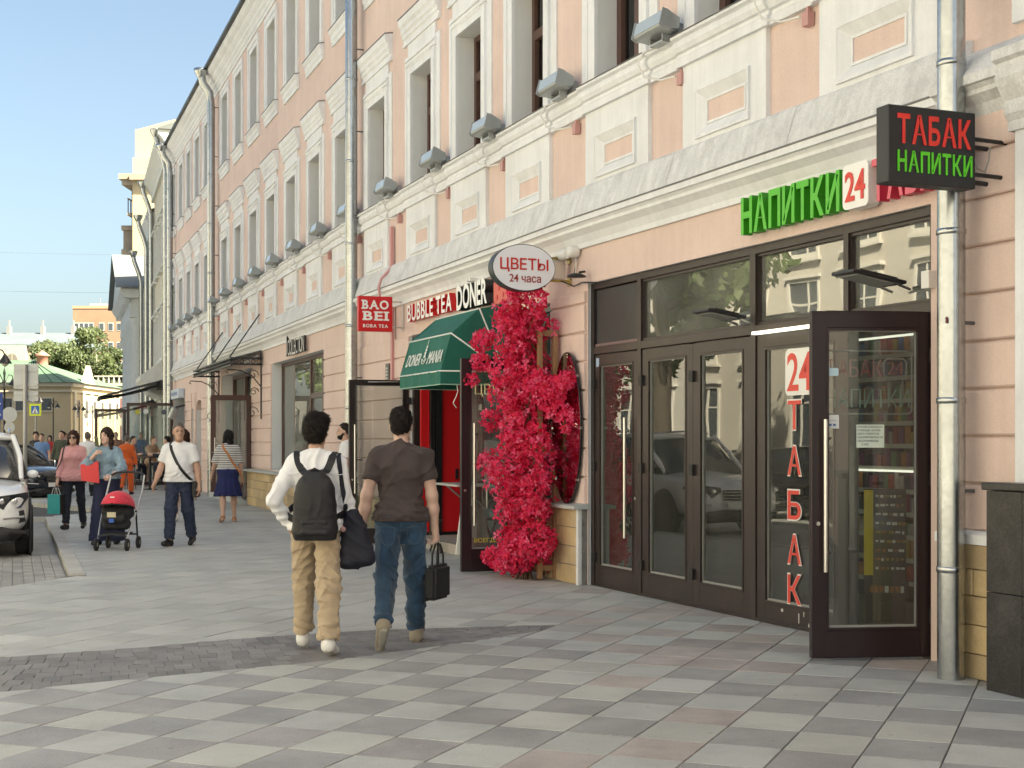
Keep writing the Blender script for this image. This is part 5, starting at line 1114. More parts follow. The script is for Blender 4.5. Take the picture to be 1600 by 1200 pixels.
# portico
P_ = Seg(E_.pt(5.3, -.2), 17.5); po = thing('portico_house', segm(P_, 0), 'classical house with white columns and a metal roofed pediment', 'building')
mP = mat('portico_white', (.66, .68, .66), .8, var=.05, streak=.08)
q = MB(); q.box(0, 13, -9, 0, 0, 8.6); q.build('wall', mat('portico_wall', (.60, .55, .42), .85, var=.05), po)
q = MB(); q.box(1.0, 12.0, 0.01, .95, 7.3, 8.2); q.prof([(0, 8.201), (1.2, 8.201), (1.4, 8.5), (1.4, 8.6), (0, 8.6)], .6, 12.4); q.build('entablature', mP, po)
q = MB(); q.plate([(.4, 8.601), (12.6, 8.601), (6.5, 10.7)], .3, 1.35); q.build('pediment', mP, po)
q = MB(); q.add([(.2, -9, 8.61), (6.5, -9, 10.8), (12.8, -9, 8.61), (.2, 1.6, 8.61), (6.5, 1.6, 10.8), (12.8, 1.6, 8.61), (.2, -9, 8.72), (6.5, -9, 10.92), (12.8, -9, 8.72), (.2, 1.6, 8.72), (6.5, 1.6, 10.92), (12.8, 1.6, 8.72)], [(0, 1, 4, 3), (1, 2, 5, 4), (6, 9, 10, 7), (7, 10, 11, 8), (3, 4, 10, 9), (4, 5, 11, 10), (0, 3, 9, 6), (2, 8, 11, 5)]); q.build('roof', mat('tin_roof', (.15, .165, .165), .7, .0, var=.1), po)
for k in range(6):
    x = 1.5 + k * 2.0; q = MB(); q.lathe([(.52, 0), (.52, .2), (.42, .35), (.42, 2.0), (.36, 6.8), (.45, 6.95), (.5, 7.05), (.5, 7.29)], 18, (x, .5, 0)); q.build('column', mP, po)
for k in range(12): q = MB(); q.box(.9 + k * .98, 1.2 + k * .98, .96, 1.2, 8.25 - .25, 8.2); q.build('dentil', mP, po)
hF = far_house('corner_house', segm(Seg(P_.pt(13.5), 17.5), 0), 14, 7.6, 9, (0.50, 0.50, 0.47), (0.6, 0.6, 0.57), 2, 5, 'low grey house with a dark downpipe past the portico', ww=1.0, wh=1.8, roofh=1.5)
# tall cream tower block with bays
tw = thing('cream_tower', T(-27.3, 104, 0, 0), 'tall cream apartment house with brown bay windows rising behind the portico', 'building')
mT = mat('cream_wall', (.47, .40, .26), .85, var=.06, vscale=.6, streak=.12); mTb = mat('shade_toned_bay', (.34, .28, .21), .8, var=.15, vscale=1.0)  # bay tone: the street side's shade is mixed into this colour
q = MB(); q.box(-8.6 + 8.1, 6, 0, 20, 0, 22.2); q.build('wall', mT, tw)
q = MB(); q.box(-.45, 6, .5, 20, 22.201, 24.4); q.plate([(-.2, 24.401), (6, 24.401), (6, 25.6), (3.2, 25.3), (1.6, 24.9)], .5, 20); q.build('parapet', mT, tw)
q = MB(); q.box(-1.5, -.4, -.2, 20, 20.6, 21.0); q.box(-1.3, -.501, 0, 20, 20.2, 20.599); q.box(-.6, 2.2, -.5, -.001, 20.5, 20.9); q.build('cornice', mTb, tw)
for z0, z1, o_ in ((11.5, 14.9, .75), (15.6, 17.0, .95)): q = MB(); q.box(-.5 - o_, -.501, 1.0, 4.0, z0, z1); q.box(-.6 - o_, -.501, .8, 4.2, z1 + .001, z1 + .35); q.box(-.6 - o_, -.501, .8, 4.2, z0 - .35, z0 - .001); q.build('bay', mTb, tw)
q = MB(); q.box(-.62, -.501, 0.2, 1.0, 6, 20.2); q.build('pilaster', mTb, tw)
for r_ in range(6):
    for k in range(2):
        q = MB(); q.box(-.515, -.502, 4.8 + k * 3, 6.2 + k * 3, 6 + r_ * 2.6, 7.8 + r_ * 2.6); q.build('window', MATS['far_glass'], tw)
q = MB(); q.box(-1.262, -1.252, 1.6, 3.2, 12.3, 14.2); q.build('window', MATS['far_glass'], tw)
for k in range(5): q = MB(); q.tube([(-.9, .3 + k * .7, 18.2), (-.9, .3 + k * .7, 19.2)], .04, 5); q.build('balcony_rail', M_IRON, tw)
q = MB(); q.box(-.95, -.502, .2, 3.4, 18.0, 18.19); q.box(-.95, -.85, .2, 3.4, 19.2, 19.28); q.build('balcony', mTb, tw)
# far end of the street
g2 = thing('green_roofed_house', T(-58, 130, 0), 'yellow two storey house with a green metal hipped roof closing the street', 'building')
mY = mat('yellow_wall', (.44, .35, .215), .85, var=.06, vscale=.5); mYt = mat('yellow_trim', (.48, .42, .31), .8); mGr = mat('green_roof', (.10, .165, .11), .65, 0, var=.18, vscale=.5, streak=.15)
X1 = 17.6
q = MB(); q.box(0, X1, 0, 16, 0, 6.4); q.build('wall', mY, g2)
q = MB(); q.box(-.3, X1 + .3, -.3, 16.3, 6.4, 6.75); q.box(-.15, X1 + .15, -.15, 16.15, 5.9, 6.1); q.build('cornice', mYt, g2)
q = MB(); q.add([(-.5, -.5, 6.76), (X1 + .5, -.5, 6.76), (X1 + .5, 16.5, 6.76), (-.5, 16.5, 6.76), (5, 7, 9.2), (X1 - 5.8, 7, 9.2)], [(0, 1, 5, 4), (1, 2, 5), (2, 3, 4, 5), (3, 0, 4)]); q.build('roof', mGr, g2)
for k in range(16):   # standing seams
    x = k * 1.15; q = MB(); xt = min(max(x, 5), X1 - 5.8); q.tube([(x, -.5, 6.79), (xt if abs(xt - x) < 6 else x, 7 if abs(xt - x) < 6 else 3, 9.23)], .05, 4); q.build('roof_seam', mGr, g2)
q = MB(); q.plate([(0, 0), (3.4, 0), (1.7, 1.8)], 0, .4); q.build('pediment', mYt, g2, WM[g2] @ T(X1 + .31, 3.2, 6.76, R(90)))
q = MB(); q.lathe([(.55, 0), (.55, .9), (.75, .95), (.75, 1.0), (.001, 1.5)], 8, (X1 - 4.6, 6, 8.6)); q.build('vent_turret', mat('red_turret', (.40, .16, .12), .7), g2)
for x in (10.0, 11.8, 13.0, 15.4):
    q = MB(); q.box(x - .45, x + .45, -.03, 0.0, 4.2, 5.3); q.build('window', MATS['far_glass'], g2); q = MB(); ring_frame(q, x - .58, x + .58, 4.07, 5.43, .13, -.08, -.031); q.build('window_trim', mYt, g2)
for k in range(6):
    q = MB(); q.box(X1, X1 + .18, .6 + k * 2.6, 1.2 + k * 2.6, 0, 5.9); q.build('pilaster', mYt, g2)
    q = MB(); q.box(X1 + .001, X1 + .03, 1.6 + k * 2.6, 2.6 + k * 2.6, 3.6, 5.2); q.build('window', MATS['far_glass'], g2)
# white ornate house
wo = thing('white_house', T(-44.0, 150, 0, R(0)), 'white ornate house with a roof balustrade at the end of the street', 'building')
mW = mat('ornate_white', (.36, .335, .29), .8, var=.06, streak=.06)
wx = 4.0
q = MB(); q.box(-.0, 20, -.0, 14, 0, 7.2); q.build('wall', mW, wo)
q = MB(); q.box(-.2, 20.2, -.3, 14.2, 7.2, 7.5); q.box(-.1, 20.1, -.2, 14.1, 8.15, 8.3); q.build('cornice', mW, wo)
for k in range(16):
    q = MB(); q.lathe([(.09, 0), (.14, .2), (.08, .4), (.1, .64)], 8, (.3 + k * .55, -.1, 7.501)); q.build('baluster', mW, wo)
for k in range(9):
    q = MB(); q.box(.2 + k * 1.0, .55 + k * 1.0, -.15, -.001, 0, 7.19); q.build('pilaster', mW, wo)
    for z in (1.0, 3.9): q = MB(); q.box(.62 + k * 1.0, 1.12 + k * 1.0, -.03, -.001, z, z + 2.0); q.build('window', mat('rose_glass', (.20, .10, .10), .3), wo)
# long cream house with a slate-blue roof and the brick block behind
lc = thing('cream_house', T(-110, 225, 0), 'long cream four storey house with a blue grey metal roof far away', 'building')
mC = mat('cream_far', (.34, .31, .23), .85, var=.05, vscale=.3); mSl = mat('slate_roof', (.11, .14, .155), .7, .0, var=.1, vscale=.4)
q = MB(); q.box(0, 40.5, 0, 14, 0, 16.2); q.build('wall', mC, lc)
q = MB(); q.box(29.0, 33.2, -1.0, -.01, 0, 16.4); q.build('risalit', mat('cream_pale', (.38, .35, .28), .85), lc)
q = MB(); q.prof([(-.6, 16.41), (-.6, 16.6), (7, 19.0), (14.6, 16.6), (14.6, 16.41)], -.5, 41); q.build('roof', mSl, lc)
for x in (28, 33.5, 38.5): q = MB(); q.box(x - .3, x + .3, 6, 7, 18.7, 20.0); q.box(x - .12, x + .12, 6.3, 6.6, 20.001, 21); q.build('chimney', mat('chimney_grey', (.2, .2, .205), .8), lc)
for k in range(10):
    for z in (6.5, 9.6, 12.6):
        x = 22.5 + k * 1.95
        if 28.6 < x < 33.6: continue
        q = MB(); q.box(x - .55, x + .55, -.05, -.001, z, z + 1.9); q.build('window', mat('olive_glass', (.16, .15, .13), .3), lc)
q = MB(); q.plate([(30.2, 12.0), (32.0, 12.0), (32.0, 14.3), (31.7, 14.9), (31.1, 15.2), (30.5, 14.9), (30.2, 14.3)], -1.06, -1.001); q.build('arched_window', MATS['olive_glass'], lc)
q = MB(); q.box(31.05, 31.15, -1.09, -1.061, 12.0, 15.2); q.box(30.2, 31.05, -1.09, -1.061, 13.4, 13.5); q.box(31.15, 32.0, -1.09, -1.061, 13.4, 13.5); q.build('window_bar', mC, lc)
bk = thing('brick_block', T(-82.0, 265, 0), 'orange brick apartment block rising behind the big tree', 'building')
mB = mat('orange_brick', (.25, .165, .11), .85, var=.1, vscale=.4, speck=.1, sscale=8)
q = MB(); q.box(0, 14, 0, 14, 0, 26); q.build('wall', mB, bk); q = MB(); q.box(-.1, 14.1, -.1, 14.1, 26.001, 26.5); q.build('parapet', mat('brick_cap', (.40, .25, .16), .8), bk)
q = MB(); q.box(2.3, 6.5, 3, 6, 26.501, 27.2); q.box(6.6, 8.0, 3, 5, 26.501, 28.0); q.tube([(7.3, 4, 28), (7.3, 4, 30)], .06, 5); q.tube([(6.6, 4, 29.2), (8.0, 4, 29.2)], .05, 5); q.tube([(4, 4, 27.2), (4, 4, 28.3)], .05, 5); q.build('roof_plant', mat('roof_grey', (.30, .30, .31), .7), bk)
for z in (11.8, 15.4, 19.0, 22.6):
    for x, w in ((2.1, 3.6), (5.4, 1.0), (7.1, 1.0), (9.6, 2.8), (12.6, 1.0)):
        q = MB(); q.box(x - w / 2, x + w / 2, -.06, -.001, z - .75, z + .75); q.build('window', mat('pale_window', (.50, .52, .52), .3), bk)
        n = max(1, int(w / .85))
        for k in range(n):
            q = MB(); x0 = x - w / 2 + w * k / n; q.box(x0 + .1, x0 + w / n - .1, -.08, -.061, z - .65, z + .65); q.build('pane', MATS['far_glass'], bk)
# ------------------------------------------------------------------ trees
def tree(name, M, h, r, label, seed=1, n=5200, leaf=.30, col=((.052, .085, .022), (.075, .115, .03), (.10, .14, .04)), trunk=.35, squash=.85, crown0=.3):
    rt = np.random.default_rng(seed); t = thing(name, M, label, 'tree')
    q = MB(); zc = h * (crown0 + (1 - crown0) / 2); rz = h * (1 - crown0) / 2
    q.tube([(0, 0, -.1), (.05, .02, h * .25), (-.05, .05, h * .5), (.08, 0, h * .8)], [trunk, trunk * .75, trunk * .5, trunk * .15], 10)
    tips = []
    for k in range(9):
        a = k * 2.4 + rt.normal() * .3; z0 = h * (crown0 * .9 + .08 * k * .6); e = (r * .7 * math.cos(a), r * .7 * math.sin(a), min(h * .92, z0 + h * .2 + rt.uniform(0, .1) * h))
        q.tube([(0, 0, z0), (e[0] * .5, e[1] * .5, z0 + (e[2] - z0) * .4), e], [trunk * .35, trunk * .22, trunk * .06], 6); tips.append(e)
    q.build('trunk', mat('bark', (.075, .06, .045), .9, var=.25, vscale=4, bump=.02, bscale=12), t)
    mats_ = [mat('%s_leaf_%d' % (name, i), c, .6, var=.2, vscale=2) for i, c in enumerate(col)]
    for m in mats_:
        N = m.node_tree.nodes
        if 'tl' not in N:
            L = m.node_tree.links; b = N['Principled BSDF']; tl = N.new('ShaderNodeBsdfTranslucent'); tl.name = 'tl'; tl.inputs[0].default_value = (.09, .13, .03, 1); mx = N.new('ShaderNodeMixShader'); mx.inputs[0].default_value = .35
            L.new(b.outputs[0], mx.inputs[1]); L.new(tl.outputs[0], mx.inputs[2]); L.new(mx.outputs[0], N['Material Output'].inputs[0])
    cl = []
    for k in range(60):
        v = rt.normal(size=3); v /= np.linalg.norm(v); rr = rt.uniform(.35, .95); cl.append((np.array([v[0] * r * rr, v[1] * r * rr, zc + v[2] * rz * rr]), rt.uniform(.14, .32) * r, rt.integers(3)))
    f = MB()
    for k in range(n):
        c, cr, ci = cl[rt.integers(len(cl))]; v = rt.normal(size=3); v /= np.linalg.norm(v); p = c + v * cr * rt.uniform(.3, 1) ** .5 * np.array([1, 1, squash])
        d1 = Vector(rt.normal(size=3)).normalized(); d2 = d1.orthogonal().normalized(); s_ = leaf * rt.uniform(.6, 1.3); P0 = Vector(p)
        f.add([P0 - d1 * s_, P0 + d2 * s_ * .5, P0 + d1 * s_, P0 - d2 * s_ * .5], [(0, 1, 2, 3)], int(ci if rt.random() < .7 else rt.integers(3)))
    tag(f.build('crown', mats_, t), kind='stuff'); return t
tree('street_tree', T(-52.0, 172, 0), 15.8, 6.3, 'big leafy green tree rising behind the green roofed house', 3, 20000, .23, crown0=.22, col=((.04, .062, .022), (.058, .085, .03), (.085, .112, .042)))
tree('street_tree', T(-44.5, 176, 0), 12.5, 3.6, 'smaller green tree at the right shoulder of the big tree', 5, 9000, .22, crown0=.15, col=((.04, .062, .022), (.058, .085, .03), (.085, .112, .042)))
tree('lime_tree', T(-16.2, 27.6, -.1), 10.5, 3.0, 'lime tree across the street mirrored in the shop glass', 8, 7000, .17)
tree('lime_tree', T(-25.2, 60, -.1), 9.5, 2.9, 'second lime tree across the street mirrored in the clothes shop window', 9, 7000, .17)
tree('lime_tree', T(-37.5, 80, -.1), 13, 5.0, 'third lime tree far across the street mirrored in the clothes shop window', 12, 9000, .2)
# ------------------------------------------------------------------ street lamps, signs
def lamp_parts(t):
    q = MB(); q.lathe([(.16, 0), (.16, .25), (.10, .32), (.09, .9), (.05, 1.0), (.045, 4.6), (.07, 4.65), (.02, 4.9), (.001, 5.05)], 10); q.build('pole', M_IRON, t)
    for s_ in (-1, 1):
        q = MB(); q.tube([(0, 0, 3.9), (s_ * .12, 0, 4.35), (s_ * .32, 0, 4.62), (s_ * .52, 0, 4.58), (s_ * .60, 0, 4.42)], .025, 6); o = q.build('arm', M_IRON, t)
        q = MB(); q.lathe([(.03, .12), (.07, .06), (.10, .0), (.22, -.18), (.23, -.20), (.21, -.20), (.001, -.10)], 14, (s_ * .60, 0, 4.34)); q.build('bell_shade', M_IRON, o, WM[t])
        q = MB(); q.lathe([(.10, 0), (.12, -.06), (.001, -.14)], 10, (s_ * .60, 0, 4.16)); q.build('glass', mat('lamp_glass', (.55, .53, .45), .3), o, WM[t])
L0 = None
lamp_xy = [(-17.6, 47.5, 15, 'nearest black twin bell street lamp at the left edge of the photo'), (-23.6, 66, 70, 'black twin bell street lamp behind the grey road sign'), (-32.2, 96, 80, 'black twin bell street lamp left of the crossing sign'), (-36.2, 112, 75, 'black twin bell street lamp right of the crossing sign'), (-37.2, 122, 70, 'black twin bell street lamp before the yellow house corner'),
           (-39.6, 134, 60, 'black twin bell street lamp in front of the white house, left one'), (-40.8, 146, 60, 'black twin bell street lamp in front of the white house, right one'), (-46.5, 140, 90, 'small far twin bell street lamp under the yellow house windows')]
for x, y, a, lab in lamp_xy:
    Mx = T(x, y, -.05, R(a))
    if L0 is None: L0 = thing('street_lamp', Mx, lab, 'street lamp', 'black street lamps along the road'); lamp_parts(L0)
    else: copy_tree(L0, Mx, lab)
M_GSIGN = mat('sign_back_grey', (.36, .38, .39), .45, .4, var=.06); M_POLE = mat('pole_grey', (.33, .34, .34), .4, .6)
rs_ = thing('road_sign', T(-8.30, 24.2, -.05), 'back of a grey road sign with two plates on a pole by the kerb', 'road sign')
q = MB(); q.tube([(0, 0, 0), (0, 0, 2.86)], .035, 10); q.build('pole', M_POLE, rs_)
q = MB(); q.plate(rrect(.42, .42, .02), .04, .05); q.build('plate', M_GSIGN, rs_, WM[rs_] @ Matrix.Translation((0, 0, 2.66)))
q = MB(); q.plate(rrect(.42, .17, .02), .04, .05); q.build('plate', M_GSIGN, rs_, WM[rs_] @ Matrix.Translation((0, 0, 2.325)))
for z in (2.75, 2.5, 2.33): q = MB(); q.box(-.2, .2, .02, .039, z, z + .02); q.build('clamp', M_POLE, rs_)
cr = thing('crossing_sign', T(-20.15, 60, 0), 'yellow green bordered blue pedestrian crossing sign on a post', 'road sign')
q = MB(); q.tube([(0, .05, 0), (0, .05, 3.1)], .04, 8); q.build('pole', M_POLE, cr)
q = MB(); q.box(-.25, .25, -.01, .01, 2.54, 3.04); q.build('border', mat('lime_border', (.62, .72, .03), .5), cr); q = MB(); q.box(-.17, .17, -.02, -.0101, 2.62, 2.96); q.build('blue_field', mat('sign_blue', (.02, .12, .42), .5), cr)
q = MB(); q.add([(-.13, -.025, 2.65), (.13, -.025, 2.65), (0, -.025, 2.93)], [(0, 1, 2)]); q.build('triangle', M_SWHITE, cr); q = MB(); q.tube([(-.04, -.03, 2.66), (0, -.03, 2.74), (.0, -.03, 2.82)], .014, 5); q.tube([(.04, -.03, 2.66), (0, -.03, 2.74)], .012, 5); q.lathe([(.001, -.02), (.018, 0), (.001, .02)], 8, (0, -.03, 2.86)); q.build('walking_figure', M_BLK, cr)
bs = thing('blue_sign', T(-15.9, 44, 0), 'blue information sign at the left edge of the photo', 'road sign')
q = MB(); q.tube([(0, .05, 0), (0, .05, 3.0)], .04, 8); q.build('pole', M_POLE, bs); q = MB(); q.box(-.55, .12, -.01, .01, 2.15, 2.98); q.build('plate', mat('deep_blue', (.015, .05, .25), .5), bs)
q = MB()
for k in range(4): q.box(-.48, .05 - (k % 2) * .2, -.016, -.0101, 2.28 + k * .17, 2.33 + k * .17)
q.build('sign_rows', M_SWHITE, bs)
for k, (x, y, z) in enumerate(((-18.4, 52, 2.35), (-18.35, 52, 1.95))):
    pass
rp = thing('round_sign', T(-18.4, 52, 0), 'round grey sign back on a dark post left of the crossing sign', 'road sign')
q = MB(); q.tube([(0, .04, 0), (0, .04, 2.9)], .04, 8); q.build('pole', M_IRON, rp)
for z in (2.45, 1.98): q = MB(); q.lathe([(.001, 0), (.28, 0), (.28, .01), (.001, .01)] if z > 2 else [(.001, 0), (.2, 0), (.2, .01), (.001, .01)], 20, (0, -.02, z), axis='y'); q.build('plate', M_GSIGN, rp)
# overhead wires
for k, (y0, z0, y1, z1) in enumerate(((95, 15.5, 100, 14.5), (110, 14.0, 112, 13.2))):
    q = MB(); x0, x1 = -60, -18; q.tube([(x0 + (x1 - x0) * t, y0 + (y1 - y0) * t, z0 + (z1 - z0) * t - 1.2 * math.sin(t * math.pi) * .4) for t in np.linspace(0, 1, 12)], .009, 4); tag(q.build('overhead_wire', mat('wire_grey', (.10, .105, .11), .6), None, Matrix()), ['thin overhead wire low across the sky above the brick block', 'thin overhead wire just above the cream house roof', 'thin overhead wire rising across the pale sky'][k], 'wire')
# ------------------------------------------------------------------ cars (x forward, y left, z up, origin on the ground under the middle)
M_TYRE = mat('tyre_rubber', (.018, .018, .019), .8, var=.2, vscale=8); M_RIM = mat('alloy_rim', (.45, .46, .47), .3, .9); M_PLAST = mat('black_plastic', (.022, .022, .024), .55)
M_CGL = glass_mat('car_glass', (.28, .32, .33), 1.6, extra=.04); M_LENS = glass_mat('lamp_lens', (.85, .88, .9), 1.5, extra=.08)
M_CHROME = mat('chrome', (.7, .7, .7), .12, 1.0)
def loft(mb, sections, mi=0, smooth=True):
    """sections: list of (x, [(y,z)...half outline from bottom centre outwards and up to the top centre])"""
    n = len(sections[0][1]); rings = []
    for x, half in sections: rings.append([(x, y, z) for y, z in half] + [(x, -y, z) for y, z in reversed(half)])
    m_ = 2 * n; v = [p for r_ in rings for p in r_]
    f = [(i * m_ + j, i * m_ + (j + 1) % m_, (i + 1) * m_ + (j + 1) % m_, (i + 1) * m_ + j) for i in range(len(rings) - 1) for j in range(m_)]
    f += [tuple(range(m_ - 1, -1, -1)), tuple(range((len(rings) - 1) * m_, len(rings) * m_))]
    mb.add(v, f, mi, smooth)
def subsurf(o, lv=2):
    md = o.modifiers.new('sub', 'SUBSURF'); md.levels = lv; md.render_levels = lv
def make_car(M, paint, label, L=4.6, W=1.9, Hh=1.72, hood=1.02, suv=True, group=None):
    t = thing('parked_car', M, label, 'car', group); w = W / 2; f, r_ = L / 2, -L / 2
    low = .30 if suv else .22; belt = hood + .03
    def half(wd, zb, zt, crown=.04): return [(0.0, zb), (wd * .80, zb), (wd * .97, zb + .12), (wd, zb + (zt - zb) * .45), (wd * .985, zb + (zt - zb) * .75), (wd * .94, zt - .03), (wd * .80, zt), (wd * .40, zt + crown * .8), (0.0, zt + crown)]
    b = MB(); ws = f - 1.30
    loft(b, [(f, half(w * .62, low + .18, hood - .38, .02)), (f - .06, half(w * .78, low + .05, hood - .20, .03)), (f - .22, half(w * .93, low, hood - .10, .04)), (f - .55, half(w * .99, low, hood - .03, .05)), (ws + .15, half(w, low, hood + .02, .06)), (ws - .1, half(w, low, belt, .02)), (0, half(w, low, belt, .02)), (r_ + .9, half(w, low, belt + .02, .02)), (r_ + .25, half(w * .96, low + .02, belt + .02, .02)), (r_ + .03, half(w * .86, low + .10, belt - .02, .0)), (r_, half(w * .80, low + .2, belt - .12, .0))])
    o = b.build('body', paint, t); subsurf(o, 2)
    # greenhouse
    def gh(wd, z0, z1, k): return [(0, z0), (wd, z0), (wd * (1 - .10 * k), z0 + (z1 - z0) * .55), (wd * (1 - .19 * k), z1 - .02), (wd * .55, z1 + .015), (0, z1 + .03)]
    g = MB(); zr = Hh - .04
    loft(g, [(ws + .22, gh(w * .86, belt - .02, belt + .03, .2)), (ws - .12, gh(w * .90, belt - .02, belt + (zr - belt) * .50, .8)), (ws - .62, gh(w * .92, belt - .02, zr - .04, 1)), (-.4, gh(w * .93, belt - .02, zr, 1)), (r_ + .75, gh(w * .90, belt - .02, zr - .03, 1)), (r_ + .28, gh(w * .86, belt - .02, belt + (zr - belt) * .5, .7)), (r_ + .16, gh(w * .84, belt - .02, belt + .05, .3))])
    g.build('glasshouse', mat('dark_cabin', (.02, .022, .024), .08, spec=.9), t)
    rf_ = MB(); loft(rf_, [(ws - .56, [(0, zr - .05), (w * .73, zr - .07), (w * .74, zr - .02), (w * .5, zr + .01), (0, zr + .025)]), (-.4, [(0, zr), (w * .75, zr - .02), (w * .755, zr + .03), (w * .5, zr + .055), (0, zr + .07)]), (r_ + .70, [(0, zr - .03), (w * .72, zr - .05), (w * .73, zr - .0), (w * .5, zr + .02), (0, zr + .035)])]); rf_.build('roof', paint, t)
    for s_ in (-1, 1):
        q = MB(); q.tube([(ws + .20, s_ * w * .87, belt), (ws - .14, s_ * w * .855, belt + (zr - belt) * .52), (ws - .60, s_ * w * .755, zr - .01)], [.035, .04, .04], 6); q.build('front_pillar', paint, t)
        q = MB(); q.tube([(-.35, s_ * w * .95, belt - .01), (-.38, s_ * w * .855, belt + (zr - belt) * .55), (-.40, s_ * w * .77, zr)], .035, 6); q.build('middle_pillar', M_PLAST, t)
        q = MB(); q.tube([(r_ + .22, s_ * w * .86, belt), (r_ + .45, s_ * w * .83, belt + (zr - belt) * .52), (r_ + .80, s_ * w * .75, zr - .01)], [.06, .06, .05], 6); q.build('rear_pillar', paint, t)
        if suv: q = MB(); q.tube([(ws - .7, s_ * w * .70, zr + .05), (ws - .8, s_ * w * .70, zr + .09), (r_ + .8, s_ * w * .68, zr + .07), (r_ + .75, s_ * w * .68, zr + .02)], .02, 6); q.build('roof_rail', M_CHROME, t)
        q = MB(); v_ = []; q.lathe([(.001, -.06), (.045, -.055), (.07, -.02), (.075, .02), (.06, .045), (.001, .05)], 12, (0, 0, 0), axis='x'); q.v = [(ws - .02 + a_, s_ * (w + .035) + b_2 * 1.1, belt + .075 + c_2 * .8) for a_, b_2, c_2 in q.v]; q.tube([(ws - .02, s_ * w * .9, belt + .02), (ws - .02, s_ * (w + .06), belt + .06)], .03, 6, mi=1); q.build('mirror', [paint, M_PLAST], t)
        # headlamp: dark housing, lens, projector ring
        yy = s_ * w * .72; q = MB(); zh = hood - .27
        q.add([(f + .012, s_ * w * .42, zh + .02), (f - .02, s_ * w * .62, zh - .08), (f - .12, s_ * w * .86, zh - .06), (f - .34, s_ * w * .972, zh + .08), (f - .26, s_ * w * .95, zh + .15), (f - .06, s_ * w * .72, zh + .12), (f + .01, s_ * w * .44, zh + .09)], [tuple(range(7)) if s_ < 0 else tuple(range(6, -1, -1))]); q.build('headlight', mat('lamp_dark', (.05, .052, .055), .12, .4, spec=.9), t)
        for yk, xk, rr in ((.60, .0, .036), (.78, -.075, .034)): q = MB(); q.lathe([(.02, .03), (rr * .6, .012), (rr, .02), (rr * 1.1, .01), (rr * 1.1, -.02)], 14, (f + xk, s_ * w * yk, zh + .035), axis='x'); q.build('projector', M_CHROME, t)
        q = MB(); q.add([(f - .03, s_ * w * .60, low + .30), (f - .16, s_ * w * .90, low + .36), (f - .20, s_ * w * .93, low + .20), (f - .06, s_ * w * .66, low + .14)], [(0, 1, 2, 3), (3, 2, 1, 0)]); q.build('fog_lamp_recess', M_PLAST, t); 
        q = MB(); q.tube([(f - .005, s_ * w * .62, low + .25), (f - .13, s_ * w * .90, low + .27)], .018, 6); q.build('fog_lamp', M_CHROME, t)
        q = MB(); q.box(r_ - .0, r_ + .2, s_ * w * .72 - .1, s_ * w * .72 + .1, belt - .22, belt - .02); q.build('tail_light', mat('tail_red', (.35, .01, .01), .2), t)
    q = MB(); q.add([(f + .02, -w * .40, hood - .22), (f + .02, w * .40, hood - .22), (f + .03, w * .34, hood - .40), (f + .03, -w * .34, hood - .40)], [(0, 3, 2, 1), (0, 1, 2, 3)]); q.build('grille', M_PLAST, t)
    for k in range(3): q = MB(); q.box(f + .03, f + .042, -w * .36, w * .36, hood - .37 + k * .055, hood - .355 + k * .055); q.build('grille_bar', M_CHROME if not suv else M_RIM, t)
    q = MB(); loft(q, [(f - .02, half(w * .75, low - .06, low + .14, .0)), (f - .25, half(w * .95, low - .08, low + .10, .0)), (f - .5, half(w * .97, low - .08, low + .04, 0))]); q.build('lower_bumper', M_PLAST, t)
    q = MB(); q.box(f + .03, f + .045, -.26, .26, low + .17, low + .28); q.build('number_plate', M_SWHITE, t)
    q = MB(); q.box(r_ + .5, f - .5, -w * .985, w * .985, low - .04, low + .07); q.build('side_skirt', M_PLAST, t)
    # wheels in dark arches
    wr = .36 if suv else .315; ty = MB(); ty.lathe([(wr * .62, -.11), (wr * .9, -.12), (wr, -.09), (wr, .09), (wr * .9, .12), (wr * .62, .11)], 28, axis='y'); tym = ty.mesh('tyre', M_TYRE)
    rm = MB(); rm.lathe([(.001, -.03), (.06, -.03), (.07, .0), (wr * .60, -.04), (wr * .64, .02), (wr * .60, .02)], 20, axis='y')
    for k in range(5): a = k * 2 * math.pi / 5; rm.box(-.03, .03, -.01, .03, .05, .06)
    for k in range(5):
        a = k * 2 * math.pi / 5; c, s2 = math.cos(a), math.sin(a); rm.add([(c * .05 - s2 * .04, .03, s2 * .05 + c * .04), (c * wr * .6 - s2 * .05, .045, s2 * wr * .6 + c * .05), (c * wr * .6 + s2 * .05, .045, s2 * wr * .6 - c * .05), (c * .05 + s2 * .04, .03, s2 * .05 - c * .04)], [(0, 1, 2, 3), (3, 2, 1, 0)])
    rmm = rm.mesh('rim', M_RIM)
    for x in (f - .92, r_ + .90):
        for s_ in (-1, 1):
            q = MB(); q.lathe([(wr + .02, -.02), (wr + .09, -.01), (wr + .09, .018), (wr + .02, .02)], 24, (x, s_ * (w - .008), wr), axis='y'); q.build('wheel_arch', M_PLAST, t)
            q = MB(); q.lathe([(.001, 0), (wr + .05, 0), (wr + .05, .004), (.001, .004)], 24, (x, s_ * (w - .015) if s_ > 0 else -(w - .011), wr), axis='y'); q.build('arch_liner', MATS['tyre_rubber'], t)
            Mw = M @ Matrix.Translation((x, s_ * (w - .085), wr)) @ (Matrix() if s_ > 0 else Matrix.Rotation(math.pi, 4, 'Z'))
            hub = MB(); hub.lathe([(.001, .05), (.05, .05), (.06, .03), (.06, -.1), (.001, -.1)], 12, axis='y'); o = hub.build('wheel', M_RIM, t, Mw); link('tyre', tym, o, Mw); link('rim', rmm, o, Mw @ Matrix.Translation((0, .06, 0)))
    return t
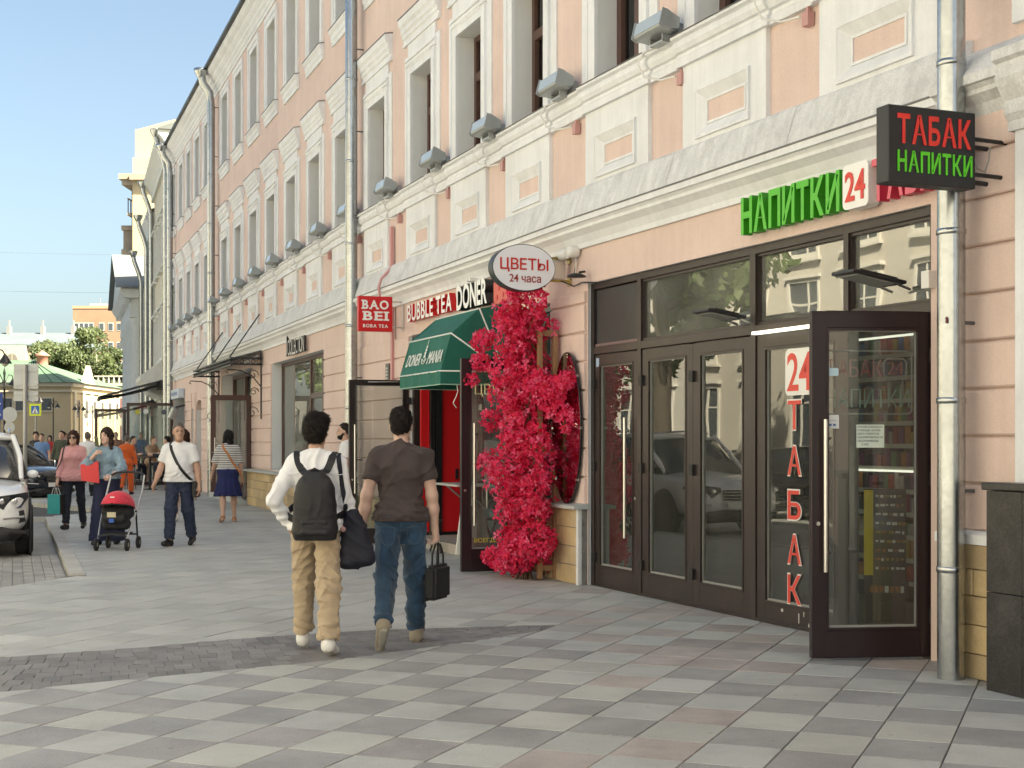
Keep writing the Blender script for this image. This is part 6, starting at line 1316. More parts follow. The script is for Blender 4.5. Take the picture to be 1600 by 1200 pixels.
M_CW = mat('white_car_paint', (.74, .75, .75), .25, 0.0, coat=.8); M_CB = mat('blue_black_car_paint', (.018, .024, .038), .22, .3, coat=.9); M_CK = mat('black_car_paint', (.012, .012, .014), .2, .2, coat=.9); M_CS = mat('silver_car_paint', (.45, .47, .48), .25, .6, coat=.8)
ha = math.atan2(-kd.y, -kd.x)
def carM(wx, wy, a, L=4.6, W=1.9):   # place by the left front wheel
    f_ = Vector((math.cos(a), math.sin(a))); l_ = Vector((-math.sin(a), math.cos(a))); c = Vector((wx, wy)) - f_ * (L / 2 - .92) - l_ * (W / 2 - .09)
    return T(c.x, c.y, -.09, a)
make_car(carM(-6.93, 20.15, ha), M_CW, 'white SUV parked at the kerb with only its front corner in view')
make_car(T(-13.9, 38.7, -.1, R(-32)), M_CB, 'dark blue hatchback parked nose out beyond the white SUV', L=4.3, W=1.78, Hh=1.52, hood=.90, suv=False)
make_car(T(-12.9, 20.4, -.1, ha + .05), M_CK, 'black saloon across the lane mirrored in the tobacco shop doors', L=4.8, W=1.86, Hh=1.46, hood=.88, suv=False)
make_car(T(-11.6, 27.5, -.1, ha), M_CS, 'silver hatchback left of the white SUV mirrored in the shop glass', L=4.3, W=1.78, Hh=1.52, hood=.90, suv=False)
# ------------------------------------------------------------------ people: one continuous figure each, grown from a skeleton; clothes, hair and shoes are shells round it
class Field:
    """signed distance grid with smooth unions, meshed by surface nets"""
    def __init__(s, prims, vox, clips=(), noise=None, pad=.03):
        lo = np.array([1e9] * 3); hi = -lo
        for p in prims:
            if p.get('sub'): continue
            l, h = s.bounds(p); lo = np.minimum(lo, l); hi = np.maximum(hi, h)
        s.lo = lo - pad; s.n = np.ceil((hi + pad - s.lo) / vox).astype(int) + 1; s.vox = vox
        s.d = np.full(s.n, 1.0, np.float32); s.ax = [s.lo[i] + np.arange(s.n[i]) * vox for i in range(3)]
        for p in prims: s.apply(p)
        if noise is not None: X, Y, Z = np.meshgrid(*s.ax, indexing='ij', sparse=True); s.d = s.d + noise(X, Y, Z).astype(np.float32)
        for (c, n_) in clips:
            X, Y, Z = np.meshgrid(*s.ax, indexing='ij', sparse=True); s.d = np.maximum(s.d, -((X - c[0]) * n_[0] + (Y - c[1]) * n_[1] + (Z - c[2]) * n_[2]).astype(np.float32))
    @staticmethod
    def bounds(p):
        if p['t'] == 'e': return p['c'] - p['r'], p['c'] + p['r']
        m = max(p['ra'], p['rb']); return np.minimum(p['a'], p['b']) - m, np.maximum(p['a'], p['b']) + m
    def apply(s, p):
        l, h = s.bounds(p); k = p.get('k', .03); m = k + 2 * s.vox + .01
        i0 = np.clip(np.floor((l - m - s.lo) / s.vox).astype(int), 0, s.n); i1 = np.clip(np.ceil((h + m - s.lo) / s.vox).astype(int) + 1, 0, s.n)
        if np.any(i1 <= i0): return
        sl = tuple(slice(a, b) for a, b in zip(i0, i1)); X, Y, Z = np.meshgrid(*[s.ax[i][sl[i]] for i in range(3)], indexing='ij', sparse=True)
        if p['t'] == 'e':
            r = p['r']; q = np.sqrt(((X - p['c'][0]) / r[0]) ** 2 + ((Y - p['c'][1]) / r[1]) ** 2 + ((Z - p['c'][2]) / r[2]) ** 2); d = (q - 1) * min(r)
        else:
            a, b, S = p['a'], p['b'], p['s']; ab = (b - a) / S; L2_ = max(1e-9, float(ab @ ab)); px, py, pz = (X - a[0]) / S[0], (Y - a[1]) / S[1], (Z - a[2]) / S[2]
            tr = (px * ab[0] + py * ab[1] + pz * ab[2]) / L2_; t = np.clip(tr, 0, 1)
            if p.get('fe'): tt = np.clip(tr, 0, 1.5)
            else: tt = t
            d = np.sqrt((px - ab[0] * tt) ** 2 + (py - ab[1] * tt) ** 2 + (pz - ab[2] * tt) ** 2) - (p['ra'] + (p['rb'] - p['ra']) * t)
            if p.get('fe'): d = np.maximum(d, (tr - 1) * math.sqrt(L2_))
            d = d * min(S)
        g = s.d[sl]
        if p.get('sub'): s.d[sl] = np.maximum(g, -d)
        elif k > 0: hh = np.maximum(k - np.abs(g - d), 0) / k; s.d[sl] = np.minimum(g, d) - hh * hh * k * .25
        else: s.d[sl] = np.minimum(g, d)
    def mesh(s):
        v = s.d; sg = v < 0; nx, ny, nz = v.shape; acc = np.zeros((nx - 1, ny - 1, nz - 1, 3), np.float32); cnt = np.zeros((nx - 1, ny - 1, nz - 1), np.float32)
        for ax in range(3):
            o = [0, 0, 0]; o[ax] = 1
            A = v[:nx - o[0], :ny - o[1], :nz - o[2]]; Bv = v[o[0]:, o[1]:, o[2]:]; cr = (A < 0) != (Bv < 0); t = np.where(cr, A / np.where(cr, A - Bv, 1), 0).astype(np.float32)
            u, w = [i for i in range(3) if i != ax]
            for du in (0, 1):
                for dw in (0, 1):
                    sl = [None] * 3; sl[ax] = slice(0, v.shape[ax] - 1); sl[u] = slice(du, v.shape[u] - 1 + du); sl[w] = slice(dw, v.shape[w] - 1 + dw)
                    c = cr[tuple(sl)]; tt = t[tuple(sl)]; cnt += c; acc[..., ax] += np.where(c, tt, 0); acc[..., u] += c * du; acc[..., w] += c * dw
        act = cnt > 0; idx = np.full(act.shape, -1, np.int64); idx[act] = np.arange(act.sum()); ijk = np.argwhere(act)
        P = (ijk + acc[act] / cnt[act][:, None]) * s.vox + s.lo; F = []
        for ax in range(3):
            u, w = (ax + 1) % 3, (ax + 2) % 3; o = [0, 0, 0]; o[ax] = 1
            A = sg[:nx - o[0], :ny - o[1], :nz - o[2]]; Bv = sg[o[0]:, o[1]:, o[2]:]; e = np.argwhere(A != Bv)
            ok = (e[:, u] > 0) & (e[:, w] > 0) & (e[:, u] < act.shape[u]) & (e[:, w] < act.shape[w]) & (e[:, ax] < act.shape[ax]); e = e[ok]
            if len(e) == 0: continue
            ins = A[e[:, 0], e[:, 1], e[:, 2]]; q = []
            for du, dw in ((1, 1), (0, 1), (0, 0), (1, 0)): c = e.copy(); c[:, u] -= du; c[:, w] -= dw; q.append(idx[c[:, 0], c[:, 1], c[:, 2]])
            q = np.stack(q, 1); q[~ins] = q[~ins][:, ::-1]; F.append(q)
        return P, np.concatenate(F) if F else np.zeros((0, 4), int)
def cap(a, b, ra, rb=None, s=(1, 1, 1), k=.03, fe=False, sub=False): return dict(t='c', a=np.array(a, float), b=np.array(b, float), ra=ra, rb=ra if rb is None else rb, s=np.array(s, float), k=k, fe=fe, sub=sub)
def ell(c, r, k=.02, sub=False): return dict(t='e', c=np.array(c, float), r=np.array(r, float), k=k, sub=sub)
def fmesh(name, prims, vox, m, parent, M, clips=(), noise=None, keep=False):
    fld = Field(prims, vox, clips, noise); P, F = fld.mesh()
    me = bpy.data.meshes.new(name); me.vertices.add(len(P)); me.vertices.foreach_set('co', P.astype(np.float32).ravel()); me.loops.add(F.size); me.loops.foreach_set('vertex_index', F.astype(np.int32).ravel())
    me.polygons.add(len(F)); me.polygons.foreach_set('loop_start', np.arange(0, F.size, 4, dtype=np.int32)); me.polygons.foreach_set('loop_total', np.full(len(F), 4, np.int32))
    me.polygons.foreach_set('use_smooth', np.ones(len(F), bool)); me.materials.append(m); me.update(); me.validate()
    o = link(name, me, parent, M); return (o, fld) if keep else o
def folds(seed, amp, freq=70, zb=1.0, sharp=False):
    """cloth creases: warped sine ridges"""
    r = np.random.default_rng(seed); D = [(r.normal(size=3), r.uniform(0, 6.28)) for _ in range(5)]
    def f(X, Y, Z):
        wx = .030 * np.sin(17 * Z + D[0][1] + 9 * Y) + .026 * np.sin(23 * X + D[1][1] - 8 * Z); wz = .030 * np.sin(19 * X + 7 * Y + D[2][1]); o = 0
        for v, ph in D:
            v = v / np.linalg.norm(v); v = v * np.array([1, 1, zb]); q_ = np.sin(freq * .5 * (v[0] * (X + wx) + v[1] * Y + v[2] * (Z + wz)) + ph); w_ = .5 + .5 * np.sin(7 * (v[1] * X + v[2] * Y + v[0] * Z) + ph * 2)
            o = o + (1 - np.abs(q_)) ** 2 * w_
        return -(o - .7) * amp
    return f
SKIN = {}
def skin(i): return [mat('skin_fair', (.52, .33, .25), .5, var=.06, vscale=12), mat('skin_tan', (.45, .27, .19), .5, var=.06, vscale=12), mat('skin_pale', (.58, .38, .30), .5, var=.06, vscale=12)][i]
HAIRC = {'black': (.004, .0035, .0035), 'dark': (.013, .0085, .0065), 'brown': (.028, .015, .009), 'auburn': (.035, .011, .007), 'grey': (.13, .115, .10), 'fair': (.10, .07, .04)}
def hairm(c): return mat('hair_' + c, HAIRC[c], .62, spec=.3, var=.35, vscale=40, bump=.006, bscale=90)
def cloth(name, col, **k):
    a = dict(rough=.85, var=.10, vscale=7, speck=.06, sscale=200, sheen=.2 if max(col) > .1 else 0); a.update(k); return mat('cloth_' + name, col, **a)
def rotz(v, a): c, s_ = math.cos(a), math.sin(a); return np.array([v[0] * c - v[1] * s_, v[0] * s_ + v[1] * c, v[2]])
def person(x, y, face, label, height=1.75, build=1.0, vox=.012, z=0.0, legs=((10, 5), (-15, 12)), arms=((5, 8, 15), (-8, 8, 15)), skin_i=0, hair='dark', hair_style='short', top=None, bottom=None, shoes=None, head_turn=0.0, lean=2.0, seated=False, feet=(0, 0), face_detail=True, belly=0.0, extras=None, hands=('relax', 'relax'), hatc=None, female=False, group=None, armspec=None, sub_z=0.0):
    """face: heading in degrees clockwise from +Y (180 = towards the camera). legs: (hip pitch, knee bend) right then left;
    arms: (pitch, abduction, elbow bend) right then left"""
    t = thing('person', T(x, y, z, -R(face)), label, 'person', group); k = height / 1.75; sk = skin(skin_i); M = WM[t]
    J = {}; hipz = .93
    sw = (.160 if female else .176) * (1 + (build - 1) * .5); hw = .095 if female else .088
    ln_ = math.tan(R(lean))
    low = 1e9
    for i, sd in ((0, 1), (1, -1)):
        hp_, kn = R(legs[i][0]), R(legs[i][1]); h = np.array([sd * hw, 0, hipz]); ab = R(legs[i][2]) if len(legs[i]) > 2 else R(2)
        kn_ = h + .43 * np.array([sd * math.sin(ab), math.sin(hp_), -math.cos(hp_)]); an = kn_ + .43 * np.array([sd * math.sin(ab) * .5, math.sin(hp_ - kn), -math.cos(hp_ - kn)])
        fp = R(feet[i]); fd_ = np.array([sd * .12, math.cos(fp), -math.sin(fp)]); he = an + np.array([0, -.045 * math.cos(fp) + .06 * math.sin(fp) * 0, -.055 + .045 * math.sin(fp)]); to = he + fd_ * .21 * (.92 if female else 1)
        J['h', i], J['k', i], J['a', i], J['he', i], J['to', i] = h, kn_, an, he, to; low = min(low, he[2] - .035, to[2] - .03)
    up = lambda zz: np.array([0, (zz - hipz) * ln_, zz])
    J['pel'], J['wa'], J['ch'], J['nb'] = up(.96), up(1.08), up(1.27), up(1.44); J['hd'] = up(1.60) + np.array([0, .025, 0])
    for i, sd in ((0, 1), (1, -1)):
        s_ = up(1.375) + np.array([sd * sw, -.01, 0]); pi, abd, el = [R(v) for v in arms[i][:3]]; inn = R(arms[i][3]) if len(arms[i]) > 3 else 0
        d1 = np.array([sd * math.sin(abd), math.sin(pi) * math.cos(abd), -math.cos(pi) * math.cos(abd)]); e = s_ + .29 * d1
        d2 = np.array([sd * math.sin(abd) * .6 - sd * math.sin(inn), math.sin(pi + el), -math.cos(pi + el)]); d2 /= np.linalg.norm(d2); w = e + .255 * d2
        if armspec and armspec[i]: e = np.array(armspec[i][0]); w = np.array(armspec[i][1]); d2 = (w - e) / np.linalg.norm(w - e)
        J['s', i], J['e', i], J['w', i], J['hdir', i] = s_, e, w, d2
    if not seated:
        off = np.array([0, 0, -low]);
        for q in J:
            if q[0] != 'hdir': J[q] = J[q] + off
    else:
        off = np.array([0, 0, sub_z - hipz + .0])
        for q in J:
            if q[0] != 'hdir': J[q] = J[q] + off
    for q in J:
        if q[0] != 'hdir': J[q] = J[q] * k
    b_ = build; ht = R(-head_turn); hd = J['hd']
    def H(px, py, pz): return hd + rotz(np.array([px, py, pz]) * k, ht)   # head-local point
    B_ = []
    B_ += [cap(J['h', 0] + [0, 0, -.03 * k], J['h', 1] + [0, 0, -.03 * k], .080 * k * b_, s=(1, .9, 1)), cap(J['pel'], J['ch'], .110 * k * b_, .135 * k * b_, s=(1, .62, 1)), cap(J['s', 0] * [.72, 1, 1], J['s', 1] * [.72, 1, 1], .062 * k), cap(J['nb'] + [0, -.01, -.05], hd + rotz(np.array([0, -.015, -.06]) * k, 0), .062 * k, .052 * k)]
    if belly: B_.append(ell(J['wa'] + [0, .04 * k, 0], np.array([.12, .10, .12]) * k, .06))
    B_ += [cap(J['nb'] + np.array([0, -.02, -.01]) * k, J['s', i] * [.80, 1, 1] + [0, -.01, .01], .040 * k, .036 * k, k=.05) for i in (0, 1)]
    HEAD = [ell(H(0, -.008, .035), np.array([.074, .096, .098]) * k, .02), ell(H(0, .028, -.045), np.array([.056, .066, .068]) * k, .035), ell(H(0, .072, -.085), np.array([.028, .026, .022]) * k, .03)]
    if vox < .02:
        HEAD += [cap(H(0, .092, .028), H(0, .112, -.018), .009 * k, .014 * k, k=.012), ell(H(.016, .096, -.022), np.array([.010, .012, .009]) * k, .008), ell(H(-.016, .096, -.022), np.array([.010, .012, .009]) * k, .008), cap(H(-.04, .082, .036), H(.04, .082, .036), .012 * k, k=.015), ell(H(0, .090, -.052), np.array([.024, .013, .010]) * k, .01), ell(H(.034, .094, .016), np.array([.018, .014, .011]) * k, 0, True), ell(H(-.034, .094, .016), np.array([.018, .014, .011]) * k, 0, True)]
    HEAD += [ell(H(s_ * .076, -.008, .0), np.array([.011, .022, .034]) * k, .008) for s_ in (-1, 1)]
    B_ += HEAD
    for i, sd in ((0, 1), (1, -1)):
        s_, e, w, d2 = J['s', i], J['e', i], J['w', i], J['hdir', i]; th = .9 if female else 1.0
        B_ += [cap(s_, s_ * .5 + e * .5, .048 * k * th * b_, .046 * k * th * b_), cap(s_ * .5 + e * .5, e, .046 * k * th * b_, .038 * k * th * b_), cap(e, e * .6 + w * .4, .040 * k * th * b_, .039 * k * th * b_), cap(e * .6 + w * .4, w, .039 * k * th * b_, .026 * k * th), ]
        # hand: palm, four fingers with bent knuckles, thumb from the side of the palm
        side = np.cross(d2, [0, 1, 0]) if abs(d2[1]) < .8 else np.cross(d2, [0, 0, 1]); side = side / np.linalg.norm(side); fwd = np.array([0, 1, 0]) - d2 * d2[1]; fwd = fwd / max(1e-6, np.linalg.norm(fwd)); inn = np.array([-sd, 0, 0]) - d2 * (-sd * d2[0]); inn /= np.linalg.norm(inn); fwd = np.cross(d2, inn) * (1 if np.cross(d2, inn)[1] >= 0 else -1)
        pc = w + d2 * .05 * k
        B_ += [cap(w, w + d2 * .075 * k + fwd * .012 * k, .026 * k, .030 * k, k=.015), cap(w + d2 * .03 * k - fwd * .012 * k, w + d2 * .08 * k - fwd * .02 * k, .022 * k, .02 * k, k=.015)]
        curl = {'relax': (.35, .8), 'fist': (1.3, 2.4), 'hold': (1.0, 2.1)}[hands[i]]
        for fi, (o_, L_) in enumerate(((.030, .040), (.010, .045), (-.010, .042), (-.028, .034))):
            base = w + d2 * .085 * k + fwd * o_ * k; c1, c2 = curl; f1 = d2 * math.cos(c1) + inn * math.sin(c1); f2 = d2 * math.cos(c2) + inn * math.sin(c2); mid = base + f1 * L_ * k; B_ += [cap(base - d2 * .015 * k, mid, .0098 * k, .0092 * k, k=.004), cap(mid, mid + f2 * L_ * .85 * k, .0092 * k, .008 * k, k=.004)]
        tb = w + d2 * .035 * k + fwd * .028 * k; td = d2 * .65 + fwd * .55 + inn * .45; td /= np.linalg.norm(td); B_ += [cap(tb, tb + td * .035 * k, .013 * k, .011 * k, k=.01), cap(tb + td * .035 * k, tb + td * .035 * k + (d2 * .8 + inn * .6) * .028 * k, .0105 * k, .009 * k, k=.005)]
        h, kn_, an, he, to = J['h', i], J['k', i], J['a', i], J['he', i], J['to', i]
        lg = 1.0 if (bottom is None or bottom[0] == 'skirt') else .72; cv = np.array([0, -.015 * k, 0]) * (lg > .9)
        B_ += [cap(h, kn_, .082 * k * b_ * lg, .052 * k * b_ * lg), cap(kn_, kn_ * .65 + an * .35 + cv, .052 * k * b_ * lg, .053 * k * b_ * lg), cap(kn_ * .65 + an * .35 + cv, an, .052 * k * b_ * lg, .034 * k), cap(he + [0, 0, .0], to, .034 * k, .026 * k), cap(an, he, .036 * k, .034 * k)]
    fmesh('body', B_, min(vox, .0085) if vox < .01 else vox, sk, t, M)
    S_ = lambda p, q: t and p
    # ---- trousers / skirts
    nz = lambda s_, a, f=14, zb=1.0: folds(s_, a, f, zb) if vox < .02 else None
    sd0 = int(abs(x * 100 + y * 7)) % 97
    hemz = (top[2].get('hem', .90) if top and len(top) > 2 else .90) * k + off[2] * k
    if bottom:
        kind, m = bottom[0], bottom[1]; o = bottom[2] if len(bottom) > 2 else {}
        g = o.get('loose', 1.0); hem = o.get('hem', .97)
        P_ = [cap(J['h', 0] + np.array([-.01, 0, .03]) * k, J['h', 1] + np.array([.01, 0, .03]) * k, .118 * k * b_, s=(1, .95, 1), k=.05), cap(J['pel'] + [0, 0, .0], J['wa'] + [0, 0, -.02 * k], .137 * k * b_, .132 * k * b_, s=(1, .70, 1), k=.04), ell(J['pel'] + np.array([.05, -.065, -.03]) * k, np.array([.075, .07, .085]) * k * b_, .05), ell(J['pel'] + np.array([-.05, -.065, -.03]) * k, np.array([.075, .07, .085]) * k * b_, .05)]
        if belly: P_.append(ell(J['wa'] + [0, .05 * k, -.05 * k], np.array([.145, .12, .10]) * k * (1 + belly), .05))
        if kind == 'skirt':
            zb = o.get('z', .48) * k; wz = J['wa'] - [0, 0, .03 * k]; c = np.array([(J['k', 0][0] + J['k', 1][0]) / 2, (J['k', 0][1] + J['k', 1][1]) / 2, zb])
            P_ += [cap(J['pel'], c, .15 * k * b_, o.get('flare', .24) * k, s=(1, .80, 1), k=.06, fe=True)]
            def pl(X, Y, Z): a = np.arctan2(Y - c[1], X - c[0]); return .010 * np.sin(a * 11 + 3 * Z) * np.clip((J['pel'][2] - Z) / (J['pel'][2] - zb), 0, 1)
            fmesh('skirt', P_, vox, m, t, M, noise=pl, clips=[((0, 0, hemz + .05 * k), (0, 0, -1))] if top else [])
        else:
            kneeb, cuff = (.070 * g, .060 * g) if kind == 'jeans' else (.082 * g, .070 * g)
            if kind == 'wide': kneeb, cuff = .11, .14
            for i in (0, 1):
                h, kn_, an = J['h', i], J['k', i], J['a', i]; e_ = kn_ + (an - kn_) * hem + (np.array([0, 0, -.045 * k]) if kind == 'wide' else 0)
                P_ += [cap(h, kn_, .094 * k * b_ * (1 + (g - 1) * .5), kneeb * k * b_, k=.035), cap(kn_, e_, kneeb * k * b_, cuff * k, k=.02, fe=True)]
            amp = o.get('amp', .006); base = nz(sd0, amp, 62, 1.3)
            def tn(X, Y, Z):
                n1 = base(X, Y, Z) if base is not None else 0
                lowz = np.clip(1 - np.abs(Z - .16 * k) / (.16 * k), 0, 1) * np.abs(np.sin(46 * Z + 3.0 * np.sin(9 * X) + 2 * np.sin(13 * Y))) * amp * 1.6; kz = np.clip(1 - np.abs(Z - .50 * k) / .12, 0, 1) * np.abs(np.sin(38 * Z + 14 * X + 3 * np.sin(11 * Y))) * amp * 1.2
                return n1 - (lowz if kind != 'wide' else 0) - kz
            clipz = [((0, 0, hemz + .05 * k), (0, 0, -1))] if top else []
            J['_trou'] = fmesh('trousers', P_, vox, m, t, M, noise=tn if vox < .02 else None, clips=clipz, keep=True)[1]
    # ---- shirts
    if top:
        kind, m = top[0], top[1]; o = top[2] if len(top) > 2 else {}; g = o.get('loose', 1.0); hem = o.get('hem', .90) * k + off[2] * k
        P_ = [cap(J['pel'] + [0, 0, -.02 * k], J['ch'], .142 * k * b_ * g, .160 * k * b_ * (1 + (g - 1) * .4), s=(1, .70, 1), k=.04), cap(J['h', 0] + np.array([-.01, 0, -.03]) * k, J['h', 1] + np.array([.01, 0, -.03]) * k, .128 * k * b_ * g, s=(1, .98, 1), k=.05), cap(J['s', 0] * [.62, 1, 1], J['s', 1] * [.62, 1, 1], .070 * k, k=.05), cap(J['ch'] + np.array([.065, -.025, .03]) * k, J['ch'] + np.array([-.065, -.025, .03]) * k, .105 * k, s=(1, .9, 1), k=.05), cap(J['nb'] - [0, 0, .06 * k], J['nb'] + [0, 0, .0], .090 * k, .062 * k, k=.04, fe=True)]
        P_ += [ell(J['pel'] + np.array([sd * .05, -.065, -.03]) * k, np.array([.088, .082, .098]) * k * b_, .05) for sd in (-1, 1)] + [cap(J['nb'] + np.array([0, -.02, -.012]) * k, J['s', i] * [.82, 1, 1] + [0, -.01, .008], .060 * k, .058 * k, k=.05) for i in (0, 1)]
        if female: P_ += [ell(J['ch'] + np.array([s_ * .075, .085, -.0]) * k, np.array([.07, .065, .07]) * k, .05) for s_ in (-1, 1)]
        if belly: P_.append(ell(J['wa'] + [0, .05 * k, 0], np.array([.16, .135, .17]) * k * (1 + belly), .06))
        for i in (0, 1):
            s_, e, w = J['s', i], J['e', i], J['w', i]
            if kind == 'tee': P_ += [cap(s_ * [.96, 1, 1], s_ + (e - s_) * o.get('sleeve', .62), .068 * k * b_, o.get('cuffr', .060) * k * b_, k=.035, fe=True)]
            else:
                cf = o.get('cuff', .9); P_ += [cap(s_ * [.92, 1, 1], e, .062 * k * b_ * g, .056 * k * g, k=.035), cap(e, e + (w - e) * cf, .056 * k * g, o.get('cuffr', .042) * k * g, k=.02, fe=True)]
        clips = [((0, 0, hem), (0, 0, 1))]; fb0 = nz(sd0 + 5, o.get('amp', .005), o.get('freq', 70), .8); am = o.get('amp', .005)
        def sn(X, Y, Z):
            wst = np.clip(1 - np.abs(Z - (hem + .10 * k)) / (.13 * k), 0, 1); return fb0(X, Y, Z) - wst * am * 1.3 * np.abs(np.sin(52 * (Z + .03 * np.sin(14 * X + 3 * Y)) + 9 * X)) ** 3
        J['_shirt'] = fmesh('shirt', P_, vox, m, t, M, clips=clips, noise=sn if fb0 is not None else None, keep=True)[1]
        if o.get('collar'):
            fmesh('collar', [cap(J['nb'] + np.array([0, -.005, -.015]) * k, J['nb'] + np.array([0, 0, .045]) * k, .074 * k, .066 * k, k=0, fe=True), cap(J['nb'] + np.array([0, 0, -.1]) * k, J['nb'] + np.array([0, 0, .12]) * k, .056 * k, k=0, sub=True), cap(J['nb'] + np.array([0, .09, .05]) * k, J['nb'] + np.array([0, .05, -.06]) * k, .045 * k, .008, k=0, sub=True)], min(vox, .010), m, t, M)
    # ---- shoes
    if shoes:
        kind, m = shoes[0], shoes[1]
        for i in (0, 1):
            he, to, an = J['he', i], J['to', i], J['a', i]; dd = (to - he) / np.linalg.norm(to - he); P_ = [cap(he + np.array([0, .005, .005]) * k, to + dd * .02 * k, .044 * k, .037 * k, s=(1, 1, 1), k=.02), cap(he + np.array([0, .02, .02]) * k, he + dd * .10 * k + np.array([0, 0, .03]) * k, .046 * k, .036 * k, k=.02)]
            if kind != 'flat': P_.append(cap(an * .6 + he * .4, he, .047 * k, .045 * k, k=.02))
            nrm = np.cross(np.cross(dd, [0, 0, 1]), dd); nrm /= np.linalg.norm(nrm); mid = (he + to) / 2 - nrm * .036 * k
            fmesh('shoe', P_, min(vox, .009), m, t, M, clips=[(mid, nrm)])
            S2 = [cap(he - nrm * .0 + np.array([0, -.004, 0]) * k, to + dd * .026 * k, .047 * k, .040 * k, k=0)]
            fmesh('sole', S2, min(vox, .009), shoes[2] if len(shoes) > 2 else m, t, M, clips=[(mid + nrm * .004, nrm * -1), (mid - nrm * .022 * k, nrm)])
    # ---- hair
    hm = hairm(hair); V = vox if vox > .015 else min(vox, .0075)
    hn = (lambda X, Y, Z: .0035 * np.sin(150 * X + 60 * Z + 4 * np.sin(40 * Y)) + .0035 * np.sin(130 * Y + 70 * X + 3 * np.sin(50 * Z)) + .005 * np.sin(45 * X + 38 * Z) * np.sin(52 * Y + 20 * Z)) if vox < .02 else None
    def hp(nv): return rotz(np.array(nv), ht)
    if hair_style in ('short', 'bald'):
        P_ = [ell(H(0, -.016, .048), np.array([.082, .104, .100]) * k, .02), ell(H(0, -.048, -.005), np.array([.066, .058, .068]) * k, .03)] + [ell(H(s_ * .088, .004, -.012), np.array([.022, .034, .040]) * k, 0, True) for s_ in (-1, 1)]
        cl_ = [(H(0, .03, .055), hp((0, -.72, .70)))] if hair_style == 'short' else [(H(0, -.02, -.0), hp((0, -.85, .2)))]
        fmesh('hair', P_, V, hm, t, M, clips=cl_ + [(H(0, 0, -.052), hp((0, -.12, 1)))], noise=hn)
    elif hair_style == 'bushy':
        P_ = [ell(H(0, -.016, .052), np.array([.090, .110, .108]) * k, .02), ell(H(0, -.05, -.01), np.array([.072, .062, .075]) * k, .03), ell(H(.04, .03, .10), np.array([.05, .06, .042]) * k, .03)] + [ell(H(s_ * .092, .006, -.016), np.array([.022, .034, .042]) * k, 0, True) for s_ in (-1, 1)]
        fmesh('hair', P_, V, hm, t, M, clips=[(H(0, .045, .05), hp((0, -.80, .60))), (H(0, 0, -.08), hp((0, -.1, 1)))], noise=hn)
    else:
        dn = {'bob': -.12, 'long': -.36, 'shoulder': -.22}[hair_style]
        P_ = [ell(H(0, -.014, .045), np.array([.090, .110, .106]) * k, .02), cap(H(0, -.05, .02), H(0, -.075, dn), .078 * k, .070 * k if hair_style != 'long' else .085 * k, s=(1, .75, 1), k=.04)]
        for s_ in (-1, 1): P_ += [cap(H(s_ * .072, -.012, .05), H(s_ * .082, -.005 if hair_style != 'long' else .01, max(dn, -.2) + .03), .030 * k, .026 * k, k=.03)]
        P_.append(ell(H(0, .10, -.03), np.array([.066, .075, .105]) * k, 0, True))
        fmesh('hair', P_, V, hm, t, M, noise=hn)
    if face_detail:
        em = mat('eye_dark', (.02, .016, .014), .25); lm = mat('lip', (.38, .14, .12), .5)
        for s_ in (-1, 1):
            fmesh('eye', [ell(H(s_ * .034, .081, .017), np.array([.013, .010, .006]) * k, 0)], .004, em, t, M); fmesh('eyebrow', [cap(H(s_ * .016, .093, .037), H(s_ * .050, .084, .040), .0055 * k, k=0)], .004, hm, t, M)
        fmesh('mouth', [cap(H(-.020, .094, -.052), H(.020, .094, -.052), .0065 * k, k=0)], .004, lm, t, M)
    if vox < .009:   # loose strands break the outline of the near heads
        ho = [c for c in WM if c.parent == t and c.name.startswith('hair')][0]; rs = np.random.default_rng(3); V_ = [v.co.copy() for v in ho.data.vertices]; N_ = [v.normal.copy() for v in ho.data.vertices]; q = MB(); hc = Vector(H(0, -.02, .05))
        for vi in rs.integers(0, len(V_), 5200):
            p0, n0 = V_[vi], N_[vi]; dn_ = Vector((rs.normal() * .35, -.25, -.8)) if hair_style == 'short' else Vector((rs.normal() * .6, rs.normal() * .4 - .1, -.45)); tg = (dn_ - n0 * dn_.dot(n0)); tg = tg.normalized() if tg.length > .05 else Vector((1, 0, 0)); d_ = (tg + n0 * rs.uniform(.15, .55) + Vector(rs.normal(size=3)) * .2).normalized(); sd_ = d_.cross(n0).normalized() * rs.uniform(.0012, .0022); L_ = rs.uniform(.010, .024) * (1.3 if hair_style == 'bushy' else .8)
            p1 = p0 + d_ * L_ * .55 + n0 * .002; p2 = p0 + d_ * L_ - n0 * L_ * .12; q.add([p0 - sd_ - n0 * .002, p0 + sd_ - n0 * .002, p1 + sd_ * .7, p1 - sd_ * .7, p2], [(0, 1, 2, 3), (3, 2, 4)])
        tag(q.build('hair_strands', hm, t, M), kind='stuff')
    J['_k'] = k; J['_H'] = H; J['_M'] = M
    return t, J
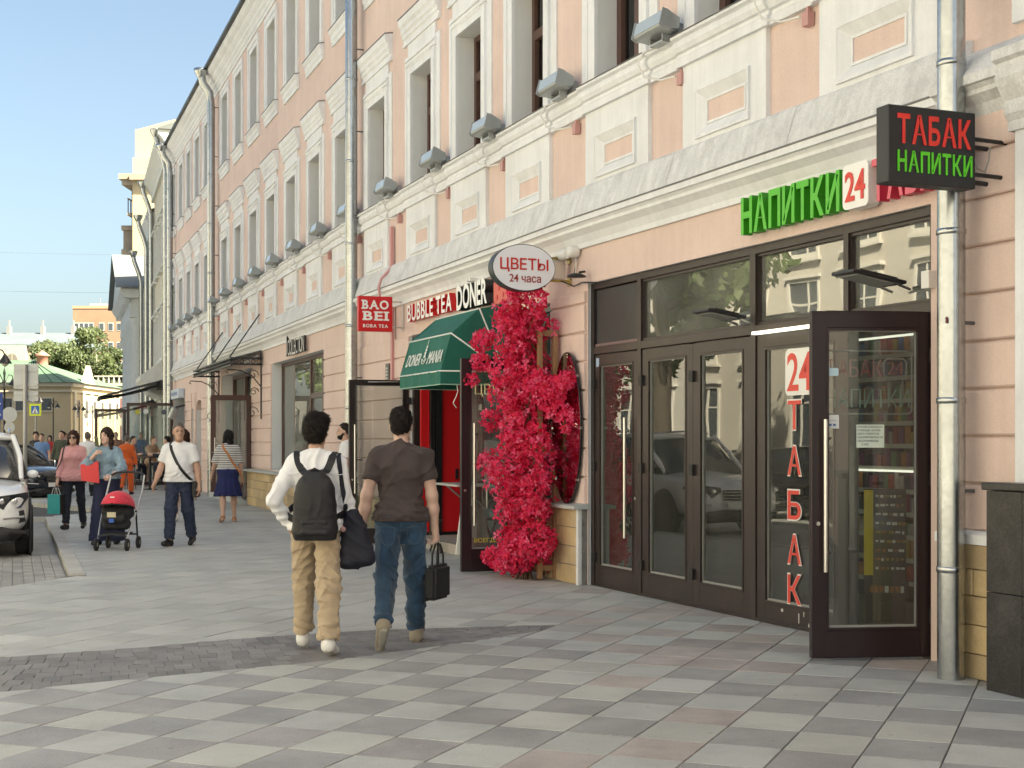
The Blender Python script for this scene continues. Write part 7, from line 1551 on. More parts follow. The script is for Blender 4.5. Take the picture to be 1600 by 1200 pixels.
def strap(parent, M, pts, w, m, name='strap', th=.004, hug=None):
    """a flat band through points (position, outward normal); with hug it is laid on the surface of that shirt"""
    q = MB(); V = []; P = []; Nn = []
    for i in range(len(pts) - 1):
        for u_ in np.linspace(0, 1, 5)[:-1]: P.append(Vector(pts[i][0]).lerp(Vector(pts[i + 1][0]), u_)); Nn.append(Vector(pts[i][1]).normalized().lerp(Vector(pts[i + 1][1]).normalized(), u_).normalized())
    P.append(Vector(pts[-1][0])); Nn.append(Vector(pts[-1][1]).normalized())
    if hug is not None:
        for i in range(len(P)):
            best = None
            for o_ in np.arange(.14, -.10, -.004):
                c = np.array(P[i] + Nn[i] * float(o_)); ix = np.round((c - hug.lo) / hug.vox).astype(int)
                if np.all(ix >= 0) and np.all(ix < hug.n) and hug.d[tuple(ix)] < 0: best = float(o_); break
            if best is not None: P[i] = P[i] + Nn[i] * (best + .006)
        for _ in range(2): P = [P[0]] + [(P[i - 1] + P[i] * 2 + P[i + 1]) / 4 for i in range(1, len(P) - 1)] + [P[-1]]
    for i in range(len(P)):
        tg = (P[min(i + 1, len(P) - 1)] - P[max(i - 1, 0)]).normalized(); sd = tg.cross(Nn[i]).normalized(); V += [P[i] - sd * w / 2 - Nn[i] * th, P[i] + sd * w / 2 - Nn[i] * th, P[i] + sd * w / 2 + Nn[i] * th, P[i] - sd * w / 2 + Nn[i] * th]
    F = []
    for i in range(len(P) - 1):
        a, b_ = i * 4, i * 4 + 4; F += [(a, b_, b_ + 1, a + 1), (a + 1, b_ + 1, b_ + 2, a + 2), (a + 2, b_ + 2, b_ + 3, a + 3), (a + 3, b_ + 3, b_, a)]
    q.add(V, F, 0, False); return q.build(name, m, parent, M)
def top_held(name, M, label, cat): return thing(name, M, label, cat)
SH_BLK = cloth('black_leather', (.008, .008, .009), rough=.5); SH_WHT = cloth('white_trainer', (.66, .65, .62), rough=.6); SH_SOLE = cloth('pale_sole', (.36, .34, .29), rough=.7); SH_DSOLE = cloth('dark_sole', (.05, .05, .05), rough=.7)
JEANS = cloth('blue_jeans', (.018, .055, .105), var=.35, vscale=7, streak=.35); NAVY = cloth('navy_trousers', (.022, .032, .065), var=.15); DARKP = cloth('dark_trousers', (.012, .015, .026)); KHAKI = cloth('khaki', (.40, .31, .205), var=.12)
WHITE = cloth('white_cotton', (.74, .74, .75), var=.05); BROWN = cloth('brown_tee', (.062, .045, .043), var=.10); BLKC = cloth('black_nylon', (.007, .007, .009), rough=.6, bump=.0015, bscale=120); NAVYB = cloth('navy_bag', (.006, .007, .016), rough=.7)
# ---- 1. man in the white shirt with a backpack (walking away)
p1, J = person(-1.41, 10.2, -3, 'man in white shirt and khaki trousers walking away with a black backpack', 1.70, 1.02, .0078, legs=((-13, 5, 2), (22, 16, 2)), feet=(14, -6), arms=((2, 9, 18), (0, 20, 30)), skin_i=1, hair='dark', hair_style='bushy', top=('shirt', WHITE, dict(loose=1.06, hem=.885, amp=.010, freq=62, cuff=.92, cuffr=.046, collar=True)), bottom=('chino', KHAKI, dict(loose=1.0, hem=.985, amp=.011)), shoes=('trainer', SH_WHT, SH_SOLE), head_turn=14, hands=('relax', 'fist'), armspec=(None, ((-.295, -.11, 1.11), (-.20, .0, .93))), face_detail=False)
k = J['_k']; M = J['_M']; ch = J['ch']; sR, sL = J['s', 0], J['s', 1]
# dressed parts keep to the body; the bags are things of their own
SW_ = cloth('shirt_seam', (.60, .60, .61))
strap(p1, M, [((math.sin(a) * .23, -.16, (1.335 + .01 * math.cos(a * 2)) * k), (math.sin(a) * .5, -1, .2)) for a in np.linspace(-1.2, 1.2, 9)], .005, SW_, 'yoke_seam', .002, hug=J['_shirt'])
for sd in (-1, 1): strap(p1, M, [((sd * .10, -.13, .86 * k), (0, -1, 0)), ((sd * .155, -.12, .845 * k), (sd * .3, -1, 0))], .006, cloth('khaki_seam', (.26, .19, .12)), 'pocket_seam', .002, hug=J['_trou'])
bp_ = thing('backpack', M @ Matrix.Translation((0.015, -.245, .865)) @ Matrix.Diagonal((.90, .95, .90, 1)), 'black nylon backpack on the back of the man in the white shirt', 'backpack')
MBp = WM[bp_]
def bagprims(w, d, z0, z1, tw): return [cap((-w * .5, 0, z0), (w * .5, 0, z0), d, s=(1, 1, 1), k=.05), cap((0, 0, z0), (0, .0, z1), w + d * .55, tw, s=(1, d / (w + d * .4), 1), k=.05)]
fmesh('bag_body', [cap((-.10, 0, .04), (.10, 0, .04), .060, k=.05), cap((-.105, 0, .0), (-.085, 0, .36), .058, .05, k=.05), cap((.105, 0, .0), (.085, 0, .36), .058, .05, k=.05), cap((0, 0, .05), (0, 0, .42), .10, .085, s=(1, .62, 1), k=.08), ell((0, -.01, .2), (.14, .075, .24), .06)], .009, BLKC, bp_, MBp, noise=folds(4, .004, 70), clips=[((0, 0, -.045), (0, 0, 1))])
fmesh('front_pocket', [cap((-.085, -.062, .02), (.085, -.062, .02), .036, k=.03), cap((-.08, -.064, .10), (.08, -.064, .10), .030, k=.05)], .008, BLKC, bp_, MBp, noise=folds(9, .003, 80))
q = MB(); q.box(-.035, .035, -.094, -.0885, .22, .30); q.build('label_patch', cloth('grey_patch', (.03, .03, .032), rough=.4), bp_, MBp @ Matrix.Rotation(R(-3), 4, 'X'))
q = MB(); q.box(-.018, .018, -.0955, -.0945, .243, .247); q.build('label_print', mat('grey_print', (.25, .25, .25), .5), bp_, MBp @ Matrix.Rotation(R(-3), 4, 'X'))
q = MB(); q.tube([(-.10, -.078, .03), (-.105, -.072, .12), (0, -.098, .135), (.105, -.072, .12), (.10, -.078, .03)], .0035, 5); q.tube([(-.115, -.05, .05), (-.12, -.052, .25), (-.085, -.055, .37), (0, -.06, .425), (.085, -.055, .37), (.12, -.052, .25), (.115, -.05, .05)], .004, 5); q.build('piping', cloth('bag_piping', (.022, .022, .024)), bp_, MBp)
q = MB(); q.tube([(-.035, -.02, .45), (-.03, -.03, .50), (0, -.035, .515), (.03, -.03, .50), (.035, -.02, .45)], .009, 6); q.build('grab_handle', BLKC, bp_, MBp)
for sd in (-1, 1):
    Mi = M; zt = (J['nb'][2] - .02)
    strap(bp_, M, [((sd * .055, -.235, 1.33 * k), (0, -1, .2)), ((sd * .085, -.175, 1.375 * k), (0, -1, .4)), ((sd * .115, -.125, 1.435 * k), (0, -.8, .7)), ((sd * .128, -.06, 1.478 * k), (0, -.3, 1)), ((sd * .13, .02, 1.475 * k), (0, .4, .9)), ((sd * .13, .10, 1.40 * k), (0, 1, .4)), ((sd * .14, .14, 1.25 * k), (0, 1, 0)), ((sd * .18, .06, 1.08 * k), (sd, .3, 0)), ((sd * .155, -.14, .98 * k), (sd, -.5, 0)), ((sd * .12, -.22, .96 * k), (sd, -.6, 0))], .052, BLKC, 'shoulder_strap', .006, hug=J['_shirt'])
    q = MB(); q.tube([(sd * .06, -.075, .36), (sd * .115, -.062, .25), (sd * .125, -.06, .10)], .004, 5); q.build('zip', M_BLK, bp_, MBp)
tt = thing('shoulder_bag', M @ Matrix.Translation((.285, -.03, .62)), 'soft navy shoulder bag hanging at the right side of the man in the white shirt', 'bag')
fmesh('bag_body', [cap((-.075, .0, .03), (.085, .0, .06), .050, k=.04), cap((-.07, 0, .05), (-.045, 0, .36), .048, .030, k=.05), cap((.08, 0, .08), (-.01, 0, .38), .050, .030, k=.05), ell((0, 0, .18), (.085, .052, .16), .05)], .0085, NAVYB, tt, WM[tt], noise=folds(14, .010, 60))
strap(tt, M, [((.25, -.07, .98), (.6, -1, 0)), ((.235, -.105, 1.15), (.6, -.9, 0)), ((.20, -.11, 1.34), (.5, -.9, .3)), ((.175, -.085, 1.41), (.2, -.6, .9)), ((.16, -.02, 1.432), (0, 0, 1)), ((.165, .06, 1.41), (0, .6, .8)), ((.215, .10, 1.25), (.5, .9, 0)), ((.26, .07, .98), (.8, .5, 0))], .034, NAVYB, 'strap', .004, hug=J['_shirt'])
q = MB(); q.lathe([(.001, -.02), (.018, -.008), (.02, .01), (.001, .025)], 10, (-.085, -.06, .27)); q.build('charm', cloth('charm', (.45, .25, .22)), tt)
# ---- 2. man in the brown T-shirt and jeans with a briefcase
p2, J = person(-.83, 10.62, -4, 'man in brown T-shirt and blue jeans walking away with a briefcase', 1.775, 1.06, .0078, legs=((14, 5, 2), (-18, 24, 3)), feet=(-4, 44), arms=((2, 9, 8), (-4, 14, 12)), skin_i=2, hair='dark', hair_style='short', top=('tee', BROWN, dict(loose=1.0, hem=.905, amp=.010, freq=64, sleeve=.60, cuffr=.062)), bottom=('jeans', JEANS, dict(loose=1.02, hem=.98, amp=.010)), shoes=('shoe', cloth('taupe_shoe', (.26, .22, .16)), SH_SOLE), head_turn=6, hands=('hold', 'relax'), face_detail=False)
M = J['_M']; k = J['_k']; w = J['w', 0] + J['hdir', 0] * .10
ST = cloth('denim_stitch', (.05, .085, .13))
def onback(x, z): return ((x, -.12, z * k), (0, -1, 0))
for sd in (-1, 1):   # back pockets and seams of the jeans
    strap(p2, M, [onback(sd * .045, .865), onback(sd * .150, .880), onback(sd * .150, .765), onback(sd * .100, .735), onback(sd * .050, .755), onback(sd * .045, .865)], .006, ST, 'pocket_seam', .002, hug=J['_trou'])
    strap(p2, M, [onback(0, .835), onback(sd * .09, .885), onback(sd * .17, .905)], .006, ST, 'yoke_seam', .002, hug=J['_trou'])
strap(p2, M, [onback(0, .91), onback(0, .84), onback(0, .78)], .006, ST, 'centre_seam', .002, hug=J['_trou'])
BH = cloth('tee_hem', (.045, .033, .031))
strap(p2, M, [((math.sin(a) * .25, -math.cos(a) * .22, .935 * k), (math.sin(a), -math.cos(a), 0)) for a in np.linspace(-1.5, 1.5, 9)], .004, BH, 'hem_stitch', .0015, hug=J['_shirt'])
bc = thing('briefcase', M @ Matrix.Translation((w[0] + .012, w[1] - .0, w[2] - .47)), 'black fabric briefcase in the right hand of the man in the brown T-shirt', 'briefcase')
q = MB(); q.box(-.045, .045, -.15, .15, .04, .30); o = q.build('case', BLKC, bc, WM[bc] @ Matrix.Rotation(R(-24), 4, 'Z'), bev=.022, seg=3)
q = MB(); q.box(-.052, -.0455, -.13, .13, .03, .20); q.build('front_pocket', BLKC, bc, WM[bc] @ Matrix.Rotation(R(-24), 4, 'Z'), bev=.003)
for y in (-.02, .02): q = MB(); q.tube([(y, -.06, .295), (y, -.055, .38), (y * .5, -.02, .455), (y * .5, .02, .455), (y, .055, .38), (y, .06, .295)], .008, 6); q.build('handle', BLKC, bc, WM[bc] @ Matrix.Rotation(R(-24), 4, 'Z'))
# ---- 3. man in the white T-shirt coming towards the camera
p3, J = person(-4.80, 20.5, 183, 'man in white T-shirt and navy trousers coming towards the camera', 1.77, 1.10, .0115, legs=((12, 6), (-9, 14)), feet=(-4, 10), arms=((4, 16, 30), (0, 15, 14)), skin_i=1, hair='grey', hair_style='short', top=('tee', cloth('white_jersey', (.70, .70, .71), var=.04), dict(loose=1.12, hem=.90, amp=.006, sleeve=.70, cuffr=.068)), bottom=('chino', NAVY, dict(loose=.96, hem=.97, amp=.007)), shoes=('shoe', SH_BLK, SH_SOLE), belly=.10, head_turn=-28, hands=('relax', 'relax'))
M = J['_M']; k = J['_k']
sb = thing('crossbody_bag', M @ Matrix.Translation((-.25, .02, .80)), 'small black crossbody bag of the man in the white T-shirt', 'bag')
strap(sb, M, [((.12, -.05, 1.47), (0, -.3, 1)), ((.115, .05, 1.455), (.1, .6, .8)), ((.07, .135, 1.35), (.1, 1, .2)), ((-.0, .165, 1.22), (0, 1, .1)), ((-.09, .172, 1.08), (-.2, 1, 0)), ((-.17, .13, .98), (-.7, .8, 0)), ((-.225, .03, .90), (-1, .2, 0))], .042, BLKC, hug=J['_shirt'])
q = MB(); q.box(-.035, .035, -.11, .11, -.10, .13); q.build('pouch', BLKC, sb, WM[sb], bev=.015, seg=2)
# ---- 4. woman with the pram
p4, J = person(-5.92, 20.75, 178, 'woman in blue denim shirt and wide navy trousers pushing a red pram', 1.70, .98, .0115, legs=((6, 4), (-4, 6)), arms=((55, 10, 100), (30, 8, 35)), armspec=((( .30, .14, 1.16), (.13, .20, 1.33)), ((-.27, .16, 1.14), (-.16, .40, 1.02))), skin_i=2, hair='brown', hair_style='shoulder', female=True, top=('shirt', cloth('denim_shirt', (.20, .29, .36), var=.12), dict(loose=1.16, hem=.97, amp=.008, cuff=.62, cuffr=.062, collar=True)), bottom=('wide', cloth('navy_wide', (.014, .018, .052)), dict(amp=.005)), shoes=('shoe', SH_BLK), head_turn=20, hands=('hold', 'hold'))
M = J['_M']
rfd = thing('red_folder', M @ Matrix.Translation((.19, .17, 1.06)), 'bright red folder held under the arm of the woman with the pram', 'folder')
q = MB(); q.add([(-.13, .02, -.16), (.12, .05, -.12), (.14, .03, .11), (-.11, .0, .16), (-.13, .035, -.16), (.12, .065, -.12), (.14, .045, .11), (-.11, .015, .16)], [(0, 1, 2, 3), (7, 6, 5, 4), (0, 4, 5, 1), (1, 5, 6, 2), (2, 6, 7, 3), (3, 7, 4, 0)]); q.build('cover', mat('folder_red', (.62, .03, .035), .45), rfd)
ph = thing('phone', M @ Matrix.Translation((.115, .145, 1.50)) , 'dark phone held at the face of the woman with the pram', 'phone')
q = MB(); q.box(-.006, .006, -.04, .04, -.08, .08); q.build('case', mat('olive_case', (.10, .11, .06), .4), ph, WM[ph] @ Matrix.Rotation(R(-25), 4, 'X') @ Matrix.Rotation(R(55), 4, 'Z'), bev=.004)
# ---- 5. woman in pink
p5, J = person(-7.50, 24.3, 176, 'woman in pink shirt and sunglasses carrying a turquoise paper bag', 1.68, 1.06, .012, legs=((9, 5), (-8, 12)), feet=(-4, 8), arms=((4, 12, 14), (10, 14, 55)), skin_i=0, hair='auburn', hair_style='bob', female=True, top=('shirt', cloth('pink_shirt', (.60, .30, .30), var=.08), dict(loose=1.12, hem=.84, amp=.007, cuff=.8, collar=True)), bottom=('jeans', DARKP, dict(amp=.005)), shoes=('shoe', SH_BLK), hands=('hold', 'relax'))
M = J['_M']; H = J['_H']; k = J['_k']; w = J['w', 0] + J['hdir', 0] * .1
q = MB()
for s_ in (-1, 1): c = H(s_ * .033, .098, .016); q.lathe([(.001, -.004), (.028, -.002), (.028, .004), (.001, .006)], 14, tuple(c), axis='y')
a, b2 = H(-.07, .05, .02), H(.07, .05, .02); q.tube([tuple(a), tuple(H(-.058, .095, .022)), tuple(H(0, .104, .024)), tuple(H(.058, .095, .022)), tuple(b2)], .004, 5); tag(q.build('sunglasses', mat('sunglass_dark', (.015, .012, .012), .15), None, M), 'dark round sunglasses worn by the woman in pink', 'sunglasses')
tq = thing('paper_bag', M @ Matrix.Translation((w[0] + .01, w[1], w[2] - .47)), 'turquoise and black paper carrier bag of the woman in pink', 'bag')
q = MB(); q.box(-.06, .06, -.13, .13, 0, .33); q.build('bag', mat('turquoise_card', (.02, .36, .36), .5, var=.1), tq, WM[tq] @ Matrix.Rotation(R(65), 4, 'Z'))
q = MB(); q.box(-.0615, .0615, .131, .134, 0, .33); q.build('gusset', SH_BLK, tq, WM[tq] @ Matrix.Rotation(R(65), 4, 'Z'))
for y in (-.04, .04): q = MB(); q.tube([(y, -.06, .33), (y * .6, -.03, .44), (y * .6, .03, .44), (y, .06, .33)], .005, 5); q.build('handle', M_WPL, tq, WM[tq] @ Matrix.Rotation(R(65), 4, 'Z'))
cb = thing('tote_bag', M @ Matrix.Translation((-.35, .16, .93)), 'cream cloth tote bag on the arm of the woman in pink', 'bag')
fmesh('bag_body', [cap((0, 0, 0), (.02, 0, .16), .13, .09, s=(.8, 1, 1), k=.05), ell((.0, .02, -.03), (.12, .15, .12), .05)], .014, cloth('cream_cotton', (.60, .55, .42)), cb, WM[cb], noise=folds(3, .012, 60)); strap(cb, M, [((-.29, .08, 1.05), (-1, 0, .2)), ((-.24, .05, 1.25), (-1, .2, .2)), ((-.19, .0, 1.40), (-.4, 0, 1))], .03, MATS['cloth_cream_cotton'])
sbk = thing('shoulder_bag', M @ Matrix.Translation((.26, -.04, .80)), 'black shoulder bag behind the turquoise carrier bag', 'bag')
fmesh('bag_body', [cap((0, 0, -.02), (0, 0, .16), .10, .07, s=(.6, 1.2, 1), k=.04)], .014, SH_BLK, sbk, WM[sbk]); strap(sbk, M, [((.25, .05, 1.0), (.8, .6, 0)), ((.19, .11, 1.2), (.5, 1, 0)), ((.15, .07, 1.38), (.2, .7, .7)), ((.13, -.02, 1.42), (0, 0, 1))], .022, SH_BLK, hug=J['_shirt'])
# ---- 6. woman in stripes, back view
STR = cloth('stripes', (.70, .69, .66)); _N = STR.node_tree.nodes; _L = STR.node_tree.links; _b = _N['Principled BSDF']; _t = _N.new('ShaderNodeTexCoord'); _w = _N.new('ShaderNodeTexWave'); _w.bands_direction = 'Z'; _w.inputs['Scale'].default_value = 9.5; _w.inputs['Distortion'].default_value = .4; _L.new(_t.outputs['Object'], _w.inputs[0])
_r = _N.new('ShaderNodeValToRGB'); _r.color_ramp.elements[0].position = .60; _r.color_ramp.elements[0].color = (.66, .65, .62, 1); _r.color_ramp.elements[1].position = .68; _r.color_ramp.elements[1].color = (.02, .02, .03, 1); _L.new(_w.outputs['Fac'], _r.inputs[0]); _L.new(_r.outputs[0], _b.inputs['Base Color'])
p6, J = person(-5.28, 26.4, -16, 'woman with a black bob in a striped top and navy skirt walking away', 1.70, 1.10, .012, legs=((6, 4), (-9, 14)), feet=(-2, 12), arms=((2, 12, 10), (5, 16, 25)), skin_i=0, hair='black', hair_style='bob', female=True, top=('tee', STR, dict(loose=1.18, hem=.99, amp=.005, sleeve=.95, cuffr=.07)), bottom=('skirt', cloth('navy_skirt', (.010, .016, .085)), dict(z=.50, flare=.27)), shoes=('flat', cloth('tan_leather', (.36, .16, .06), rough=.5)), head_turn=-25)
M = J['_M']; w = J['w', 0] + J['hdir', 0] * .08
hb = thing('handbag', M @ Matrix.Translation((.30, -.02, .50)), 'grey brown handbag with a patterned strap of the woman in stripes', 'bag')
fmesh('bag_body', [cap((0, 0, .0), (0, 0, .16), .10, .06, s=(.55, 1.3, 1), k=.04)], .014, cloth('taupe_bag', (.12, .10, .08)), hb, WM[hb]); OR = cloth('orange_strap', (.42, .17, .06), var=.5, vscale=60)
strap(hb, M, [((-.10, -.04, 1.45), (0, -.3, 1)), ((-.09, -.12, 1.38), (0, -1, .4)), ((.0, -.165, 1.24), (0, -1, 0)), ((.10, -.17, 1.08), (.2, -1, 0)), ((.18, -.14, 1.0), (.6, -1, 0)), ((.26, -.08, .80), (1, -.5, 0)), ((.29, -.04, .66), (1, 0, 0))], .04, OR, hug=J['_shirt'])
# ---- 7. woman in a pale dress behind the T-shirt man
p7, J = person(-6.15, 26.6, -8, 'woman with long brown hair in a pale dress walking away', 1.72, .98, .015, legs=((5, 4), (-9, 12)), feet=(0, 12), arms=((0, 10, 12), (3, 10, 14)), skin_i=2, hair='auburn', hair_style='long', female=True, top=('shirt', cloth('beige_dress', (.45, .34, .28), var=.25, vscale=25), dict(loose=1.1, hem=.80, cuff=.8)), bottom=('skirt', MATS['cloth_beige_dress'], dict(z=.42, flare=.25)), shoes=('shoe', SH_WHT), face_detail=False)
sb7 = thing('shoulder_bag', J['_M'] @ Matrix.Translation((.27, -.03, .83)), 'brown shoulder bag of the woman in the pale dress', 'bag'); fmesh('bag_body', [cap((0, 0, 0), (0, 0, .12), .09, .07, s=(.55, 1.2, 1), k=.04)], .016, cloth('brown_leather', (.10, .05, .03)), sb7, WM[sb7]); strap(sb7, J['_M'], [((.25, -.08, .95), (.6, -1, 0)), ((.20, -.12, 1.2), (.4, -1, 0)), ((.16, -.09, 1.40), (.2, -.6, .7)), ((.15, 0, 1.44), (0, 0, 1))], .02, MATS['cloth_brown_leather'])
# ---- 8. people farther off
person(-10.75, 39.6, -6, 'worker in bright orange overalls and white cap walking away', 1.66, 1.05, .018, legs=((10, 6), (-14, 24)), feet=(0, 22), arms=((0, 12, 10), (0, 12, 10)), hair='grey', top=('shirt', cloth('orange_workwear', (.66, .115, .02)), dict(hem=.86)), bottom=('chino', MATS['cloth_orange_workwear']), shoes=('shoe', SH_BLK), face_detail=False)
person(-11.55, 38.6, -4, 'back view of a grey haired man in white shirt with a navy sling', 1.74, 1.08, .018, legs=((8, 5), (-10, 14)), arms=((0, 10, 12), (0, 10, 12)), hair='grey', hair_style='bald', top=('tee', WHITE, dict(loose=1.12, hem=.9)), bottom=('chino', DARKP), shoes=('shoe', SH_BLK), face_detail=False)
person(-13.95, 44.0, 181, 'man in olive green sweater walking towards the camera', 1.80, 1.12, .016, legs=((9, 5), (-7, 10)), arms=((0, 12, 12), (0, 12, 30)), hair='dark', top=('shirt', cloth('olive_knit', (.055, .065, .045)), dict(loose=1.1, hem=.86)), bottom=('jeans', DARKP), shoes=('shoe', SH_BLK))
person(-15.1, 45.6, 178, 'man in light blue shirt with a dark cross strap', 1.72, 1.06, .016, legs=((7, 5), (-6, 10)), arms=((0, 12, 12), (0, 12, 20)), hair='brown', top=('tee', cloth('sky_shirt', (.12, .22, .42)), dict(loose=1.1, hem=.88)), bottom=('jeans', DARKP), shoes=('shoe', SH_BLK))
person(-15.75, 47.0, 176, 'man in a black top beside the blue shirted man', 1.78, 1.04, .016, legs=((7, 5), (-6, 10)), arms=((0, 12, 12), (0, 12, 20)), hair='dark', hair_style='bushy', top=('shirt', SH_BLK, dict(loose=1.1, hem=.88)), bottom=('jeans', DARKP), shoes=('shoe', SH_BLK))
rc = random.Random(5)
crowd = [(-14.9, 50, 180, 'pale pink', (.50, .32, .30), 'auburn', 'passer-by in a pale pink top behind the olive sweater'), (-15.5, 49, 5, 'white', (.66, .66, .66), 'dark', 'passer-by in white with dark hair above the pink woman'), (-14.5, 52, 180, 'rust', (.30, .10, .05), 'brown', 'passer-by in a rust red top behind the pram woman'),
         (-15.6, 55, 0, 'grey', (.18, .18, .19), 'dark', 'passer-by in grey walking away before the portico'), (-17.6, 56, 180, 'ochre', (.36, .22, .06), 'fair', 'passer-by in ochre under the street lamps'), (-14.9, 57, 175, 'blue', (.06, .12, .26), 'dark', 'passer-by in blue beside the portico columns'), (-18.9, 60, 0, 'black', (.02, .02, .02), 'dark', 'passer-by in black far down the street'), (-16.6, 61, 180, 'cream', (.55, .48, .36), 'grey', 'passer-by in cream far down the street'), (-20.5, 63, 180, 'red', (.36, .03, .03), 'dark', 'passer-by in red far down the street'), (-17.9, 66, 0, 'teal', (.05, .20, .20), 'fair', 'passer-by in teal farthest down the street')]
for x, y, f_, nm, c, hr, lab in crowd:
    person(x, y, f_, lab, rc.uniform(1.66, 1.82), rc.uniform(.98, 1.1), .026, legs=((rc.uniform(4, 12), 5), (-rc.uniform(4, 12), 12)), arms=((0, 10, 12), (0, 10, 15)), hair=hr, hair_style=rc.choice(['short', 'bob', 'short']), top=('tee', cloth('far_' + nm, c), dict(loose=1.1, hem=.88)), bottom=('jeans', rc.choice([DARKP, JEANS, NAVY])), shoes=('shoe', SH_BLK), face_detail=False, group='passers-by far down the street')
# bearded man by the kebab door
pb, J = person(-2.62, 22.55, 262, 'bearded man in a white T-shirt standing by the wall behind the open glass door', 1.78, 1.02, .012, legs=((3, 3), (-3, 4)), arms=((3, 8, 20), (3, 8, 20)), skin_i=0, hair='dark', top=('tee', WHITE, dict(loose=1.08, hem=.9)), bottom=('jeans', DARKP), shoes=('shoe', SH_BLK))
H = J['_H']; kk = J['_k']
fmesh('beard', [ell(H(0, .05, -.075), np.array([.060, .055, .045]) * kk, .02), cap(H(-.066, .01, -.02), H(-.05, .05, -.07), .016 * kk, k=.02), cap(H(.066, .01, -.02), H(.05, .05, -.07), .016 * kk, k=.02), ell(H(0, .10, -.035), np.array([.026, .03, .026]) * kk, 0, True)], .006, hairm('black'), pb, J['_M'])
# ------------------------------------------------------------------ pram
pr = thing('pram', T(-5.50, 19.75, 0, R(-2)), 'red hooded pram with black frame pushed by the woman in denim', 'pram')
M_PB = cloth('pram_black', (.018, .018, .020)); M_PR = cloth('pram_red', (.62, .03, .06), var=.06); M_PF = mat('pram_frame', (.03, .03, .032), .4, .3)
Mp = WM[pr]   # x across, y away from the camera (towards the woman), front is -y
q = MB(); n = 9
for i in range(n):
    a = R(8 + 150 * i / (n - 1)); pass
fmesh('hood', [ell((0, .06, .585), (.230, .30, .235), 0), ell((0, .06, .57), (.215, .285, .22), 0, True)], .011, M_PR, pr, Mp, clips=[((0, 0, .60), (0, .22, 1))], noise=lambda X, Y, Z: .004 * np.abs(np.sin(4.5 * np.arctan2(Z - .58, Y - .06) + .5)))
fmesh('hood_rim', [cap((-.228, .05, .585), (-.18, -.14, .625), .013, k=.01), cap((-.18, -.14, .625), (0, -.225, .645), .013, k=.01), cap((0, -.225, .645), (.18, -.14, .625), .013, k=.01), cap((.18, -.14, .625), (.228, .05, .585), .013, k=.01)], .008, M_PB, pr, Mp)
fmesh('seat_shell', [cap((-.13, .05, .52), (.13, .05, .52), .10, k=.05), cap((-.12, -.02, .36), (.12, -.02, .36), .085, k=.06), cap((-.10, -.12, .44), (.10, -.12, .44), .06, k=.04)], .012, M_PB, pr, Mp, noise=folds(8, .006, 60))
q = MB(); q.box(-.075, .045, -.188, -.178, .46, .53); q.build('label_patch', mat('cream_patch', (.55, .48, .33), .6), pr, Mp); q = MB(); q.box(-.05, .02, -.19, -.178, .385, .44); q.build('blue_patch', mat('blue_patch', (.03, .10, .40), .6), pr, Mp)
q = MB(); q.box(-.03, .03, -.20, -.193, .73, .745); q.build('brand_mark', M_SWHITE, pr, Mp)
for s_ in (-1, 1):
    q = MB(); q.tube([(s_ * .24, .50, 1.02), (s_ * .25, .36, .80), (s_ * .24, .12, .52), (s_ * .20, -.20, .16)], .013, 8); q.build('side_tube', M_STEEL if s_ < 5 else M_PF, pr, Mp)
    q = MB(); q.tube([(s_ * .24, .10, .54), (s_ * .20, .30, .16)], .013, 8); q.build('rear_leg', M_PF, pr, Mp)
    for y in (-.22, .30):
        o_ = MB(); o_.lathe([(.001, -.02), (.03, -.02), (.03, .02), (.001, .02)], 12, (s_ * .215, y, .085), axis='x'); o = o_.build('wheel', mat('hub_grey', (.25, .24, .20), .5), pr, Mp)
        q = MB(); q.lathe([(.055, -.018), (.085, -.016), (.085, .016), (.055, .018)], 18, (s_ * .215, y, .085), axis='x'); q.build('tyre', MATS['tyre_rubber'], o, Mp)
q = MB(); q.tube([(-.24, .50, 1.02), (-.17, .535, 1.06), (0, .55, 1.07), (.17, .535, 1.06), (.24, .50, 1.02)], .016, 8); q.build('push_handle', M_PF, pr, Mp)
q = MB(); q.tube([(-.20, -.20, .20), (0, -.24, .23), (.20, -.20, .20)], .012, 8); q.tube([(-.2, .28, .2), (.2, .28, .2)], .012, 8); q.build('cross_tube', M_PF, pr, Mp)
q = MB(); q.slab([(-.16, -.15), (.16, -.15), (.16, .22), (-.16, .22)], .22, .235); q.build('basket', M_PB, pr, Mp)
# ------------------------------------------------------------------ pavement café beyond the pink house
M_CF = mat('cafe_frame_brown', (.06, .035, .025), .5)
def screen(M, w, h, label):
    t = thing('glass_screen', M, label, 'screen', 'glass screens of the pavement cafe')
    q = MB(); ring_frame(q, 0, w, .02, h, .09, -.04, .04); q.build('frame', M_CF, t, M); q = MB(); q.box(.09, w - .09, -.004, .004, .11, h - .09); q.build('pane', M_SHOPG, t, M)
    return t
c0 = C.pt(7.6, 1.75); sc1 = screen(T(c0[0], c0[1], 0, R(198)) @ Matrix.Scale(-1, 4, (1, 0, 0)), 1.5, 2.75, 'brown framed glass screen of the pavement cafe next to the wall')
c1 = C.pt(7.9, 2.75); sc2 = screen(T(c1[0], c1[1], 0, R(198)) @ Matrix.Scale(-1, 4, (1, 0, 0)), 1.0, 2.55, 'narrower brown framed glass screen of the pavement cafe on the street side')
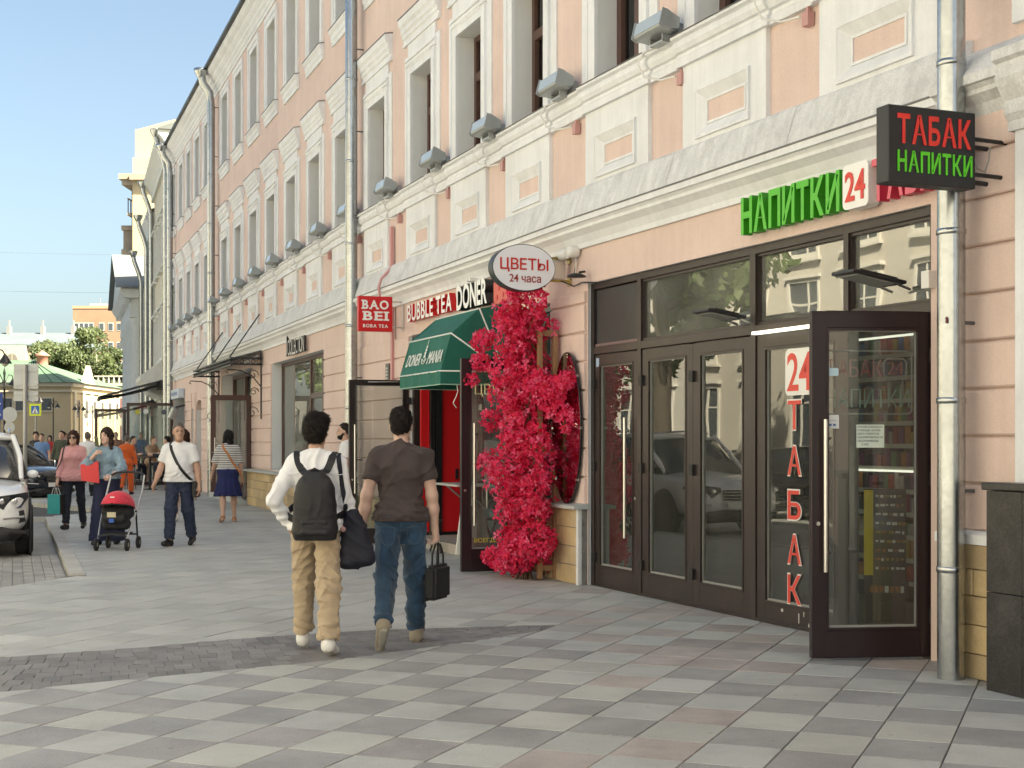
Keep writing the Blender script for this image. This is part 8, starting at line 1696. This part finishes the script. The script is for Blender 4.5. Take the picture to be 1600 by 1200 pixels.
for z, c in ((2.45, (.45, .42, .05)), (2.47, (.7, .7, .68)), (2.45, (.10, .11, .13))):
    x = {0: .35, 1: .62, 2: 1.2}[[(.45, .42, .05), (.7, .7, .68), (.10, .11, .13)].index(c)]
    q = MB(); q.lathe([(.001, 0), (.085, 0), (.085, .004), (.001, .004)], 16, (x, .006, z), axis='y'); q.lathe([(.001, 0), (.085, 0), (.085, .004), (.001, .004)], 16, (x, -.011, z), axis='y'); q.build('sticker', mat('sticker_%d' % int(c[0] * 100), c, .5), sc1, WM[sc1])
def table(M, label, r=.38, h=1.02):
    t = thing('cafe_table', M, label, 'table', 'high cafe tables'); q = MB(); q.lathe([(.001, h - .04), (r, h - .04), (r, h), (.001, h)], 20); q.build('table_top', M_CF, t, M); q = MB(); q.lathe([(.22, 0), (.22, .02), (.04, .05), (.035, h - .041)], 12); q.build('pedestal', M_IRON, t, M)
M_STL = mat('stool_wood', (.16, .06, .03), .5)
def stool(M, label, h=.74):
    t = thing('bar_stool', M, label, 'stool', 'wooden bar stools of the cafe'); q = MB(); q.lathe([(.001, h - .05), (.17, h - .05), (.18, h - .02), (.17, h), (.001, h)], 16); q.build('seat', M_STL, t, M)
    for k in range(4): a = k * math.pi / 2 + .785; q = MB(); q.tube([(.13 * math.cos(a), .13 * math.sin(a), h - .05), (.19 * math.cos(a), .19 * math.sin(a), 0)], .018, 6); q.build('leg', M_STL, t, M)
    q = MB(); q.tube([(.165 * math.cos(a), .165 * math.sin(a), .28) for a in np.linspace(0, 2 * math.pi, 17)[:-1]], .010, 5, closed=True); q.build('foot_ring', M_STL, t, M)
sit = [(-10.35, 43.0, 285, 'seated man in a navy jacket on a bar stool at the cafe', (.012, .014, .025), 'black', 'navy'), (-11.75, 43.7, 110, 'seated dark haired man opposite the navy jacket', (.10, .10, .11), 'dark', 'grey'), (-10.1, 44.9, 280, 'seated person in white with a dark cap at the cafe', (.60, .60, .60), 'black', 'white'), (-11.7, 46.0, 120, 'seated person in a tan top farther inside the cafe', (.30, .20, .12), 'fair', 'tan')]
for x, y, f_, lab, c, hr, nm in sit:
    stool(T(x, y, 0), 'wooden bar stool under the ' + lab.split(' on a')[0].split(' at the')[0].split(' farther')[0].replace('seated ', ''))
    person(x, y, f_, lab, 1.76, 1.05, .016, legs=((78, 80, 8), (70, 74, 8)), arms=((38, 10, 60), (34, 10, 65)), hair=hr, top=('shirt', cloth('cafe_' + nm, c), dict(loose=1.12, hem=.86)), bottom=('jeans', DARKP), shoes=('shoe', SH_BLK), seated=True, sub_z=.82, lean=8, face_detail=False)
table(T(-11.05, 43.35, 0), 'high cafe table between the navy jacket and the grey top'); table(T(-10.9, 45.4, 0), 'high cafe table farther inside the cafe', .38)
# café awning frames over the pavement
for k, (s, z, lab) in enumerate(((3.0, 3.55, 'folded black awning arm above the cafe screens'), (9.5, 3.0, 'second folded awning arm before the portico'))):
    t = thing('awning_arm', D.at(s, 0, z), lab, 'awning'); q = MB(); q.box(-1.6, 1.6, .05, .30, -.15, .15); q.build('roller_box', M_BLK, t); q = MB(); q.tube([(-1.4, .2, 0), (-.6, 1.5, -.35), (-1.2, 2.4, -.5)], .04, 6); q.tube([(1.4, .2, 0), (.6, 1.5, -.35), (1.2, 2.4, -.5)], .04, 6); q.build('arm', M_BLK, t); q = MB(); q.box(-1.6, 1.6, 2.35, 2.45, -.56, -.46); q.build('front_bar', M_BLK, t)
    q = MB(); q.add([(-1.6, .2, .16), (1.6, .2, .16), (1.6, 2.4, -.45), (-1.6, 2.4, -.45), (-1.6, .2, .17), (1.6, .2, .17), (1.6, 2.4, -.44), (-1.6, 2.4, -.44)], [(0, 1, 2, 3), (7, 6, 5, 4), (3, 2, 6, 7), (0, 3, 7, 4), (1, 5, 6, 2)]); q.build('canvas', mat('grey_canvas', (.20, .21, .21), .8), t)
# small lightbox sign and spotlight on the pink house
ls = thing('light_box', C.at(7.4, .12, 3.05), 'small white and blue light box sign on the pink house above the cafe', 'sign'); q = MB(); q.box(-1.1, 1.1, -.1, .1, -.16, .16); q.build('case', mat('pale_blue_box', (.55, .62, .70), .4), ls, bev=.01)
q = MB()
for k in range(7): q.box(.8 - k * .26, .95 - k * .26, .101, .104, -.05, .06)
q.build('sign_marks', mat('box_blue', (.10, .16, .35), .5), ls)
sl = thing('spotlight', C.at(5.9, .35, 2.55), 'grey cylinder spotlight on the wall above the cafe', 'spotlight'); q = MB(); q.tube([(0, 0, 0), (.12, .12, -.32)], .13, 14); q.build('housing', M_FGREY, sl); q = MB(); q.tube([(0, -.3, .1), (0, 0, .02)], .03, 6); q.build('bracket', M_IRON, sl)
# white camera under the canopy
cm_ = thing('security_camera', B.at(9.0, .3, 3.35), 'white security camera hanging at the near end of the iron canopy', 'camera'); q = MB(); q.tube([(0, 0, 0), (.14, .05, -.05)], .05, 10); q.build('housing', M_WPL, cm_); q = MB(); q.tube([(0, -.2, .1), (0, 0, 0)], .015, 6); q.build('bracket', M_WPL, cm_)
